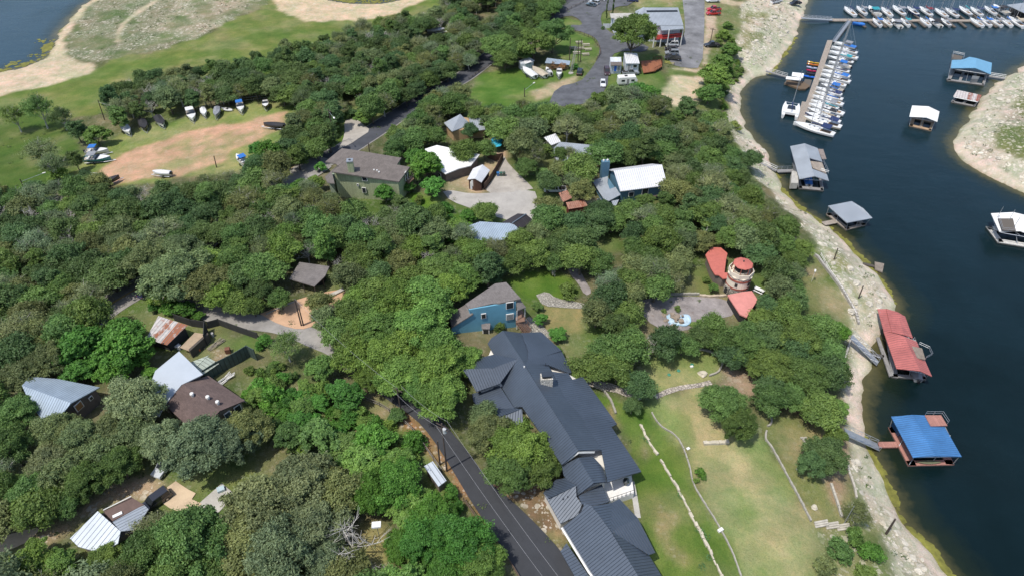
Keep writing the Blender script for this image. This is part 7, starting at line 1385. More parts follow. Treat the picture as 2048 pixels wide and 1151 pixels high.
def umb(px, py, lab):
    g = G(px, py, 2.4); root = empty('patio_umbrella', g, 0, lab, 'umbrella', 'teal patio umbrellas'); MB().tube((0, 0, 0), (0, 0, 2.6), .04).build('pole', TRIM, root, local=False); mb = MB(); n = 8; R = 1.7
    for k in range(n): a, c = 6.283*k/n, 6.283*(k+1)/n; mb.mesh([(0, 0, 2.75), (R*math.cos(a), R*math.sin(a), 2.25), (R*math.cos(c), R*math.sin(c), 2.25)], [(0, 1, 2)])
    mb.build('canopy', M('teal_umbrella', (.03, .36, .50), .7), root, local=False)
umb(994, 279, 'farther of two teal patio umbrellas beside the cottage'); umb(992, 287, 'nearer of two teal patio umbrellas beside the cottage')
wb = empty('utility_box', G(763, 1088), 0, 'small white box on a thin pole in the lower garden', 'box'); MB().tube((0, 0, -.2), (0, 0, 5.6), .05).build('pole', STEEL, wb, local=False); MB().box((0, 0, 5.8), (1.3, .9, .35), .1).build('box', TRIM, wb, local=False)
for i, (x, y) in enumerate(((1338,749),(1357,741))): g = G(x, y); o = MB().lathe([(.34, g.z-.1), (.34, g.z+.12), (.05, g.z+.18)], 12, (g.x, g.y)).build('septic_lid', M('green_lid', (.05, .22, .14), .6)); tag(o, ['left', 'middle'][i]+' round green tank lid set in the small lawn', 'lid')
g = G(1384, 729); o = MB().lathe([(.34, g.z-.1), (.34, g.z+.12), (.05, g.z+.18)], 12, (g.x, g.y)).build('septic_lid', M('green_lid')); tag(o, 'right round green tank lid set in the small lawn', 'lid'); g = G(1383, 733); tag(MB().box((g.x, g.y, g.z+.1), (.6, .4, .3), .3).build('valve_box', TRIM), 'small white box beside the right green tank lid', 'box')
for x, y, d, lab in ((1376,897,(.6,.45,.1),'small white slab lying on the lawn beside the winding wall'),(1444,968,(0,0,0),''),(443,980,(1.1,.9,.5),'pale blue utility cabinet on the concrete slab'),(1440,1061,(.9,.5,.4),'square stone block set on the winding garden wall')):
    if lab: g = G(x, y); tag(MB().box((g.x, g.y, g.z+d[2]/2+.12), d, .5).build('slab' if 'slab lying' in lab else 'utility_cabinet' if 'cabinet' in lab else 'stone_block', M('pale_blue_box', (.45, .56, .6), .6) if 'blue' in lab else TRIM), lab, 'box')
# planted boulders at the end of the lower boathouse terrace
for i, (x, y, r, lab) in enumerate(((1765,1046,.55,'pale round boulder above the thick leaning post'),(1628,1014,.6,'pale rubble boulder beside the straight lawn wall'),(1246,985,.5,'tan boulder by the patio corner'),(1405,748,.9,'pale boulder at the end of the stone path'),(1600,452,.9,'large pale boulder on the bank above the square grey roof'))):
    mb = MB(); g = G(x, y); rock_mb(mb, g.x, g.y, g.z+.1, r, rs); tag(mb.build('boulder', M('pale_limestone')), lab, 'boulder')
# loose stones and weeds of the bank: nobody could count them
def scatter(name, n, sel, fn, mat, lab, seed):
    rr = random.Random(seed); mb = MB(); k = 0; t = 0
    while k < n and t < n*60:
        t += 1; x = rr.uniform(-255, 255); y = rr.uniform(40, 330); i = int(x-GX0); j = int(y-GY0)
        if sel(j+iy0, i+ix0, rr): fn(mb, x, y, rr); k += 1
    o = mb.build(name, mat); return tag(o, lab, 'stones' if 'stone' in name else 'plants', kind='stuff')
def oneck(mb, x, y, rr): rock_mb(mb, x, y, H(x, y), rr.choice([.12, .16, .2, .28, .4, .6, .9])*rr.uniform(.7, 1.2), rr)
scatter('loose_stones', 2200, lambda j, i, rr: ROCKY[j, i] > .9 and SDM[j, i] > .4 and (XX[j, i] > 60), oneck, M('bank_stone', (.50, .46, .38), .95, var=.35, sc=.8), 'loose pale stones strewn over the rocky banks', 4)
def weed(mb, x, y, rr):
    z = H(x, y); R = rr.uniform(.25, .8); n = int(10+R*22)
    for k in range(n):
        a = rr.uniform(0, 6.28); d = R*math.sqrt(rr.random()); h = rr.uniform(.05, .55)*R*1.1; c = Vector((x+d*math.cos(a), y+d*math.sin(a), z+h)); s = rr.uniform(.08, .17); u = Vector((rr.uniform(-1, 1), rr.uniform(-1, 1), rr.uniform(-.4, .6))).normalized()*s; w = Vector((rr.uniform(-1, 1), rr.uniform(-1, 1), rr.uniform(-.2, .6))).normalized()*s; mb.poly([c-u, c-w, c+u, c+w])
WEED = M('weed_leaf', (.085, .125, .035), .8, var=.5, sc=.7)
scatter('weeds', 1500, lambda j, i, rr: SDM[j, i] > 2.5 and ((ROCKY[j, i] > .9 and rr.random() < .5) or (ROCKY[j, i] < .12 and COL[j, i, 1] < .14 and COL[j, i, 0] < .13 and rr.random() < .35) or (.3 < ROCKY[j, i] < .6 and rr.random() < .6)), weed, WEED, 'low weeds and scrub plants growing on open ground', 9)
# floor of the woods: scattered low scrub standing between the trunks and on the hill

# ------------------------------------------------------------------ yard clutter
def lump(px, py, dims, mat, name, lab, cat, rz=.4, z=0, n=1):
    g = G(px, py); mb = MB(); rr = random.Random(int(px))
    mb.box((g.x, g.y, g.z+z+dims[2]/2), dims, rz); o = mb.build(name, mat); return tag(o, lab, cat)
def acunit(px, py, lab):
    g = G(px, py); r = empty('air_conditioner', g, .5, lab, 'air conditioner'); MB().box((0, 0, .45), (.85, .85, .85)).build('case', STEEL, r, local=False); MB().lathe([(.3, .86), (.3, .92)], 12).build('fan_grille', DKTRIM, r, local=False)
acunit(1128, 1050, 'grey air conditioner at the road side corner of the large house'); acunit(1096, 1000, 'grey air conditioner beside the annex wall of the large house'); acunit(1198, 404, 'grey air conditioner beside the slate blue house'); acunit(1262, 146, 'grey air conditioner beside the white trailer building')
def pile(px, py, n, L, mat, lab, name, cat, ang, r=.07):
    g = G(px, py); mb = MB(); rr = random.Random(int(px)); 
    for k in range(n): a = ang+rr.uniform(-.25, .25); c = Vector((g.x+rr.uniform(-.5, .5), g.y+rr.uniform(-.5, .5), g.z+.1+.1*rr.random()*n/3)); d = Vector((math.cos(a), math.sin(a), rr.uniform(-.05, .1)))*L/2; mb.tube(c-d, c+d, r, n=5)
    tag(mb.build(name, mat), lab, cat)
pile(448, 760, 9, 3.6, TRIM, 'pile of white pipes against the green panel fence', 'pipe_pile', 'pipes', .9); pile(402, 690, 10, 3.2, WOOD, 'heap of grey branches beside the plywood platform', 'branch_pile', 'branches', 2.2, .05); pile(432, 690, 12, 3.4, M('dry_branches', (.3, .26, .2), .9), 'second heap of dry branches in the fenced yard', 'branch_pile', 'branches', .9, .045)
g = G(426, 672); o = MB().lathe([(.3, g.z), (.32, g.z+.45), (.3, g.z+.9)], 14, (g.x, g.y)).build('barrel', M('barrel_paint', (.35, .34, .33), .6)); tag(o, 'pale metal barrel inside the black board fence', 'barrel')
for i, (x, y, m_, d, nm, lab, cat) in enumerate(((354,692,TRIM,(1.0,.7,.5),'cooler','white cooler box by the open side of the rusty shed','cooler'),(360,697,TRIM,(.7,.6,.9),'appliance','white appliance by the corner of the pale roof','appliance'),(395,701,M('orange_tarp', (.6,.16,.04), .7),(1.1,.8,.6),'tarp_bundle','bright orange tarp bundle beside the branch heap','tarp'),(457,704,M('rust_brown', (.16,.07,.04), .9),(.9,.9,1.1),'fire_pit','rust brown fire pit in the fenced yard','fire pit'),(502,793,TRIM,(3.0,1.6,.25),'pallet_stack','stack of pale boards right of the brown roof','boards'),(1530,458,GREYWALL,(1,.6,.5),'storage_box','dark storage box among trees near the bank','box'))): lump(x, y, d, m_, nm, lab, cat, .4+i)

def in_px(poly):
    w = gp(poly); return inpoly(XX, YY, w)
Z1 = in_px([(1225,850),(1262,845),(1300,870),(1345,940),(1400,1050),(1450,1151),(1330,1151),(1290,1050),(1262,980),(1288,940)]); Z2 = in_px([(1545,885),(1600,870),(1690,890),(1700,1040),(1630,1045),(1590,970)])
def weed2(mb, x, y, rr): weed(mb, x, y, rr); weed(mb, x+rr.uniform(-.6, .6), y+rr.uniform(-.6, .6), rr)
ND = fbm(XX, YY, 5, 77, 3)
scatter('weeds', 260, lambda j, i, rr: Z1[j, i] and ND[j, i] > .5, weed2, M('strip_weed', (.07, .15, .04), .8, var=.4, sc=.7), 'tufts of weeds in the green strip beside the large house', 12)
scatter('loose_stones', 170, lambda j, i, rr: Z2[j, i] and ND[j, i] > .45, lambda mb, x, y, rr: rock_mb(mb, x, y, H(x, y), rr.uniform(.08, .26), rr), M('bank_stone'), 'loose pale stones on the ground right of the big lawn', 13)
# ------------------------------------------------------------------ where trees stand
KEEP = [  # picture outlines that must stay visible
 [(660,300),(712,300),(830,330),(822,372),(770,405),(715,398),(690,372),(640,365)], [(648,305),(670,290),(700,296),(650,330)],
 [(848,292),(880,288),(962,310),(935,345),(890,352),(862,325)], [(884,246),(920,228),(945,240),(905,275)], [(932,330),(965,325),(985,340),(970,382),(935,372)],
 [(975,270),(1002,270),(1002,300),(975,300)],[(970,310),(1006,305),(1010,322),(980,340)],
 [(886,384),(985,386),(1068,378),(1076,400),(1062,440),(1000,430),(950,415)], [(1000,345),(1062,372),(1000,384),(985,370)],
 [(942,452),(1000,444),(1036,427),(1062,437),(1042,458),(1020,458),(960,480)],
 [(1088,272),(1110,266),(1188,292),(1184,310),(1120,325),(1104,300)], [(1200,330),(1218,330),(1218,345),(1202,345)], [(1188,360),(1216,342),(1322,328),(1332,372),(1245,392),(1212,402)],
 [(1097,374),(1140,374),(1175,398),(1175,424),(1136,424),(1118,396)],
 [(1220,114),(1280,106),(1282,150),(1222,146)], [(1238,150),(1268,150),(1268,176),(1236,176)], [(1196,160),(1214,160),(1214,178),(1196,178)], [(1205,136),(1220,136),(1220,155),(1205,155)],
 [(1285,15),(1360,15),(1366,60),(1366,125),(1335,125),(1322,60),(1290,50)], [(1225,20),(1290,20),(1290,52),(1228,50)], [(1280,122),(1325,118),(1325,146),(1280,146)],
 [(1040,110),(1070,112),(1070,140),(1036,140)], [(1088,118),(1142,118),(1140,140),(1095,140)], [(1040,142),(1130,142),(1130,164),(1040,164)],
 [(1100,210),(1112,178),(1165,160),(1200,110),(1190,66),(1130,56),(1110,36),(1150,-5),(1290,-5),(1230,16),(1215,60),(1232,80),(1240,104),(1218,140),(1212,176),(1150,212)],
 [(1362,-5),(1470,-5),(1445,100),(1405,110),(1400,190),(1345,195),(1335,130)], [(1460,-5),(1600,-5),(1590,90),(1520,140),(1500,160),(1480,110)],
 [(935,196),(1000,142),(1040,142),(1120,160),(1100,200),(985,206)], [(860,58),(890,58),(890,72),(860,72)], [(955,25),(1000,0),(985,30),(965,42)],
 [(905,160),(950,132),(975,118),(972,135),(938,160)], [(690,300),(770,250),(825,213),(830,222),(775,262),(740,300)], [(680,290),(690,240),(712,238),(716,262),(700,290)],[(680,200),(716,196),(720,206),(690,208)],
 [(200,300),(226,256),(280,236),(360,214),(520,192),(574,204),(568,250),(530,270),(500,312),(470,325),(395,348),(230,362),(190,340),(165,338),(175,322)], [(555,365),(600,335),(640,308),(662,320),(600,356)],
 [(-10,120),(190,-10),(540,-10),(900,-10),(840,20),(740,36),(600,80),(480,110),(340,135),(250,150),(150,200),(80,190),(-10,220)],
 [(-10,230),(70,245),(60,270),(120,290),(70,300),(60,330),(-10,340)], [(-10,335),(80,330),(70,355),(-10,380)],
 [(228,606),(262,568),(298,574),(272,592),(235,622),(215,615)], [(578,556),(598,524),(655,532),(646,566),(612,576)], [(528,632),(590,604),(640,592),(690,578),(684,592),(618,640),(570,650)],[(440,628),(500,636),(560,655),(640,700),(650,690),(560,638),(470,622)],
 [(330,632),(380,650),(418,655),(416,676),(384,702),(330,690),(318,640)], [(310,741),(358,702),(410,745),(490,798),(440,820),(425,838),(372,830),(330,806),(360,772)], [(381,723),(420,709),(440,727),(408,748)], [(412,745),(500,690),(515,720),(440,762)],
 [(420,668),(500,660),(510,700),(440,720),(420,700)], [(360,636),(520,668),(515,684),(420,660)],
 [(45,768),(115,760),(195,776),(142,806),(122,820),(84,832),(60,800)], [(312,928),(355,905),(345,950),(318,958)], [(140,1076),(196,1021),(262,992),(318,993),(310,1012),(270,1022),(262,1058),(200,1090),(160,1098)],
 [(300,990),(352,958),(400,990),(444,966),(455,990),(430,1020),(384,1020)], [(-5,1076),(86,1052),(62,1082),(-5,1105)],[(230,1000),(300,950),(340,945),(310,985)],
 [(884,640),(935,606),(1012,566),(1042,598),(1034,645),(1022,662),(960,672),(905,655)], [(1030,640),(1050,648),(1080,672),(1056,672)],
 [(975,690),(1006,662),(1085,664),(1125,700),(1145,745),(1168,753),(1236,846),(1282,942),(1240,965),(1310,1100),(1325,1151),(1150,1151),(1090,990),(1130,940),(1030,850),(955,820),(940,760)],
 [(795,792),(830,800),(885,845),(934,905),(970,960),(1024,1003),(1090,1062),(1150,1155),(1050,1155),(1007,1095),(941,998),(881,895),(840,845)], [(838,915),(868,912),(900,968),(872,984)], [(745,1035),(778,1035),(778,1060),(745,1060)], [(1090,1060),(1140,1100),(1120,1110),(1080,1050)],
 [(1410,510),(1424,494),(1442,494),(1452,510),(1446,540),(1430,548)], [(1446,535),(1465,516),(1500,514),(1506,560),(1516,600),(1496,634),(1455,600),(1448,560)], [(1508,572),(1528,580),(1520,592)],
 [(1290,603),(1400,594),(1458,598),(1468,620),(1440,628),(1388,636),(1384,655),(1360,658),(1330,652),(1310,625)], [(1030,545),(1090,540),(1138,562),(1120,585),(1060,575)], [(1072,588),(1094,580),(1112,595),(1160,604),(1178,612),(1170,620),(1110,614)],[(1100,618),(1155,622),(1150,655),(1105,660)],[(1138,540),(1160,540),(1185,575),(1168,590)],
 [(1295,725),(1370,700),(1425,705),(1445,730),(1390,768),(1305,775)], [(1165,765),(1230,775),(1252,850),(1262,860),(1310,840),(1320,790),(1395,782),(1412,800),(1425,850),(1470,890),(1500,860),(1530,860),(1560,930),(1640,1060),(1640,1151),(1320,1151),(1290,1000),(1240,860)],
 [(1540,880),(1580,870),(1600,920),(1640,980),(1680,975),(1690,1030),(1640,1045)], [(1608,520),(1640,515),(1665,570),(1700,630),(1650,640),(1620,600)],
 [(1780,1151),(1712,975),(1698,880),(1704,760),(1690,640),(1652,520),(1600,450),(1545,400),(1500,330),(1462,250),(1460,180),(1500,140),(1620,40),(2048,0),(2048,1151)],
]
KEEP += [[(1185,468),(1240,470),(1250,492),(1200,505)], [(1385,540),(1410,535),(1425,565),(1445,590),(1395,592)], [(1010,585),(1080,580),(1075,545),(1040,535)], [(1165,640),(1195,650),(1180,700),(1150,690)], [(1440,738),(1500,735),(1520,760),(1480,775)]]
KEEPX = [np.array(k, float) for k in KEEP]
ANG = [(math.cos(a), math.sin(a)) for a in np.linspace(0, 2*math.pi, 9)[:-1]]
def blocked(px, py, r, tol=.86):
    pts = [(px, py)]+[(px+c*r*tol, py+s*r*tol*.78) for c, s in ANG]
    X = np.array([p[0] for p in pts]); Y = np.array([p[1] for p in pts])
    for k in KEEPX:
        if X.max() < k[:, 0].min() or X.min() > k[:, 0].max() or Y.max() < k[:, 1].min() or Y.min() > k[:, 1].max(): continue
        if inpoly(X, Y, [tuple(q) for q in k]).any(): return True
    return False
def scale_at(py): return (FPX*math.sin(PITCH)+(py-575.5)*math.cos(PITCH))/(HC-12)
# hand-placed trees: kind, x, y, crown radius in px, palette, label
HAND = [
 ('bigoak',128,862,36,'olive',None),('bigoak',215,1112,34,'mid',None),('oak',470,603,30,'mid',None),('oak',505,612,24,'mid',None),('oak',560,598,24,'mid',None),('lush',300,745,20,'lushg',None),
 ('grey',78,222,32,'mid','wide umbrella-crowned tree standing alone at the edge of the meadow, left'),
 ('grey',28,236,26,'mid','small leaning tree left of the umbrella-crowned tree by the meadow'),
 ('grey',120,232,26,'dark','low crowned tree just right of the umbrella-crowned tree by the meadow'),
 ('lush',190,268,26,'bright','bright green round tree at the left end of the boat storage lot'),
 ('juniper',150,258,24,'dark','dark juniper left of the bright round tree by the boat storage lot'),
 ('grey',80,298,34,'olive','loose grey-green tree on the left lawn'),('grey',105,330,28,'olive','lower loose grey-green tree on the left lawn'),
 ('shrub',118,348,20,'bright','bright green bush at the foot of the left lawn'),('juniper',148,318,22,'dark','dark juniper beside the two boats parked side by side'),
 ('grey',30,395,34,'mid',None),('juniper',170,355,20,'dark',None),
 ('lush',540,308,32,'lushg','rich green round tree at the right end of the dirt lot'),('lush',515,300,20,'lushg',None),('oak',600,300,26,'dark',None),('juniper',632,300,14,'dark','small dark juniper beside the tall pole left of the asphalt street'),('oak',585,270,26,'dark',None),('oak',628,250,24,'mid',None),('grey',606,232,22,'olive',None),('oak',650,205,26,'dark',None),('grey',655,232,18,'grey','grey leafless-looking tree near the turnout'),
 ('oak',742,215,30,'mid',None),('oak',780,190,28,'mid',None),('oak',715,175,26,'mid',None),('oak',812,190,22,'dark',None),('lush',728,230,20,'bright',None),
 ('shrub',786,258,12,'yellow','small yellow-green bush at the right edge of the asphalt street'),
 ('lush',600,372,26,'lushg','lush tree left of the green shingled house'),('lush',640,330,14,'lushg',None),('lush',632,365,18,'bright',None),
 ('lush',770,385,24,'lushg','leafy tree standing against the front wall of the green house'),('juniper',800,405,24,'dark',None),('lush',815,372,16,'lushg',None),
 ('lush',850,330,34,'lushg','big lush tree between the green house and the flat white roof'),('lush',865,370,28,'lushg','dense lush tree at the start of the cul-de-sac'),('lush',828,310,24,'lushg',None),('oak',790,300,24,'mid',None),('lush',832,345,22,'mid',None),
 ('shrub',838,400,12,'yellow','yellow bush in the shade below the cul-de-sac entrance'),
 ('oak',970,420,26,'mid','lone oak at the lower edge of the concrete cul-de-sac'),('lush',935,430,20,'lushg',None),
 ('oak',928,305,28,'mid','open-crowned oak spreading over the flat white roof'),('oak',970,300,20,'mid',None),('oak',1040,290,32,'olive','oak on the right of the wooden fence by the gravel drive'),('oak',1052,330,24,'mid','oak throwing dappled shade on the gravel drive'),('oak',940,262,20,'dark',None),('juniper',975,245,22,'dark',None),
 ('oak',1010,255,34,'mid',None),('oak',1060,250,32,'olive',None),('lush',1090,300,16,'mid',None),('shrub',1086,346,16,'mid','round bush in the drive above the white pickup'),
 ('oak',1160,330,38,'mid',None),('grey',1150,355,28,'olive',None),('oak',1120,310,18,'mid',None),('grey',1140,310,16,'grey',None),('oak',1215,300,36,'mid','wide oak above the white metal-roofed house'),('oak',1165,385,28,'olive',None),
 ('oak',1100,430,38,'mid','wide oak left of the small red shed'),('lush',1205,415,12,'bright',None),('oak',1255,420,30,'mid','oak in front of the porch of the white metal-roofed house'),('lush',1290,405,22,'mid',None),('oak',1225,440,26,'mid',None),('oak',1320,425,30,'mid',None),
 ('bigoak',1268,70,44,'mid','broad oak in front of the restaurant with the red railing'),('lush',1310,42,20,'lushg','upright leafy tree against the grey restaurant roof'),('lush',1275,178,28,'lushg','lush tree beside the white camper trailer'),('lush',1300,190,26,'lushg',None),
 ('cypress',1213,33,5,'dark','left one of two slender cypress trees by the flat roofed building'),('cypress',1224,31,6.5,'dark','taller right one of two slender cypress trees by the flat roofed building'),
 ('shrub',1206,57,5,'dark','small dark bush left of the cypress trees'),('shrub',1228,58,6,'dark','round dark bush at the foot of the cypress trees'),
 ('shrub',1107,130,13,'brown','rusty brown shrub before the blue roofed shed'),('shrub',1124,132,13,'brown','second rusty brown shrub before the blue roofed shed'),('shrub',1150,134,9,'lushg','small green bush under the leaning lattice mast'),
 ('bigoak',1068,80,40,'mid','broad oak behind the small white shed'),('bigoak',1105,68,34,'mid','broad oak left of the picnic tables'),('oak',1040,100,26,'mid',None),('oak',1010,112,26,'mid','big oak on the left corner of the boat lawn'),('bigoak',1000,85,36,'mid',None),
 ('lush',1432,150,34,'bright','big bright green tree right of the pale gravel ramp'),('lush',1420,180,28,'bright','bright green tree at the lower right end of the gravel ramp'),('lush',1450,118,24,'bright','bright green tree below the dark pickup'),('lush',1462,96,18,'bright',None),('shrub',1455,50,11,'bright','small bright tree on the bank right of the ramp'),('shrub',1446,72,13,'bright',None),('shrub',1438,85,9,'mid',None),
 ('shrub',1470,250,14,'yellow','yellow-green bush at the top of the rocky bank'),('oak',1500,320,22,'dark',None),('lush',1440,240,20,'bright',None),('oak',1425,300,30,'dark',None),('oak',1460,330,28,'dark',None),
 ('bigoak',350,545,62,'olive','broad yellow-green oak beside the two-lane road'),('bigoak',300,520,44,'olive','left lobe of broad oaks above the two-lane road'),('bigoak',410,560,50,'olive',None),('bigoak',360,500,46,'olive',None),('bigoak',330,580,34,'bright',None),('oak',440,590,34,'bright',None),
 ('lush',335,612,18,'lushg','vine-covered low tree between the road and the rusty shed'),('lush',370,618,20,'lushg','vine-covered low tree left of the dark board fence'),('lush',305,612,14,'lushg',None),('lush',395,628,12,'lushg',None),
 ('lush',238,662,50,'lushg','big lush dome-shaped tree left of the rusty shed'),('lush',170,690,48,'lushg','dense lush tree above the pale blue roof'),('lush',245,700,48,'lushg','lush tree left of the pale lean-to roof'),('lush',155,740,34,'lushg',None),('lush',230,740,36,'lushg',None),('lush',285,715,26,'lushg',None),
 ('shrub',545,795,34,'lushg','rounded vine-covered mound below the green panel fence'),('shrub',520,770,30,'lushg','vine-covered mound beside the green panel fence'),('shrub',570,810,24,'lushg',None),('shrub',500,790,18,'lushg',None),('shrub',590,790,14,'lushg',None),
 ('grey',572,695,34,'yellow','pale feathery tree at the edge of the lane'),('lush',640,735,32,'bright','bright green tree right of the pale feathery tree'),('lush',690,790,36,'lushg','deep green round tree on the corner of the lane'),('lush',530,680,16,'lushg',None),('lush',610,770,12,'lushg',None),
 ('lush',745,880,44,'lushg','round lush tree left of the small lean-to roof by the road'),('lush',640,870,44,'mid','lush tree in the middle of the lower garden'),('lush',580,870,34,'mid',None),('lush',690,890,40,'mid',None),('lush',600,840,30,'lushg',None),
 ('bigoak',792,965,54,'lushg','broad vine-green tree left of the private road'),('bigoak',742,985,46,'lushg','broad vine-green tree beside the white box on a pole'),('bigoak',866,1030,50,'lushg','broad vine-green tree along the road edge'),('bigoak',920,1080,56,'lushg','broad bright tree at the bottom beside the rail fence'),('bigoak',850,1080,50,'lushg',None),('bigoak',960,1130,46,'bright',None),('bigoak',800,1085,38,'lushg',None),('bigoak',880,1140,50,'lushg',None),
 ('shrub',826,1112,26,'yellow','round yellowish shrub near the bottom edge'),
 ('dead',700,1070,60,'grey','bare white-branched dead tree in the lower garden'),('dead',750,1145,34,'grey','small bare tree at the bottom edge'),
 ('bigoak',600,960,74,'grey','wide grey-green tree in the lower garden'),('bigoak',520,1010,70,'grey','wide grey-green tree right of the concrete slab'),('bigoak',620,1050,66,'grey',None),('bigoak',480,1080,70,'olive',None),('bigoak',560,1110,70,'grey',None),('bigoak',650,1120,50,'grey',None),
 ('bigoak',380,1080,72,'mid','big mid-green oak in front of the pale metal roof'),('bigoak',300,1110,60,'mid',None),('lush',425,1060,26,'lushg',None),('bigoak',430,1140,60,'mid',None),('bigoak',220,1140,50,'mid',None),('bigoak',350,1145,60,'mid',None),
 ('lush',60,1120,40,'bright','bright green tree in the lower left corner'),('lush',110,1125,34,'bright',None),('lush',20,1140,34,'bright',None),
 ('bigoak',400,890,60,'grey','grey-green oak right of the silver car'),('bigoak',330,880,46,'grey','grey-green oak behind the silver car'),('bigoak',470,880,48,'grey',None),('bigoak',500,860,44,'olive','olive oak right of the brown roof'),('bigoak',440,870,30,'olive',None),
 ('bigoak',275,800,54,'grey','grey-green oak over the end of the pale lean-to roof'),('bigoak',215,860,50,'olive',None),('bigoak',160,880,46,'olive',None),('bigoak',100,920,46,'grey',None),('bigoak',180,960,44,'mid',None),('bigoak',240,930,40,'mid',None),('bigoak',60,980,46,'mid',None),('bigoak',140,1000,34,'mid',None),('bigoak',20,900,46,'mid',None),('bigoak',30,820,44,'mid','oak shading the left end of the pale blue roof'),('bigoak',110,860,38,'olive',None),('bigoak',40,740,46,'olive',None),('bigoak',100,720,40,'olive',None),
 ('bigoak',1035,890,60,'bright','large light green oak between the private road and the dark metal roof'),('bigoak',985,860,46,'olive','light oak at the left end of the dark metal roof'),('bigoak',1080,930,46,'mid','oak overhanging the dark metal roof'),('bigoak',1020,940,48,'mid','oak casting shade on the private road'),('oak',970,830,30,'olive',None),
 ('bigoak',880,790,48,'bright','bright oak above the private road'),('bigoak',800,740,56,'bright',None),('bigoak',870,730,54,'bright',None),('bigoak',760,710,44,'bright',None),('bigoak',930,715,36,'bright','bright oak left end over the corner of the dark metal roof'),('bigoak',740,750,36,'bright',None),('bigoak',840,770,40,'bright',None),
 ('bigoak',850,590,56,'bright','bright yellow-green oak left of the turquoise house'),('bigoak',800,600,50,'bright',None),('bigoak',900,580,40,'bright',None),('bigoak',760,640,50,'bright',None),('bigoak',840,650,50,'bright',None),('bigoak',920,560,36,'bright',None),('bigoak',720,650,40,'bright',None),('oak',640,605,26,'olive','open-branched oak standing in the orange dirt lot'),('oak',650,640,30,'olive',None),('bigoak',880,530,44,'mid',None),
 ('lush',1075,610,12,'mid',None),('lush',1080,638,14,'lushg','bushy tree behind the wooden stairs of the turquoise house'),('lush',1115,665,18,'lushg',None),('shrub',1138,580,20,'mid','round shrub on the lawn above the rubble path'),('shrub',1000,655,14,'mid','dark bush against the turquoise wall'),('lush',1115,700,14,'bright',None),
 ('oak',1065,500,36,'mid',None),('oak',1035,520,30,'mid',None),('oak',1005,530,24,'dark',None),('oak',1105,490,26,'dark',None),('oak',1110,520,24,'mid',None),
 ('lush',1427,575,12,'bright','small bright tree left of the lighthouse door'),('shrub',1437,540,9,'mid',None),('shrub',1412,560,10,'mid',None),
 ('shrub',1355,617,8,'mid',None),('shrub',1328,622,6,'yellow',None),('shrub',1387,648,9,'yellow','yellow-green bush right of the painted pond'),
 ('oak',1368,685,30,'mid','dark oak between the painted pond and the round lawn'),('oak',1280,770,34,'dark','dark round oak where the stone path meets the lawns'),('oak',1265,810,22,'dark','small dark oak just below the round oak on the path'),('bigoak',1450,800,46,'mid','spreading oak on the big lawn'),('bigoak',1480,850,36,'mid','second oak on the big lawn, just below the spreading one'),('oak',1425,790,22,'olive',None),
 ('shrub',1401,945,13,'lushg','small round bush beside the curved garden wall'),('shrub',1392,960,8,'bright',None),
 ('bigoak',1655,905,42,'dark','dark oak beside the gangway of the blue boathouse'),('bigoak',1625,930,30,'dark',None),('oak',1670,870,24,'mid',None),('grey',1715,1020,30,'olive','feathery tree near the leaning post on the lower bank'),
 ('bigoak',1610,740,48,'mid',None),('bigoak',1540,720,46,'mid',None),('bigoak',1650,700,44,'mid',None),('bigoak',1580,790,36,'mid',None),('bigoak',1660,810,36,'bright',None),('bigoak',1490,690,40,'mid',None),('bigoak',1600,670,44,'mid',None),('bigoak',1670,660,30,'lushg',None),
 ('shrub',1710,1070,24,'bright','bright bush below the railroad-tie steps'),('shrub',1740,1100,26,'lushg',None),('shrub',1680,1100,30,'mid',None),('shrub',1655,1130,26,'olive',None),('shrub',1730,1140,22,'mid',None),
 ('dead',1410,470,20,'grey','bare grey treetop in the woods behind the lighthouse'),('dead',1295,690,26,'grey','leafless tree left of the oak at the round lawn'),('dead',1265,465,18,'grey',None),
 ('grey',180,440,26,'grey','pale leafless crown in the dark woods left of the highway'),('dead',190,448,26,'grey',None),('dead',1110,540,12,'grey',None),
]
for t in HAND: tree(t[0], t[1], t[2], t[3], t[4], t[5])
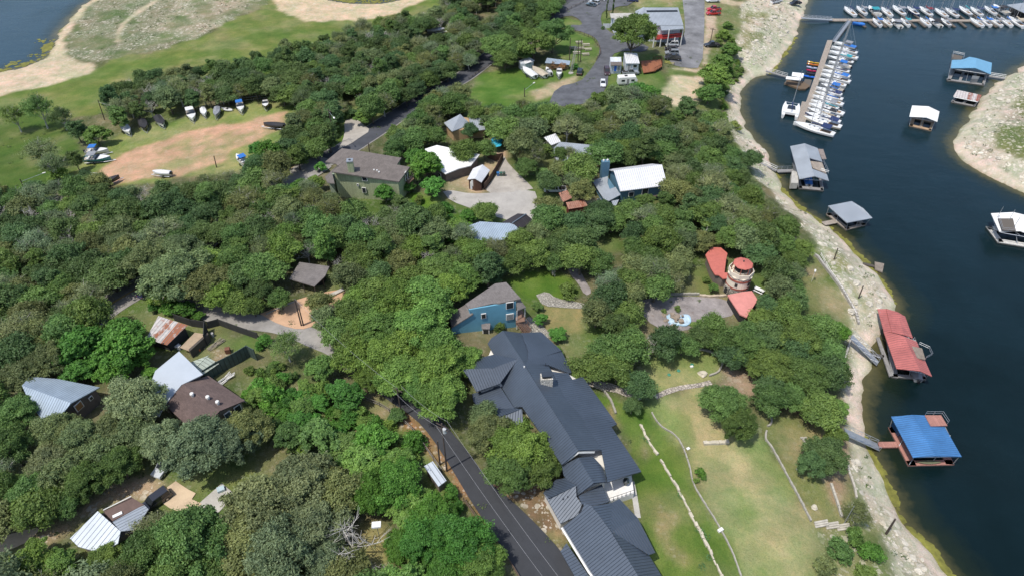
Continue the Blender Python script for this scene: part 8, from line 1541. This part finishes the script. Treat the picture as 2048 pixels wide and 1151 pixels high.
# wooded areas: picture outline, spacing, radius range (metres), mix of kinds, mix of palettes, words for the place
WOODS = [
 ([(215,200),(260,152),(340,138),(400,150),(520,120),(620,92),(700,68),(780,38),(860,18),(900,-15),(1010,-15),(985,70),(940,125),(860,165),(800,205),(720,240),(690,235),(640,262),(580,262),(575,205),(520,200),(400,215),(330,232),(240,250),(215,235)], 3.1, (2.9,4.3), 'oojjoggod', ['dark','mid','dark','olive','dark'], 'in the belt of woods along the meadow', 130),
 ([(560,262),(690,225),(700,240),(680,290),(650,310),(600,320),(560,300)], 3.0, (2.6,3.8), 'oojl', ['dark','mid','dark'], 'in the thicket right of the dirt lot', 20),
 ([(-20,395),(60,385),(140,375),(200,358),(262,366),(330,355),(430,350),(500,335),(560,345),(600,360),(640,375),(700,395),(650,440),(540,470),(400,480),(290,500),(240,560),(150,640),(-20,700)], 3.2, (3.0,4.6), 'ooogjogd', ['dark','mid','dark','olive','mid'], 'in the dense woods at the left', 130),
 ([(640,380),(700,392),(820,410),(900,440),(950,455),(990,470),(1010,500),(990,560),(900,560),(830,570),(730,600),(690,570),(660,520),(600,515),(560,560),(500,600),(440,570),(400,520),(500,470),(600,430)], 3.2, (2.9,4.5), 'oooogogjd', ['mid','dark','mid','olive','mid','bright'], 'in the woods of the central plot', 120),
 ([(640,540),(720,560),(800,560),(930,560),(960,590),(880,640),(900,660),(970,690),(950,730),(880,780),(780,775),(720,735),(680,690),(650,650),(700,590)], 3.3, (3.0,4.4), 'ooo', ['bright','mid','bright'], 'in the bright oaks beside the lane', 60),
 ([(760,300),(830,220),(900,180),(960,208),(1100,214),(1200,190),(1300,200),(1400,235),(1460,240),(1480,320),(1530,400),(1560,440),(1480,450),(1300,450),(1170,452),(1080,450),(1070,380),(1120,340),(1080,330),(1000,300),(960,250),(880,280),(840,300)], 3.2, (2.9,4.5), 'oooogjog', ['mid','dark','mid','olive'], 'in the woods around the white-roofed cottages', 150),
 ([(990,460),(1170,456),(1500,448),(1600,450),(1630,480),(1600,520),(1610,600),(1640,640),(1540,650),(1500,640),(1516,580),(1500,520),(1410,500),(1400,570),(1380,590),(1280,590),(1260,640),(1300,680),(1180,660),(1190,600),(1160,540),(1120,540),(1000,560)], 3.2, (2.9,4.4), 'oooogoo', ['mid','mid','olive','dark'], 'in the woods around the lighthouse tower', 110),
 ([(1110,670),(1250,650),(1300,690),(1370,670),(1420,650),(1500,640),(1690,640),(1700,760),(1690,850),(1600,820),(1530,800),(1500,730),(1440,720),(1380,690),(1300,720),(1260,790),(1190,770),(1140,740),(1100,700)], 3.3, (3.0,4.2), 'oooo', ['mid','dark','mid'], 'in the strip of woods above the lawns', 60),
 ([(-20,640),(100,640),(180,620),(210,680),(120,740),(30,760),(-20,900)], 3.2, (3.2,4.6), 'oog', ['olive','mid','dark'], 'in the woods at the left edge', 30),
 ([(-20,900),(120,840),(220,880),(330,860),(420,870),(300,940),(220,990),(140,1020),(60,1060),(-20,1070)], 3.2, (3.0,4.2), 'oog', ['mid','olive'], 'in the lower left woods', 40),
 ([(120,1100),(300,1060),(450,1010),(560,960),(660,920),(700,1040),(720,1151),(760,1230),(-20,1230),(-20,1150)], 3.4, (3.2,4.6), 'oog', ['mid','olive','grey'], 'in the trees along the bottom edge', 60),
 ([(700,900),(840,930),(940,1050),(1000,1151),(1020,1230),(760,1230),(760,1090),(740,1000)], 3.4, (3.0,4.2), 'l', ['lushg','bright'], 'in the vine-green thicket by the road', 30),
 ([(-60,1160),(1000,1160),(1030,1300),(-60,1300)], 3.6, (3.2,4.6), 'oog', ['mid','olive','grey'], 'just off the bottom edge', 40),
 ([(980,-60),(1130,-60),(1110,20),(1060,60),(1000,100),(985,60)], 3.2, (3.0,4.4), 'ooj', ['mid','dark'], 'behind the picnic lawn', 30),
 ([(-160,380),(-20,390),(-20,700),(-160,700)], 3.4, (3.0,4.4), 'oo', ['dark','mid'], 'beyond the left edge', 25),
]
WOODS += [([(515,735),(570,735),(640,780),(715,820),(790,815),(850,880),(920,970),(900,980),(800,900),(720,860),(620,900),(540,850),(500,790)], 2, (1.3,2.5), 'vvl', ['lushg','bright','lushg','mid'], '', 0),
 ([(425,665),(520,670),(540,700),(600,740),(560,740),(500,730),(440,725)], 2, (.8,1.4), 'v', ['mid','bright','lushg'], '', 0), ([(890,400),(930,430),(960,455),(880,470),(820,430),(830,400)], 2, (1.3,2.2), 'v', ['lushg','bright'], '', 0),
 ([(1000,1140),(1040,1150),(990,1090),(940,1030),(900,970),(870,960)], 2, (1.3,2.2), 'v', ['lushg','bright'], '', 0), ([(1120,690),(1150,745),(1180,760),(1160,740),(1140,700),(1110,668)], 2, (.9,1.5), 'v', ['bright','lushg'], '', 0),
 ([(640,300),(690,240),(720,210),(700,205),(640,240),(600,300)], 2, (1.,2.), 'v', ['mid','dark'], '', 0), ([(1440,40),(1470,60),(1500,150),(1470,200),(1450,240),(1440,180)], 2, (.6,1.3), 'v', ['bright','mid'], '', 0)]
KC = {'d': 'dead', 'v': 'shrub', 'o': 'oak', 'j': 'juniper', 'l': 'lush', 'g': 'grey'}
rw = random.Random(5)
for poly, sp, rr, kinds, pals, words, cap in WOODS:
    wp = gp(poly, 4.0); xs = [p[0] for p in wp]; ys = [p[1] for p in wp]; n = 0
    A = abs(sum(wp[i][0]*wp[(i+1) % len(wp)][1]-wp[(i+1) % len(wp)][0]*wp[i][1] for i in range(len(wp))))/2
    cap2 = int(A/24) if words else int(A/7)
    for att in range(int(A*1.2)+400):
        if n >= cap2: break
        x = rw.uniform(min(xs), max(xs)); y = rw.uniform(min(ys), max(ys))
        if not inpoly(np.array([x]), np.array([y]), wp)[0]: continue
        r = rw.uniform(*rr); h = H(x, y)
        if h < 1.0: continue
        if any((x-a)**2+(y-b)**2 < ((.53 if words else .4)*(r+c))**2 for a, b, c in TREES): continue
        px, py = toP(x, y, h+r*1.35); rp = r*FPX/((np.array([x, y, h-HC]))@FW)
        if blocked(px, py, rp): continue
        k = KC[rw.choice(kinds)]; pal = rw.choice(pals)
        if k == 'dead': pal = 'grey'; rp *= .75
        if k == 'grey': pal = rw.choice(['grey', 'olive'])
        random.seed(att*7+n)
        tree(k, px, py, rp, pal, region=words); n += 1
# ------------------------------------------------------------------ labels of the trees: look + nearest landmark
LMK = [(740,350,'the green shingled house'),(905,320,'the flat-roofed house'),(955,360,'the small garage'),(925,245,'the gable cottage'),(1145,300,'the grey-roofed house'),(1275,355,'the slate blue house'),(1155,412,'the red shed'),(1005,450,'the two-tone house'),(1325,50,'the restaurant'),(1264,115,'the white trailer building'),(1053,122,'the white garden shed'),(1485,545,'the lighthouse tower'),(1350,640,'the painted pond'),(965,620,'the turquoise house'),(618,548,'the open hut'),(620,625,'the orange dirt lot'),(420,790,'the brown-roofed house'),(345,660,'the rusty shed'),(110,790,'the blue-roofed house'),(230,1050,'the ribbed-roof house'),(333,934,'the silver hatchback'),(430,1000,'the concrete slab'),(250,585,'the yellow-lined highway'),(1100,800,'the large house'),(893,880,'the transformer pole'),(360,270,'the dirt storage lot'),(510,300,'the stored boats'),(690,260,'the gravel turnout'),(780,245,'the asphalt street'),(872,66,'the lone silver boat'),(1040,180,'the boat lawn'),(980,400,'the cul-de-sac'),(1380,170,'the pale gravel ramp'),(1480,240,'the narrow bank'),(1620,340,'the grey boathouse'),(1700,430,'the square grey boathouse'),(1690,560,'the seawall'),(1810,690,'the red boathouse'),(1850,870,'the blue boathouse'),(1370,740,'the small round lawn'),(1290,780,'the stone path'),(1450,900,'the big lawn'),(1650,1040,'the timber steps'),(600,100,'the far meadow'),(350,130,'the meadow'),(60,350,'the left lawn'),(60,500,'the left edge'),(60,900,'the lower left edge'),(600,1000,'the lower garden'),(800,1000,'the white box'),(1160,560,'the rubble path'),(440,640,'the black board fence'),(700,700,'the private road'),(1180,120,'the picnic lawn')]
def direction(dx, dy, r):
    d = math.hypot(dx, dy)
    if d < 45: return 'right by'
    d2 = 'far ' if d > 130 else ''
    if abs(dx) > 1.3*abs(dy): return d2+('right of' if dx > 0 else 'left of')
    if abs(dy) > 1.3*abs(dx): return d2+('in front of' if dy > 0 else 'behind')
    return d2+('in front and ' if dy > 0 else 'behind and ')+('right of' if dx > 0 else 'left of')
SPLIT = {'dark': 'live_oak_tree', 'mid': 'oak_tree', 'blueg': 'live_oak_tree', 'olive': 'light_oak_tree', 'bright': 'light_oak_tree', 'yellow': 'light_oak_tree', 'lushg': 'oak_tree', 'grey': 'light_oak_tree'}  # all share the oak crown; names go by leaf colour alone, not species
labs = {}
for o, kind, pal, px, py, rpx, r, label, group, region in PLACED:
    if kind == 'oak': o.name = SPLIT[pal]
    if label is None:
        bl = min(LMK, key=lambda q: (q[0]-px)**2+((q[1]-py)*1.3)**2); sz = 'small' if r < 3.1 else 'broad' if r > 4.3 else 'medium'
        kn = {'oak': 'tree', 'bigoak': 'wide tree', 'juniper': 'conical tree', 'lush': 'leafy tree', 'grey': 'thin-leaved tree', 'dead': 'bare tree', 'shrub': 'bush', 'cypress': 'cypress'}[kind]
        label = f'{sz} {CN[pal]} {kn} {direction(px-bl[0], py-bl[1], rpx)} {bl[2]}'
        labs.setdefault(label, []).append((math.hypot(px-bl[0], py-bl[1]), o.name, o))
    else: o['label'] = label
    o['category'] = NAMES[kind][1]
ON_ = 'second third fourth fifth sixth seventh eighth ninth tenth eleventh twelfth thirteenth fourteenth fifteenth sixteenth seventeenth eighteenth nineteenth twentieth twenty-first twenty-second twenty-third twenty-fourth'.split(); ORD = ['nearest']+[w+' nearest' for w in ON_]
for lb, os_ in labs.items():
    for k, (dd_, nm_, o) in enumerate(sorted(os_, key=lambda q: q[0])):
        o['label'] = lb if len(os_) == 1 else (ORD[k]+' ' if k < 24 else 'farthest ')+lb; o['group'] = 'trees and bushes of the wooded slopes'
